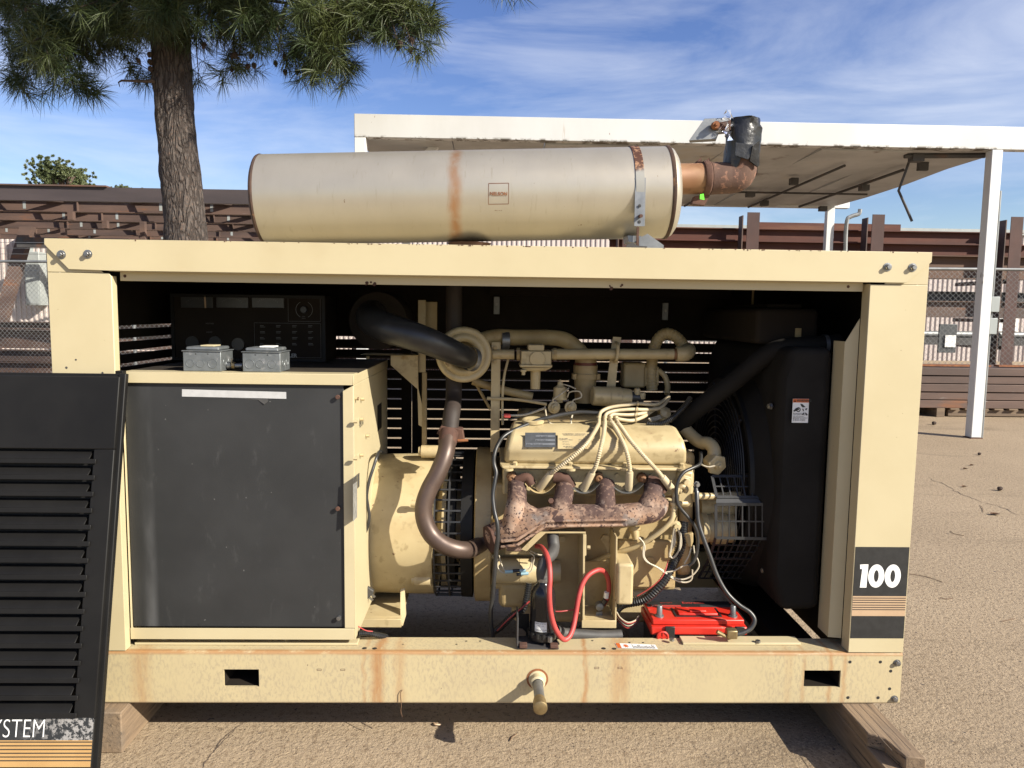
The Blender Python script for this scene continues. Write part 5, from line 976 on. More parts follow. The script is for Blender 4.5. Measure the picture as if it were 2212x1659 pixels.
MB().lathe(ST(1275, 800, .20), (0, -1, 0), [(-.02, .014), (0, .0145), (.004, .013), (.006, 0)], 16).build('battery_lug', MT['steel'], gen)
MB().prism([ST(1238, 860, .20), ST(1308, 850, .20), ST(1300, 945, .20), ST(1230, 945, .20)], (0, .006, 0)).build('battery_lug', MT['steel'], gen)
MB().lathe(EN(1620, 1505, .300), (0, -1, 0), [(0, .018), (.003, .018), (.003, .012), (.0, .011), (0, 0)], 20).build('drain_plug', MT['cast_cream'], gen)
MB().lathe(EN(1470, 1170, .26), (.1, -.4, -1), [(0, .022), (.012, .02), (.012, .016), (.03, .014), (.045, .012)], 12).build('oil_sender', MT['cast_cream'], gen)

# front accessories and belt guard
aa = MB().lathe(RT(545, 620, .32), (1, 0, 0), [(0, 0), (0, .045), (.01, .057), (.03, .057), (.034, .050), (.05, .050), (.052, .059), (.10, .059), (.108, .05), (.13, .052), (.131, 0)], 36).build('charging_alternator', EC, gen)
MB().lathe(RT(560, 435, .36), (1, 0, 0), [(0, 0), (0, .04), (.13, .04), (.13, 0)], 28).build('accessory_housing', EC, gen)
rbox('timing_cover', (2.062, .34, .45), (2.12, .80, .92), MT['cast_cream'], gen, .02)
wp = MB().lathe((2.12, .58, .72), (1, 0, 0), [(0, .08), (.03, .08), (.03, .11), (.055, .11), (.055, .05), (.09, .05)], 36).build('crank_pulley', MT['inner_black'], gen)
def grid_panel(A, B, C_, D_, nx, ny, wd, name, m, par, th=.003, border=.010):
    A, B, C_, D_ = map(Vector, (A, B, C_, D_)); nrm = (B-A).cross(D_-A).normalized(); mb = MB()
    def bar(p, q, w_):
        d_ = (q-p).normalized(); s_ = d_.cross(nrm).normalized()*w_/2; mb.prism([p+s_, q+s_, q-s_, p-s_], nrm*th)
    for i in range(nx+1): s_ = i/nx; bar(A.lerp(B, s_), D_.lerp(C_, s_), border if i in (0, nx) else wd)
    for j in range(ny+1): s_ = j/ny; bar(A.lerp(D_, s_)+nrm*.0007, B.lerp(C_, s_)+nrm*.0007, border if j in (0, ny) else wd)
    return mb.build(name, m, par)
f0, f1 = RT(705, 410, .20), RT(1165, 410, .20); b0, b1 = RT(705, 700, .20), RT(1165, 710, .20)
MG = MT['mesh_dark']
bgd = grid_panel(b0, b1, f1, f0, 8, 2, .0045, 'belt_guard', MG, gen)
u0_, u1_ = RT(712, 350, .215), RT(1060, 345, .215)
MB().prism([f0+Vector((0, 0, .0)), f1, Vector((f1.x, .215, u0_.z)), u0_], (0, .003, 0)).build('guard_fold', MG, bgd)
t0, t1 = RT(672, 168, .27), RT(1090, 165, .27); grid_panel(u0_, Vector((f1.x, .216, u0_.z)), Vector((f1.x, .27, t0.z)), t0, 7, 2, .0045, 'guard_grid', MG, bgd)
l0, l1 = RT(650, 880, .29), RT(1090, 880, .29); grid_panel(l0, Vector((f1.x, .29, l0.z)), b1+Vector((0, .004, 0)), b0+Vector((0, .004, 0)), 8, 3, .0045, 'guard_grid', MG, bgd)
m0 = RT(640, 1050, .42); grid_panel(Vector((l0.x, .42, m0.z)), Vector((f1.x, .42, m0.z)), Vector((f1.x, .292, l0.z)), Vector((l0.x, .292, l0.z)), 8, 3, .0045, 'guard_grid', MG, bgd)
# water neck fitting with hex end
wn = MB().tube(spl([RD(-40, 1270, .46), RD(60, 1370, .42), RD(130, 1420, .39), RD(200, 1430, .36), RD(245, 1480, .335), RD(250, 1560, .32), RD(270, 1600, .31)], 6), .024, 18).build('water_neck', EC, gen)
hx = RT(720, 70, .285); MB().lathe(hx, (.35, -1, -.15), [(-.05, .030), (-.012, .033), (-.012, .040), (0, .040), (.002, .036), (.002, .018), (.012, .016), (.012, .008), (.02, .008), (.02, 0)], 6).build('hex_fitting', EC, wn, .0015)
MB().tube(spl([RT(700, 75, .262), RT(640, 85, .262), RT(590, 70, .27), RT(570, 50, .29)], 5), .003, 6).build('sender_wire', MT['wire_white'], wn)

# radiator, shroud and hoses
MT['shroud'] = surf('dusty_black_shroud', (0.013, 0.0115, 0.010), (0.020, 0.018, 0.016), 4, 0.75, spec=.15, spots=(((.034, .031, .028), 2.6, .55, .75),))
RX0, RX1 = 2.345, 2.512; zb, zt_r = RT(1260, 1335, .14).z, RD(1000, 590, .14).z
rd = MB().prism([(RX0+.03, .125, zb), (RX1, .125, zb+.005), (RX1, .125, zt_r), (RX0+.02, .125, zt_r), (RX0, .16, zt_r-.1), (RX0-.005, .16, zb+.12)], (0, .86, 0)).build('radiator_shroud', MT['shroud'], gen, .03, seg=5)
MB().box((RX0-.04, .30, zt_r+.002), (RX1+.02, .98, zt_r+.13)).build('radiator_tank', MT['inner_black'], gen, .018, seg=4)
MB().box((RX0+.02, .36, zt_r+.132), (RX1-.02, .9, zt_r+.146)).build('tank_flange', MT['inner_black'], gen, .003)
fc = Vector((2.285, .60, .80)); fr = MB(); 
fgr = MB().lathe(fc+Vector((.0, 0, 0)), (1, 0, 0), [(0, .355), (0, .375), (.05, .378), (.05, .36), (0, .355)], 64).build('fan_shroud_ring', MT['black'], gen)
MB().lathe(fc, (1, 0, 0), [(.012, .372), (.030, .395), (.050, .425), (.075, .445), (.11, .452)], 64).build('shroud_bell', MT['shroud'], fgr, ang=70)
MB().lathe(fc+Vector((.03, 0, 0)), (1, 0, 0), [(0, 0), (0, .355)], 48).build('fan_opening', MT['inner_black'], fgr)
for i in range(12):
    r_ = .345-.024*i; V = [fc+Vector((-.012, r_*math.cos(2*math.pi*j/48), r_*math.sin(2*math.pi*j/48))) for j in range(49)]; MB().tube(V, .0028, 5, False).build('fan_guard_ring', MT['mesh_dark'], fgr)
for j in range(6):
    t = math.pi*j/3+.3; MB().tube([fc+Vector((-.008, .05*math.cos(t), .05*math.sin(t))), fc+Vector((-.008, .36*math.cos(t), .36*math.sin(t)))], .004, 5).build('fan_guard_spoke', MT['mesh_dark'], fgr)
for j in range(6):
    t = math.pi*j/3; c_, s_ = math.cos(t), math.sin(t); e = Vector((0, c_, s_)); tn = Vector((0, -s_, c_))
    MB().prism([fc+e*.06-tn*.03, fc+e*.06+tn*.03, fc+e*.33+tn*.06, fc+e*.33-tn*.06], (.02, 0, 0)).build('fan_blade', MT['inner_black'], fgr)
MB().lathe(RD(745, 1105, .20), (-1, -.3, 0), [(0, .012), (.004, .012), (.004, .009), (.012, .009), (.013, 0)], 6).build('bolt', MT['zinc'], fgr)
MB().lathe(RT(1130, 985, .22), (-1, -.3, 0), [(0, .012), (.004, .012), (.004, .009), (.012, .009), (.013, 0)], 6).build('bolt', MT['zinc'], fgr)
uh = MB().tube(spl([RD(1330, 560, .25), RD(1150, 580, .24), RD(950, 590, .25), RD(780, 620, .27), RD(620, 720, .30), RD(430, 880, .34), RD(230, 1030, .38), RD(60, 1160, .42), RD(-60, 1270, .46)], 8), .034, 22).build('radiator_hose', MT['shroud'], gen, ang=70)
MB().lathe(RD(1225, 570, .24), (-1, 0, 0), [(0, .036), (.014, .036)], 22).build('hose_clamp', MT['steel'], uh)
MB().prism([RD(580, 600, .62), RD(850, 232, .62), RD(1010, 232, .62), RD(1010, 520, .62), RD(560, 780, .62)], (0, .004, 0)).build('radiator_brace', MT['inner_black'], gen)
p = RD(980, 465, .298); rbox('caution_tag', (p.x-.011, .2975, p.z-.016), (p.x+.011, .299, p.z+.016), MT['brass'], gen, 0)
# warning label on the shroud
wa, wb = RD(935, 1040, .1235), RD(1065, 1250, .1235); wl = MB().box((wa.x, .1236, wb.z), (wb.x, .1246, wa.z)).build('warning_label', MT['paper'], rd)
WY = .1231; LW = wb.x-wa.x; LH = wa.z-wb.z
def lab(u, v): return (wa.x+u*LW, WY, wb.z+v*LH)
MB().box((wa.x+.0003, .1231, wb.z+LH*.845), (wb.x-.0003, .1235, wa.z-.0003)).build('label_header', MT['orange'], rd)
text_mesh('WARNING', LW*.185, (lab(.24, .885)[0], .1227, lab(.24, .885)[2]), XV, ZV, 'label_lettering', MT['ink'], rd, bold=.0003)
MB().add([lab(.06, .87), lab(.20, .87), lab(.13, .97)], [(0, 1, 2)]).build('label_symbol', MT['ink'], rd)
mb = MB()
for quad in ([(.05, .50), (.22, .62), (.40, .60), (.42, .55), (.25, .50), (.1, .46)], [(.46, .80), (.60, .78), (.80, .66), (.62, .64), (.52, .70)], [(.60, .58), (.66, .60), (.72, .50), (.66, .48)], [(.80, .60), (.92, .62), (.86, .52), (.78, .54)], [(.60, .36), (.72, .44), (.76, .40), (.66, .32)], [(.82, .44), (.94, .36), (.88, .30), (.78, .40)]):
    n = len(mb.v); mb.add([lab(*p) for p in quad], [tuple(range(len(quad)))])
n_ = 20; V = [(lab(.36, .55)[0]+.008*math.cos(6.283*i/n_), WY, lab(.36, .55)[2]+.008*math.sin(6.283*i/n_)) for i in range(n_)]+[(lab(.36, .55)[0]+.005*math.cos(6.283*i/n_), WY, lab(.36, .55)[2]+.005*math.sin(6.283*i/n_)) for i in range(n_)]
mb.add(V, [(i, (i+1) % n_, n_+(i+1) % n_, n_+i) for i in range(n_)]); mb.build('label_symbol', MT['ink'], rd)
for i, s_ in enumerate(('Rotating parts.', 'Can cause severe injury.', 'Do not operate', 'generator set without', 'all guards, screens,', 'or covers in place.')): text_mesh(s_, .0062, (lab(.06, 0)[0], WY, wb.z+LH*(.37-.052*i-(.03 if i > 1 else 0))), XV, ZV, 'label_lettering', MT['ink'], rd, squash=.9)
# looms and wires low on the right
lm = corrugated(MB(), [RT(430, 560, .27), RT(400, 780, .25), RT(330, 930, .23), RT(270, 1050, .21), RT(200, 1140, .20), RT(80, 1240, .21), RT(-100, 1280, .24), ST(1450, 840, .26)], .017, .009, .12).build('wire_loom', MT['black_plastic'], gen, ang=25)
MB().lathe(RT(350, 595, .255), (.1, -1, 0), [(0, .02), (.01, .02), (.012, .012), (.02, .01), (.02, 0)], 8).build('bolt', EC, gen)
wires = [[(340, 620), (320, 760), (305, 840), (330, 880), (380, 820), (395, 700), (370, 620)], [(350, 625), (335, 740), (300, 850), (340, 870), (400, 780), (400, 680), (380, 640)], [(345, 630), (350, 740), (310, 830), (300, 870)], [(30, 700), (75, 750), (70, 850), (100, 910), (180, 950), (250, 990)], [(40, 700), (85, 770), (80, 860), (120, 920), (200, 965), (255, 1005)], [(490, 790), (470, 860), (430, 930)], [(510, 770), (520, 840), (550, 900), (555, 960), (500, 1030), (420, 1065), (340, 1050), (265, 1005)], [(500, 980), (495, 1060), (450, 1090), (370, 1080), (290, 1030), (260, 1005)], [(490, 930), (420, 950), (340, 990), (265, 1003)]]
for w_ in wires: MB().tube(spl([RT(x_, y_, .225-.00002*y_) for x_, y_ in w_], 6), .0028, 6).build('signal_wire', MT['wire_white'], gen)
MB().tube(spl([RT(290, 900, .22), RT(260, 1000, .205), RT(215, 1070, .20), RT(120, 1150, .20), RT(20, 1210, .21)], 6), .0022, 6).build('signal_wire', MT['red_cable'], gen)
MB().prism([RT(440, 680, .21), RT(510, 660, .21), RT(510, 740, .21), RT(495, 785, .21), RT(465, 780, .21)], (0, .02, 0)).build('wire_connector', MT['cast_cream'], gen, .003)
for i, m in enumerate(('wire_white', 'red_cable', 'black_plastic', 'wire_white', 'black_plastic', 'red_cable')): MB().tube(spl([ST(1462, 860+14*i, .22), ST(1500, 920+10*i, .20), ST(1580, 970+12*i, .19), ST(1660, 950+8*i, .20), ST(1700, 900+10*i, .23)], 6), .0026, 6).build('signal_wire', MT[m], gen)
corrugated(MB(), [ST(505, 540, .20), ST(480, 700, .19), ST(440, 830, .18), ST(330, 890, .18), ST(230, 990, .19), ST(120, 1080, .21)], .0125, .008, .18).build('wire_loom', MT['black_plastic'], gen, ang=25)
MB().tube(spl([ST(510, 740, .165), ST(420, 820, .165), ST(300, 920, .17), ST(160, 1060, .19)], 5), .0028, 6).build('signal_wire', MT['red_cable'], gen)
MB().tube(spl([ST(990, 830, .19), ST(860, 850, .18), ST(760, 850, .18)], 5), .0026, 6).build('signal_wire', MT['red_cable'], gen)
corrugated(MB(), [at(775, 1368, .07), at(795, 1368, .08), at(815, 1372, .09), at(835, 1376, .12)], .010, .006, .18).build('wire_loom', MT['black_plastic'], gen, ang=25)
MB().tube(spl([at(772, 1352, .08), at(790, 1362, .075), at(805, 1364, .08)], 5), .002, 6).build('signal_wire', MT['red_cable'], gen)
MB().tube(spl([RT(575, -40, .30), RT(575, 20, .27), RT(560, 65, .245), RT(500, 95, .225), RT(430, 130, .21), RT(385, 190, .20), RT(362, 280, .195), RT(368, 390, .19), RT(400, 450, .19), RT(460, 520, .19), RT(520, 600, .19), RT(548, 700, .19), RT(540, 830, .19), RT(510, 910, .19), RT(470, 945, .195)], 8), .0062, 10).build('starter_cable', MT['rubber'], gen)
rbox('battery_tray', (1.83, .115, .150), (2.44, .36, .158), MT['inner_black'], gen, .002)
MB().add([(1.66, .13, .1), (1.66, .13, .101)], []) if False else None
rbox('heater_hose_stub', (0, 0, 0), (.01, .01, .01), MT['rubber'], gen, 0) if False else None
# hazard label on the rail lip
ha = [ground_at((1900+zx/2.765)/1.8229, (2100+zy/2.765)/1.8229, ZS+.0012) for zx, zy in ((1442, 1195), (1880, 1212), (1912, 1262), (1470, 1250))]
hl = MB().add(ha, [(0, 1, 2, 3)]).build('hazard_label', MT['paper'], gen)
hp_ = lambda u, v: ha[0].lerp(ha[1], u).lerp(ha[3].lerp(ha[2], u), v)+Vector((0, 0, .0005))
MB().add([hp_(.01, .02), hp_(.11, .02), hp_(.11, .98), hp_(.01, .98)], [(0, 1, 2, 3)]).build('label_header', MT['orange'], hl)
mb = MB(); c_ = [.24, .5]
star = [(.24+.085*math.cos(i*math.pi/8)*(1 if i % 2 else .45), .5+.42*math.sin(i*math.pi/8)*(1 if i % 2 else .45)) for i in range(16)]; mb.add([hp_(*p) for p in star], [tuple(range(16))]); mb.build('label_symbol', MT['orange'], hl)
mb = MB()
for i in range(16):
    u = .40+.035*i; l_ = random.uniform(.35, .8); mb.add([hp_(u, .9-l_), hp_(u+.012, .9-l_), hp_(u+.016, .9), hp_(u+.004, .9)], [(0, 1, 2, 3)])
mb.build('label_lettering', MT['ink'], hl)

# ================================================================== LOOSE THINGS ON AND AROUND THE SET
# battery
bt = thing('battery', (2.09, .205, .1585), 'black car battery with a bright red lid and two grey posts behind the front rail', 'battery')
rbox('case', (1.935, .13, .1585), (2.25, .295, .322), MT['black_plastic'], bt, .004)
for i in range(9): rbox('case_rib', (1.965+.03*i, .127, .17), (1.97+.03*i, .1298, .318), MT['black_plastic'], bt, 0)
BT = lambda zx, zy, Z_: ground_at((2500+zx/2.2125)/1.8229, (1800+zy/2.2125)/1.8229, Z_)
lid = MB().box((1.925, .12, .3222), (2.26, .305, .352)).build('lid', MT['red_plastic'], bt, .005)
rbox('lid_top', (1.932, .135, .3522), (2.253, .30, .372), MT['red_plastic'], bt, .004)
tz = .3722
lp = MB().box((1.938, .245, tz), (2.247, .297, tz+.0012)).build('lid_print', MT['ink'], lid); MB().box((1.95, .245, tz+.0013), (2.06, .258, tz+.002)).build('lid_print_band', MT['red_cable'], lid); MB().box((2.13, .245, tz+.0013), (2.24, .262, tz+.002)).build('lid_print_band', MT['plate'], lid)
text_mesh('Extreme', .024, (2.07, .272, tz+.0022), XV, YV, 'lid_lettering', MT['red_cable'], lid, 'LEFT', bold=.0004); text_mesh('EnerSys', .012, (1.955, .247, tz+.0026), XV, YV, 'lid_lettering', MT['white_ink'], lid)
text_mesh('BATTERY', .011, (1.99, .275, tz+.0022), XV, YV, 'lid_lettering', MT['red_cable'], lid)
rbox('carry_handle', (2.03, .165, tz), (2.17, .225, tz+.010), MT['red_plastic'], bt, .004); rbox('handle_recess', (2.018, .158, tz+.0003), (2.182, .163, tz+.003), MT['ink'], bt, 0); rbox('handle_recess', (2.018, .164, tz+.0003), (2.024, .232, tz+.003), MT['ink'], bt, 0); rbox('handle_recess', (2.176, .164, tz+.0003), (2.182, .232, tz+.003), MT['ink'], bt, 0)
rbox('handle_bar', (2.07, .17, tz+.0102), (2.13, .185, tz+.018), MT['red_plastic'], bt, .003)
for zx in (213, 853):
    p = BT(zx, 1380, tz+.002); MB().lathe((p.x, p.y, tz), (0, 0, 1), [(0, .016), (.004, .0155), (.005, .0105), (.036, .0095), (.038, .008), (.038, 0)], 20).build('post_terminal', MT['steel'], bt)
for x0 in (1.972, 2.214): rbox('hold_down_clip', (x0, .112, .28), (x0+.034, .1195, .356), MT['black_plastic'], bt, .002); rbox('hold_down_clip', (x0, .112, .3562), (x0+.034, .150, .36), MT['black_plastic'], bt, .001) if False else None
kn = at((2500+245/2.2125)/1.8229, (1800+1570/2.2125)/1.8229, .10); MB().lathe((kn.x, .112, kn.z), (0, -1, 0), [(0, .018), (.006, .021), (.010, .021), (.012, .017), (.008, .015), (.008, 0)], 24).build('clip_knob', MT['red_plastic'], bt)
MB().box((kn.x-.016, .1015, kn.z-.0015), (kn.x+.016, .1035, kn.z+.0015)).box((kn.x-.0015, .1012, kn.z-.016), (kn.x+.0015, .1034, kn.z+.016)).build('knob_spoke', MT['red_plastic'], bt)
# loose negative lead
bl = MB().tube(spl([RT(525, 250, .215), RT(538, 320, .20), RT(542, 420, .185), RT(552, 560, .17), RT(590, 690, .155), RT(650, 850, .14), RT(715, 1030, .125), RT(800, 1180, .11), RT(905, 1285, .095), RT(1000, 1350, .085), RT(1042, 1420, .075), RT(1010, 1490, .068), RT(940, 1530, .062), RT(885, 1545, .06)], 10), .0078, 12).build('battery_lead', MT['rubber'])
tag(bl, 'thick black battery lead hanging loose across the red lidded battery', 'cable')
mb = MB(); a, b = RT(745, 1500, .058), RT(885, 1575, .058); mb.box((a.x+.02, .045, b.z), (b.x, .075, a.z)); mb.build('lead_clamp', MT['brass'], bl, .004); a, b = RT(715, 1520, .056), RT(790, 1560, .056); MB().tube([a, b], .007, 8).build('clamp_bolt', MT['brass'], bl)
MB().lathe(RT(533, 235, .212), (.3, -1, 0), [(0, .012), (.004, .012), (.004, .008), (.014, .008), (.014, 0)], 6).build('lead_lug', MT['zinc'], bl); MB().tube([RT(538, 300, .205), RT(541, 365, .195)], .0088, 12).build('lead_sleeve', MT['steel'], bl)
# loose positive lead
rl_ = MB().tube(spl([ST(590, 140, .20), ST(640, 150, .17), ST(690, 215, .10), ST(725, 330, .058), ST(735, 480, .032), ST(728, 640, .020), ST(735, 800, .018), ST(765, 960, .018), ST(815, 1080, .022), ST(880, 1155, .034), ST(940, 1130, .046), ST(985, 1030, .065), ST(1015, 880, .085), ST(1045, 700, .10), ST(1090, 550, .115), ST(1160, 450, .13), ST(1260, 400, .15), ST(1330, 425, .175), ST(1370, 510, .195), ST(1375, 620, .205), ST(1350, 720, .21), ST(1310, 780, .21)], 10), .0086, 14).build('battery_lead', MT['red_cable'])
tag(rl_, 'faded red battery lead looping down in an S in front of the cream bracket', 'cable')
MB().tube([ST(1352, 640, .197), ST(1345, 700, .2)], .0095, 12).build('lead_tag', MT['paper'], rl_); MB().tube([ST(1340, 720, .205), ST(1300, 785, .21)], .0098, 12).build('lead_boot', MT['rubber'], rl_)
# power cord with plug
pc_ = MB().tube(spl([AL(320, 165, .56), AL(295, 165, .40), AL(282, 190, .30), AL(250, 290, .27), AL(215, 400, .255), AL(195, 520, .25), AL(205, 610, .25), AL(215, 680, .25), AL(205, 760, .25), AL(170, 860, .26), AL(140, 960, .27), AL(128, 1080, .28), AL(128, 1180, .28), AL(140, 1230, .275), AL(165, 1270, .27)], 8), .0058, 10).build('power_cord', MT['rubber'])
tag(pc_, 'thin black power cord with a two prong plug hanging down the cream barrel', 'cord')
MB().tube([AL(150, 1250, .272), AL(185, 1292, .268)], .0085, 10).build('strain_relief', MT['grey_rubber'], pc_)
MB().prism([AL(170, 1305, .262), AL(200, 1268, .262), AL(250, 1300, .262), AL(245, 1325, .262), AL(200, 1370, .262), AL(185, 1355, .262)], (0, .018, 0)).build('plug_body', MT['grey_rubber'], pc_, .003)
for (x0, y0, x1, y1) in ((235, 1330, 262, 1352), (215, 1352, 245, 1378)): a, b = AL(x0, y0, .268), AL(x1, y1, .268); MB().prism([a+Vector((.003, 0, .003)), b+Vector((.003, 0, .003)), b-Vector((.003, 0, .003)), a-Vector((.003, 0, .003))], (0, .0015, 0)).build('plug_prong', MT['zinc'], pc_)
# block heater
hx0 = ST(660, 800, .07).x
bh = thing('block_heater', (hx0, .07, ZS+.001), 'glossy black tank heater with an upside down white label standing on the front rail', 'heater')
zq = lambda zy: ST(660, zy, .07).z
MB().lathe((hx0, .078, zq(1040)), (0, 0, 1), [(0, .040), (0, .043), (.01, .0435), (zq(700)-zq(1040), .042), (zq(640)-zq(1040), .040), (zq(590)-zq(1040), .033), (zq(560)-zq(1040), .022), (zq(535)-zq(1040), .0165), (zq(500)-zq(1040), .0165)], 40).build('tank', MT['gloss_black'], bh, ang=70)
MB().lathe((hx0, .078, zq(1135)), (0, 0, 1), [(0, .0), (0, .047), (.010, .049), (.022, .049), (.024, .044), (.034, .044)], 32).build('tank_base', MT['black_plastic'], bh)
for i in range(9): t = -math.pi*.5+(i-4)*.42; c_ = Vector((hx0+.046*math.cos(t), .078+.046*math.sin(t), zq(1100))); MB().hexbolt(c_, (0, 0, 1), .006, .016, 8).build('base_lug', MT['black_plastic'], bh)
MB().hexbolt(Vector((ST(735, 1095, .025).x, .025, zq(1115))), (0, 0, 1), .0085, .016).build('bolt', MT['zinc'], bh)
zz = ZS+.0015; a = ST(372, 1150, .03); rbox('bracket', (a.x, .018, zz), (ST(830, 1150, .03).x, .12, zz+.005), MT['grey_steel'], bh, .001); rbox('bracket', (a.x, .02, zz+.0052), (a.x+.005, .12, ST(0, 885, .05).z), MT['grey_steel'], bh, .001); rbox('bracket', (a.x+.0052, .11, zz+.0052), (ST(512, 900, .1).x, .115, ST(0, 890, .1).z), MT['black'], bh, .001)
MB().prism([ST(380, 1035, .10), ST(440, 1045, .10), ST(475, 1085, .10), ST(470, 1120, .10), ST(380, 1120, .10)], (0, .006, 0)).build('scraped_patch', MT['pallet'], bh)
for zx in (445, 780): c_ = ST(zx, 1143, .02); rbox('rubber_pad', (c_.x-.013, .012, zz+.0052), (c_.x+.013, .04, zz+.016), MT['rust'], bh, .002)
ht = MB().tube(spl([Vector((hx0, .078, zq(515))), ST(650, 450, .078), ST(655, 380, .08), ST(690, 290, .095), ST(755, 220, .13), ST(775, 150, .16), ST(768, 60, .18), ST(765, -40, .22)], 8), [.018]+[.021]*6+[.0205]*(7*8+1-7), 18).build('heater_hose', MT['grey_rubber'], bh, ang=70)
MB().lathe((hx0, .078, zq(525)), (0, 0, 1), [(0, .0225), (.012, .0225)], 20).build('hose_clamp', MT['zinc'], bh)
MB().tube(spl([ST(800, 1060, .09), ST(900, 1090, .11), ST(1100, 1105, .12), ST(1300, 1115, .13), ST(1510, 1108, .14)], 6), .0185, 16).build('heater_hose', MT['grey_rubber'], bh)
MB().tube([ST(800, 1060, .09), ST(872, 1080, .105)], .016, 14).build('hose_barb', MT['black_plastic'], bh)
hy = .078-.0442
def tank_pt(dx, z_): th = dx/.0442; return Vector((hx0+.0442*math.sin(th), .078-.0442*math.cos(th), z_))
za, zb_ = zq(925), zq(1028); mb = MB(); xa, xb = ST(582, 0, .035).x-hx0, ST(720, 0, .035).x-hx0
for i in range(8): u0, u1 = xa+(xb-xa)*i/8, xa+(xb-xa)*(i+1)/8; mb.quad(tank_pt(u0, zb_), tank_pt(u1, zb_), tank_pt(u1, za), tank_pt(u0, za))
mb.build('maker_label', MT['paper'], bh, ang=60)
for s_, sz, zy in (('HOTSTART', .0085, 1000), ('TPS101GT10-000', .0055, 932), ('120V   1000W', .004, 958)):
    o = text_mesh(s_, sz, Vector((0, 0, 0)), XV, ZV, 'label_lettering', MT['ink'], None, 'CENTER')
    xm = (xa+xb)/2
    for v_ in o.data.vertices: v_.co = tank_pt(xm-v_.co.x*.95, zq(zy)-v_.co.z)+Vector((0, -.0006, 0))
    o.parent = bh; o.matrix_parent_inverse = parent_inv(bh)
# two junction boxes on the terminal box
def jbox(x0, y0, x1, y1, m_sw, label):
    a, b = JB(x0, y1, .07), JB(x1, y0, .07); zb = TZ1+.0006; H_ = b.z-a.z-.004; x_0, x_1 = a.x, b.x; D_ = .11
    t = thing('junction_box', ((x_0+x_1)/2, .07+D_/2, zb), label, 'junction box', 'junction boxes on the terminal box')
    rbox('box', (x_0, .07, zb), (x_1, .07+D_, zb+H_), MT['jb'], t, .002)
    zt2 = zb+H_; MB().prism([(x_0-.003, .066, zt2+.0004), (x_1+.003, .066, zt2+.0004), (x_1+.003, .07+D_+.003, zt2+.0004), (x_0-.003, .07+D_+.003, zt2+.0004)], (0, 0, .003)).build('lid_rim', MT['jb'], t, .001)
    MB().box((x_0+.007, .074, zt2+.0036), (x_1-.007, .07+D_-.007, zt2+.0155)).build('lid', MT['jb'], t, .006, seg=3)
    xm = (x_0+x_1)/2+.01; rbox('switch_plate', (xm-.022, .09, zt2+.0158), (xm+.022, .15, zt2+.020), MT[m_sw], t, .001)
    w_ = x_1-x_0; kr = w_*.108
    for u in (.19, .46, .78):
        c_ = Vector((x_0+w_*u, .0694, zb+H_*.40)); r2 = kr*(1.18 if (u > .7 and x0 < 1000) or (u < .3 and x0 > 1000) else 1)
        MB().lathe(c_, (0, -1, 0), [(0, r2), (.0009, r2*.97), (.0009, r2*.90), (0, r2*.86), (.0001, 0)], 24).build('knockout', MT['jb'], t)
    for u in (.34, .66): MB().lathe((x_0+w_*u, .0697, zb+H_*.88), (0, -1, 0), [(0, .0022), (.0003, 0)], 10).build('screw_hole', MT['ink'], t)
    for u, yv in ((.30, .07+D_*.3), (.62, .07+D_*.68)): MB().lathe((x_1+.0006, yv, zb+H_*.45), (1, 0, 0), [(0, kr), (.0008, kr*.95), (.0008, kr*.88), (0, kr*.84), (.0001, 0)], 20).build('knockout', MT['jb'], t)
    return t
MT['jb'] = surf('galvanised_box', (0.27, 0.29, 0.30), (0.20, 0.22, 0.23), 30, 0.45, 0.55, spots=(((0.36, 0.37, 0.38), 26, .58, .66),), bump=.06)
j1 = jbox(712, 752, 1038, 930, 'cream', 'grey steel junction box with a cream switch plate on the terminal box')
j2 = jbox(1230, 762, 1556, 937, 'white_ink', 'grey steel junction box with a white switch plate on the terminal box')
c0_, c1_ = JB(1085, 862, .12), JB(1228, 862, .12); MB().tube([c0_, c1_], .0085, 14).build('conduit_nipple', MT['steel'], j1); MB().tube([JB(1140, 862, .12), JB(1165, 862, .12)], .012, 8).build('coupling_nut', MT['brass'], j1); MB().tube([JB(1098, 862, .12), JB(1130, 858, .12)], .0115, 12).build('connector_body', MT['steel'], j1)
MB().tube([JB(1130, 850, .115), JB(1136, 800, .105)], .0035, 8).build('set_screw', MT['zinc'], j1)
# timbers under the skid
tm = MB(); tm.box((2.545, -.285, .001), (2.652, 1.36, .095)); tm.prism([(2.545, -.17, .0955), (2.585, -.20, .0955), (2.592, -.262, .0955), (2.598, -.29, .0955), (2.654, -.302, .0955), (2.652, 1.36, .0955), (2.545, 1.36, .0955)], (0, 0, .0438))
t1 = tm.build('timber', MT['timber'], None, .004); tag(t1, 'weathered split timber sticking out under the right end of the skid', 'timber')
for x_ in (2.572, 2.602, 2.63): rbox('drying_crack', (x_, -.26, .1385), (x_+.0022, .0, .1397), MT['ink2'], t1, 0)
t2 = MB().box((.085, -.052, .001), (.197, 1.36, .1385)).build('timber', MT['timber'], None, .004); tag(t2, 'squared timber under the left end of the skid beside the black door', 'timber')
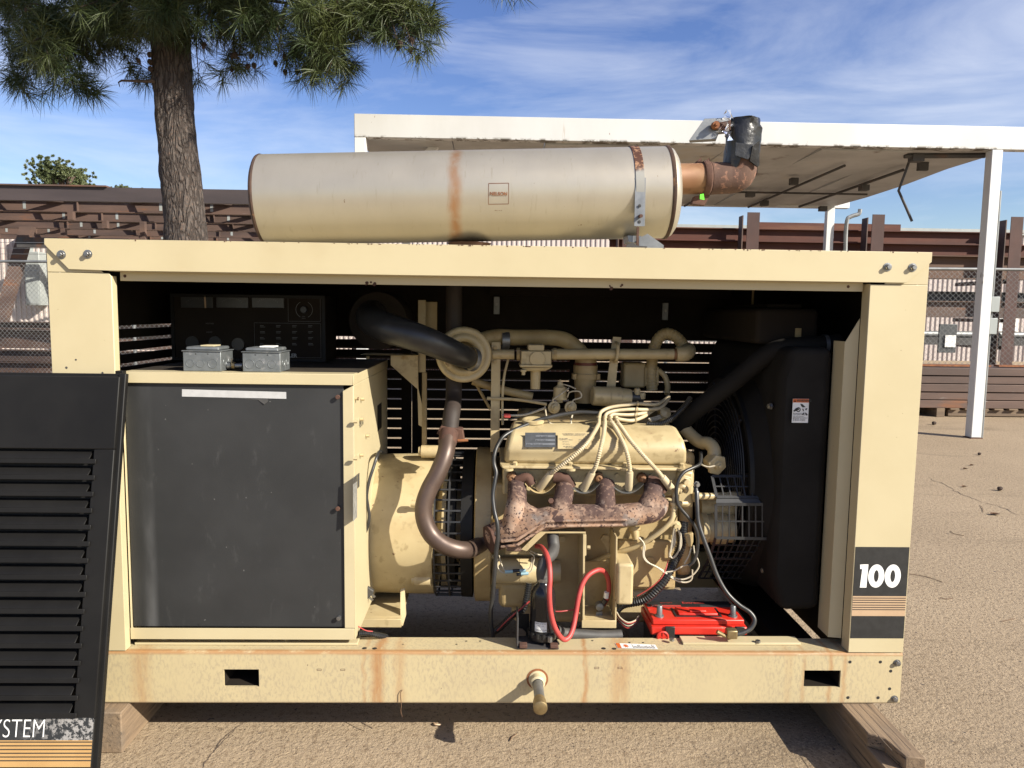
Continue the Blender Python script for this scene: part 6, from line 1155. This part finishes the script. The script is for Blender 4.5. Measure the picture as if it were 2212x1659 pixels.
# louvered door leaning on the set
DO = Vector((.236, -.300, .012)); DV = (Vector((.236, -.030, 1.224))-DO); DL = DV.length; DV.normalize(); DN = Vector((0, -DV.z, DV.y))
def dpt(u, v, n=0.0): return DO+XV*u+DV*v+DN*n
def duv(px, py, n=0.0): d = ray(px, py); P0 = DO+DN*n; t = (P0-CAM).dot(DN)/d.dot(DN); q = CAM+d*t-DO; return q.x, q.dot(DV)
def dbox(mb, u0, u1, v0, v1, n0, n1): return mb.prism([dpt(u0, v0, n0), dpt(u1, v0, n0), dpt(u1, v1, n0), dpt(u0, v1, n0)], DN*(n1-n0))
dr = thing('louvered_door', DO+XV*-.6, 'black louvered metal door leaning on the left end of the generator set', 'door')
DB = MT['door_black']; uL = -1.12
mb = MB(); dbox(mb, uL, -.002, 0, DL, -.034, -.024); mb.build('door_back', DB, dr, .001)
mb = MB(); dbox(mb, -.022, 0, 0, DL, -.0238, -.012); mb.build('door_flange', DB, dr, .003)
mb = MB(); dbox(mb, uL, uL+.02, 0, DL, -.0238, -.012); mb.build('door_flange', DB, dr, .003)
fu1 = duv(245, 1000, 0)[0]
v1 = duv(205, 996)[1]; v2 = duv(166, 1544)[1]; nb = 16; dv = (v1-v2)/(nb-1); lu = duv(212, 996)[0]-.004
mb = MB(); dbox(mb, uL+.04, fu1, v1+.036, DL-.012, -.02, 0); mb.build('door_skin', DB, dr, .003)
mb = MB(); dbox(mb, uL+.04, fu1, 0.0, v2-.012, -.02, 0); mb.build('door_skin', DB, dr, .003)
mb = MB(); dbox(mb, lu-.012, fu1, v2-.0118, v1+.0358, -.02, 0); mb.build('door_skin', DB, dr, .003)
mb = MB(); dbox(mb, uL+.04, uL+.08, v2-.0118, v1+.0358, -.02, 0); mb.build('door_skin', DB, dr, .003)
for i in range(nb):
    vb = v2+dv*i; mb = MB(); e0, e1 = uL+.081, lu-.0125
    mb.prism([dpt(e0, vb+.004, .002), dpt(e0, vb+.030, -.018), dpt(e0, vb+.033, -.0175), dpt(e0, vb+.007, .0065)], XV*(e1-.008-e0))
    dbox(mb, e0, lu, vb-.008, vb+.006, .003, .0075); mb.build('louver', DB, dr, .0012)
# lettering and stripes low on the door
dvv = lambda zx, zy: duv((zx/2.013)/1.8229, (2200+zy/2.013)/1.8229, .001)
ua, vt = dvv(712, 1262); vb0 = dvv(680, 1440)[1]; vb1 = dvv(690, 1605)[1]; vb2 = dvv(690, 1652)[1]; du_ = fu1
k = NB('worn_black_decal'); c = k.mix(k.math('MULTIPLY', k.step(k.noise(70, 5, .7), .47, .56), k.step(k.math('ADD', k.xyz()[0], k.math('MULTIPLY', k.noise(9, 4), .06)), .02, .20)), (.022, .024, .026), (.28, .27, .26)); MT['worn_decal'] = k.done(c, .45)
dq = lambda u0, u1, v0, v1, n: [dpt(u0, v0, n), dpt(u1, v0, n), dpt(u1, v1, n), dpt(u0, v1, n)]
dd_ = MB().add(dq(uL+.05, du_-.002, vb0, vt, .0008), [(0, 1, 2, 3)]).build('door_decal', MT['worn_decal'], dr)
MB().add(dq(uL+.05, du_-.002, vb2, vb0, .0008), [(0, 1, 2, 3)]).build('decal_band', MT['gold'], dd_)
for i in range(6): q = vb0+(vb1-vb0)*(i+.42)/5.6; MB().add(dq(uL+.05, du_-.002, q-.0018, q+.0012, .0013), [(0, 1, 2, 3)]).build('decal_stripe', MT['ink'], dd_)
ub, vl = dvv(360, 1420); vtop = dvv(350, 1268)[1]; text_mesh('SYSTEM', (vtop-vl)*1.40, dpt(ub, vl+.001, .0014), XV, DV, 'decal_lettering', MT['white_ink'], dd_, 'RIGHT', squash=.72, bold=-.0012)
ex = rbox('door_edge_clip', dpt(-.17, DL-.006, -.034), dpt(-.02, DL+.006, -.034)+Vector((0, .02, .004)), DB, dr, .001)
# litter on the concrete
def needle_litter(pts, lb):
    P = spl([ground_at(x_, y_, .004) for x_, y_ in pts], 5); o = MB().tube(P, .0016, 5).build('pine_twig', MT['dirt_leaf']); tag(o, lb, 'twig', 'bits of pine litter on the concrete')
GZ = lambda zx, zy: ((3400+zx/1.843)/1.8229, (1600+zy/1.843)/1.8229)
needle_litter([GZ(330, 1215), GZ(450, 1235), GZ(572, 1275)], 'long brown pine twig lying beside the number decal post')
needle_litter([GZ(630, 905), GZ(660, 925), GZ(730, 938)], 'hooked pine needle pair lying above the long twig')
needle_litter([GZ(840, 718), GZ(862, 735), GZ(870, 768)], 'short forked twig lying left of the curled brown leaf')
needle_litter([GZ(555, 1388), GZ(600, 1398), GZ(650, 1392)], 'thin needle lying below the long brown twig')
needle_litter([GZ(1000, 560+1000), GZ(1100, 1540)], 'straight needle lying low at the right edge')
needle_litter([(1102, 1600), (1106, 1592), (1116, 1585)], 'thin needle on the concrete below the skid, nearest the drain pipe')
needle_litter([(866, 1494), (864, 1505), (865, 1520)], 'dry weed stem hanging from the lower edge of the skid') if False else None
ws = MB().tube(spl([at(869, 1490, -.004), at(865, 1498, -.006), at(866, 1512, -.008), at(867, 1524, -.012), at(866, 1536, -.015), at(869, 1548, -.016)], 6), .0013, 5).build('weed_stem', MT['dirt_leaf'], None); tag(ws, 'thin dry weed stem clinging to the lower edge of the skid face', 'weed')
for (zx, zy), lb in (((962, 788), 'curled brown leaf lying right of the forked twig'), ((790, 431), 'small brown leaf on the concrete near the white post base'), ((742, 457), 'tiny leaf lying just left of the small brown leaf'), ((735, 587), 'leaf scrap on the grey stain of the concrete')):
    p = Vector(ground_at(*GZ(zx, zy), .002)); mb = MB(); R_ = .035 if zx > 900 else .022; V = [p+Vector((R_*math.cos(t)*1.3, R_*.6*math.sin(t), .004+.014*abs(math.cos(t*1.5)))) for t in np.linspace(0, 5.6, 8)]+[p+Vector((0, 0, .003))]
    mb.add(V, [(i, i+1, 8) for i in range(7)]); o = mb.build('leaf', MT['dirt_leaf'], None, ang=80); tag(o, lb, 'leaf', 'dry leaves on the concrete')
for (zx, zy), lb, R_ in (((1000, 600), 'dark pine cone lying on the concrete towards the right edge', .022), ((520, 124), 'brown pine cone on the concrete left of the white post', .03), ((848, 346), 'small dark cone on the concrete in front of the white post', .018)):
    p = ground_at(*GZ(zx, zy), R_*.8); o = MB().lathe(p+Vector((-R_*1.3, 0, 0)), (1, .3, .1), [(0, .001), (R_*.4, R_*.7), (R_*.8, R_*.85), (R_*1.1, R_*.65), (R_*1.5, R_*.75), (R_*2.0, R_*.45), (R_*2.5, .002)], 9).build('pine_cone', MT['cone']); tag(o, lb, 'pine cone', 'cones on the concrete')
p = Vector(ground_at((1600+245/2.011)/1.8229, (2400+912/2.011)/1.8229, .002)); o = MB().tube(spl([p+Vector((-.012, .01, 0)), p+Vector((-.008, -.008, .006)), p+Vector((.012, -.006, .003))], 5), [.003]*11, 6).build('leaf', MT['tan_stripe']); tag(o, 'small curled tan leaf on the concrete in front of the skid shadow', 'leaf', 'dry leaves on the concrete')

# ================================================================== PINES
def needle_mesh(tufts, per, ln, wd, name, m, parent, droop=.25):
    n = len(tufts); c0 = np.repeat(np.array([t[0] for t in tufts]), per, 0); d0 = np.repeat(np.array([t[1] for t in tufts]), per, 0)
    L = np.repeat(np.array([t[2] for t in tufts]), per)*ln*RNG.uniform(.7, 1.1, n*per)
    r = RNG.normal(size=(n*per, 3)); r /= np.linalg.norm(r, axis=1)[:, None]
    d = d0*RNG.uniform(.1, 1.0, (n*per, 1))+r*.9; d[:, 2] -= droop*RNG.uniform(0, 1, n*per); d /= np.linalg.norm(d, axis=1)[:, None]
    base = c0-d0*RNG.uniform(0, .10, (n*per, 1))
    s = np.cross(d, RNG.normal(size=(n*per, 3))); s /= np.linalg.norm(s, axis=1)[:, None]
    mid = base+d*L[:, None]*.55; tip = base+d*L[:, None]; tip[:, 2] -= L*.10
    V = np.stack([base+s*wd*.5, base-s*wd*.5, mid-s*wd*.5, mid+s*wd*.5, tip], 1).reshape(-1, 3); N = n*per
    i = np.arange(N)*5
    loops = np.stack([i, i+1, i+2, i+3, i+3, i+2, i+4], 1).reshape(-1); st = np.stack([np.arange(N)*7, np.arange(N)*7+4], 1).reshape(-1); tot = np.tile([4, 3], N)
    me = bpy.data.meshes.new(name); me.vertices.add(len(V)); me.vertices.foreach_set('co', V.astype(np.float32).ravel())
    me.loops.add(len(loops)); me.loops.foreach_set('vertex_index', loops.astype(np.int32)); me.polygons.add(2*N)
    me.polygons.foreach_set('loop_start', st.astype(np.int32)); me.polygons.foreach_set('loop_total', tot.astype(np.int32)); me.update(calc_edges=True)
    me.materials.append(m); return link(name, me, parent, kind='stuff')
TB = Vector((at(403, 520, 5.5).x+.12, 5.5, 0))
pine = thing('pine_tree', TB, 'big pine with a thick furrowed trunk and long needles hanging over the generator', 'tree')
path = [TB, Vector((at(403, 520, 5.5).x, 5.5, 2.1)), Vector((at(385, 300, 5.5).x, 5.5, 3.11)), Vector((at(369, 100, 5.5).x, 5.5, 4.03)), Vector((at(362, 0, 5.5).x, 5.5, 4.5)), Vector((at(355, 0, 5.5).x-.1, 5.5, 5.6)), Vector((at(355, 0, 5.5).x-.15, 5.55, 8.5))]
q = spl(path, 10); mb = MB(); nseg = 40; q = resample(q, .05); V = []
from mathutils import noise as mn
for i, p in enumerate(q):
    f = i/len(q); R_ = .225*(1-f)+.12*f+.09*max(0, 1-p.z/.7)**2
    for k_ in range(nseg):
        a = 2*math.pi*k_/nseg; d_ = Vector((math.cos(a), math.sin(a), 0))
        h = mn.noise(Vector((d_.x*2.3, d_.y*2.3, p.z*1.4)))*.03+abs(mn.noise(Vector((d_.x*7, d_.y*7, p.z*4.5))))*.03
        V.append(p+d_*(R_*(.97)+h))
F_ = [(i*nseg+k_, i*nseg+(k_+1) % nseg, (i+1)*nseg+(k_+1) % nseg, (i+1)*nseg+k_) for i in range(len(q)-1) for k_ in range(nseg)]
mb.add(V, F_).build('trunk', MT['bark'], pine, ang=80)
trunk_at = lambda z: min(q, key=lambda p: abs(p.z-z))
tufts = []; cones = []
def branch(p0, p1, r0, sag=.15, sub=0, dens=1.0, leafy=.25):
    L = (p1-p0).length; mid = p0.lerp(p1, .5)+Vector((random.uniform(-.1, .1), random.uniform(-.1, .1), sag*L*.5))*1.0
    pts = spl([p0, p0.lerp(mid, .55)+Vector((0, 0, .02)), mid, p1], 5); m = len(pts)
    MB().tube(pts, [r0*(1-.85*i/(m-1)) for i in range(m)], 6).build('branch', MT['twig'], pine)
    d_ = (pts[-1]-pts[-2]).normalized(); tufts.append((np.array(p1), np.array(d_), 1.0))
    st = max(1, int(m*leafy))
    for i in range(st, m-1):
        for _ in range(int(dens) + (random.random() < dens % 1)):
            e = Vector((random.gauss(0, 1), random.gauss(0, 1), random.gauss(0, .7))).normalized(); dd = ((pts[i+1]-pts[i]).normalized()*.5+e*.8).normalized()
            ll = random.uniform(.06, .22); tufts.append((np.array(pts[i]+dd*ll), np.array(dd), random.uniform(.75, 1.05)))
    if sub:
        for _ in range(sub):
            i = random.randint(st, m-2); e = Vector((random.gauss(0, 1), random.gauss(0, 1), random.gauss(-.1, .5))).normalized()
            branch(pts[i], pts[i]+((pts[i+1]-pts[i]).normalized()*.6+e*.7)*random.uniform(.25, .55), r0*.4, .05, 0, dens, .3)
    return pts
# limbs that reach to the sprays one sees in the picture (pixel of the tip, distance)
tips = [(12, 175, 5.2), (45, 185, 5.0), (60, 95, 4.5), (105, 120, 4.6), (140, 185, 5.0), (178, 178, 5.2), (120, 150, 4.9), (225, 105, 5.5), (90, 50, 4.9), (28, 40, 5.3), (200, 60, 5.0), (158, 20, 4.7), (20, 110, 5.6), (230, 30, 5.6), (10, 10, 5.0), (180, 125, 5.4), (80, 165, 5.2), (60, 20, 5.8), (150, 85, 5.6),
        (262, 60, 5.0), (300, 35, 5.0), (285, 150, 5.6), (430, 178, 5.6), (480, 55, 5.2), (540, 95, 5.3), (505, 112, 5.5), (585, 60, 5.0), (640, 120, 5.1), (675, 168, 5.0), (700, 172, 4.9), (620, 135, 5.3), (740, 92, 5.2), (760, 60, 5.3), (700, 60, 4.9), (820, 62, 5.0), (868, 100, 4.8), (898, 118, 4.7), (930, 95, 4.7), (950, 66, 4.8), (850, 40, 5.3), (780, 25, 5.0), (660, 85, 5.6), (600, 100, 5.7), (560, 30, 5.6), (720, 20, 5.6), (890, 60, 5.1), (810, 15, 5.5), (470, 95, 5.8), (440, 60, 4.9), (520, 20, 5.0), (640, 30, 5.3), (690, 130, 5.3), (720, 120, 5.1), (250, 95, 5.9), (330, 60, 5.0), (350, 30, 5.0), (400, 40, 4.9), (380, 10, 4.8), (300, 90, 5.9), (420, 15, 5.2)]
limbs = []
for (px, py, Yp) in ((110, 20, 5.2), (240, -40, 5.3), (560, -20, 5.2), (700, 20, 5.2), (820, -20, 5.0), (470, -60, 5.6), (20, -60, 5.5), (640, -90, 5.4), (150, -100, 5.6), (330, -60, 5.0)):
    e = at(px, py, Yp); z0 = min(e.z+.2, 5.2) if py < 0 else 4.45
    limbs += branch(trunk_at(z0), e, .05, .12, 2, .8, .35)[4:]
for (px, py, Yp) in tips:
    e = at(px, py, Yp); s_ = min(limbs, key=lambda p: (p-e-Vector((0, 0, .35))).length); s_ = s_ if (s_-e).length > .12 else s_+Vector((0, .1, .2))
    branch(s_, e, .016, -.05, 1, .75, .2)
for (px, py, Yp) in ((1090, -18, 4.6), (1125, -8, 4.6), (1060, -36, 4.7)):
    e = at(px, py, Yp); branch(at(900, -140, 5.0), e, .02, .05, 0, .3, .85)
for i in range(46):                                    # the crown above the frame
    z0 = random.uniform(4.9, 8.3); a = i*2.4; ln = random.uniform(1.3, 3.0)*(1-.55*(z0-4.9)/3.6); p0 = trunk_at(z0)
    branch(p0, p0+Vector((math.cos(a)*ln, math.sin(a)*ln*.9, random.uniform(-.05, .6))), .045, .1, 5, 1.0, .3)
for i in range(26):                                    # long limbs on the sunny side, still above the frame
    z0 = random.uniform(4.9, 7.0); a = random.uniform(-1.25, .05); ln = random.uniform(1.8, 4.0); p0 = trunk_at(z0)
    branch(p0, p0+Vector((math.cos(a)*ln, math.sin(a)*ln, random.uniform(.0, .7)+max(0, 5.2-z0))), .05, .1, 6, 1.1, .3)
for i in range(22):                                    # wide limbs high up that keep the trunk in broken shade
    z0 = random.uniform(4.95, 6.4); a = random.uniform(-.95, -.2); ln = random.uniform(2.6, 5.2); p0 = trunk_at(z0)
    branch(p0, p0+Vector((math.cos(a)*ln, math.sin(a)*ln, random.uniform(.1, .6)+max(0, 5.3-z0))), .05, .1, 8, 1.3, .35)
needle_mesh(tufts, 44, .222, .0044, 'needles', MT['needle'], pine)
MB().tube([at(334, 176, 5.3), at(300, 175, 5.25), at(262, 174, 5.2)], [.018, .014, .010], 6).build('dead_branch', MT['twig'], pine)
MB().tube([at(263, 174, 5.2), at(256, 178, 5.2), at(259, 188, 5.2)], [.01, .007, .003], 6).build('dead_branch', MT['twig'], pine)
def cone_at(c_):
    d_ = Vector((random.uniform(-.5, .5), random.uniform(-.5, .5), -1)).normalized(); MB().lathe(c_-d_*.02, d_, [(0, .002), (.006, .017), (.010, .012), (.018, .026), (.022, .019), (.032, .027), (.036, .018), (.045, .022), (.050, .013), (.060, .013), (.068, .001)], 8).build('pine_cone', MT['cone'], pine, ang=15)
for (px, py, Yp, nn) in ((325, 140, 5.35, 7), (205, 118, 5.4, 3), (515, 138, 5.3, 4), (560, 118, 5.3, 3), (600, 126, 5.3, 3), (455, 80, 5.3, 3), (645, 140, 5.2, 2), (885, 100, 4.8, 3), (858, 92, 4.8, 2), (55, 20, 5.0, 3)):
    c_ = at(px, py, Yp); s_ = min(limbs, key=lambda p: (p-c_-Vector((0, 0, .3))).length) if px != 325 else trunk_at(c_.z+.1)
    P = spl([s_, s_.lerp(c_, .6)+Vector((0, 0, .05)), c_+Vector((0, 0, .03))], 4); MB().tube(P, [.012-.008*i/(len(P)-1) for i in range(len(P))], 5).build('branch', MT['twig'], pine)
    for _ in range(nn): cone_at(c_+Vector((random.gauss(0, .045), random.gauss(0, .05), random.gauss(0, .05))))
def far_pine(px, py, wpx, hpx, Y, label):
    c_ = at(px, py, Y); sc_ = (Y+2.33)/FOC; R_ = wpx*sc_/2; H_ = hpx*sc_
    t = thing('pine_tree', (c_.x, Y, 0), label, 'tree', None)
    MB().tube([(c_.x, Y, 0), (c_.x+.1, Y, c_.z*.6), (c_.x, Y, c_.z)], [.25, .18, .06], 8).build('trunk', MT['bark'], t); T = []
    for _ in range(26):
        a = random.uniform(0, 6.28); e = Vector((c_.x+math.cos(a)*R_*random.uniform(.3, .85), Y+math.sin(a)*R_*.7, c_.z+random.uniform(-.55, .75)*H_*.6))
        MB().tube([Vector((c_.x, Y, max(.5, e.z-1.2))), e.lerp(Vector((c_.x, Y, e.z-.4)), .4), e], [.07, .05, .02], 5).build('branch', MT['twig'], t)
        for _ in range(26):
            p = e+Vector((random.gauss(0, .2)*R_, random.gauss(0, .2)*R_, random.gauss(0, .13)*H_)); T.append((np.array(p), np.array([random.gauss(0, .5), random.gauss(0, .5), .6]), 1.0))
    needle_mesh(T, 60, R_*.085, R_*.022, 'crown', MT['needle_far'], t, 0)
far_pine(138, 394, 115, 66, 45, 'distant bushy pine top above the left end of the rusty roof frame')
far_pine(280, 418, 60, 22, 50, 'far small pine top just left of the big pine trunk')
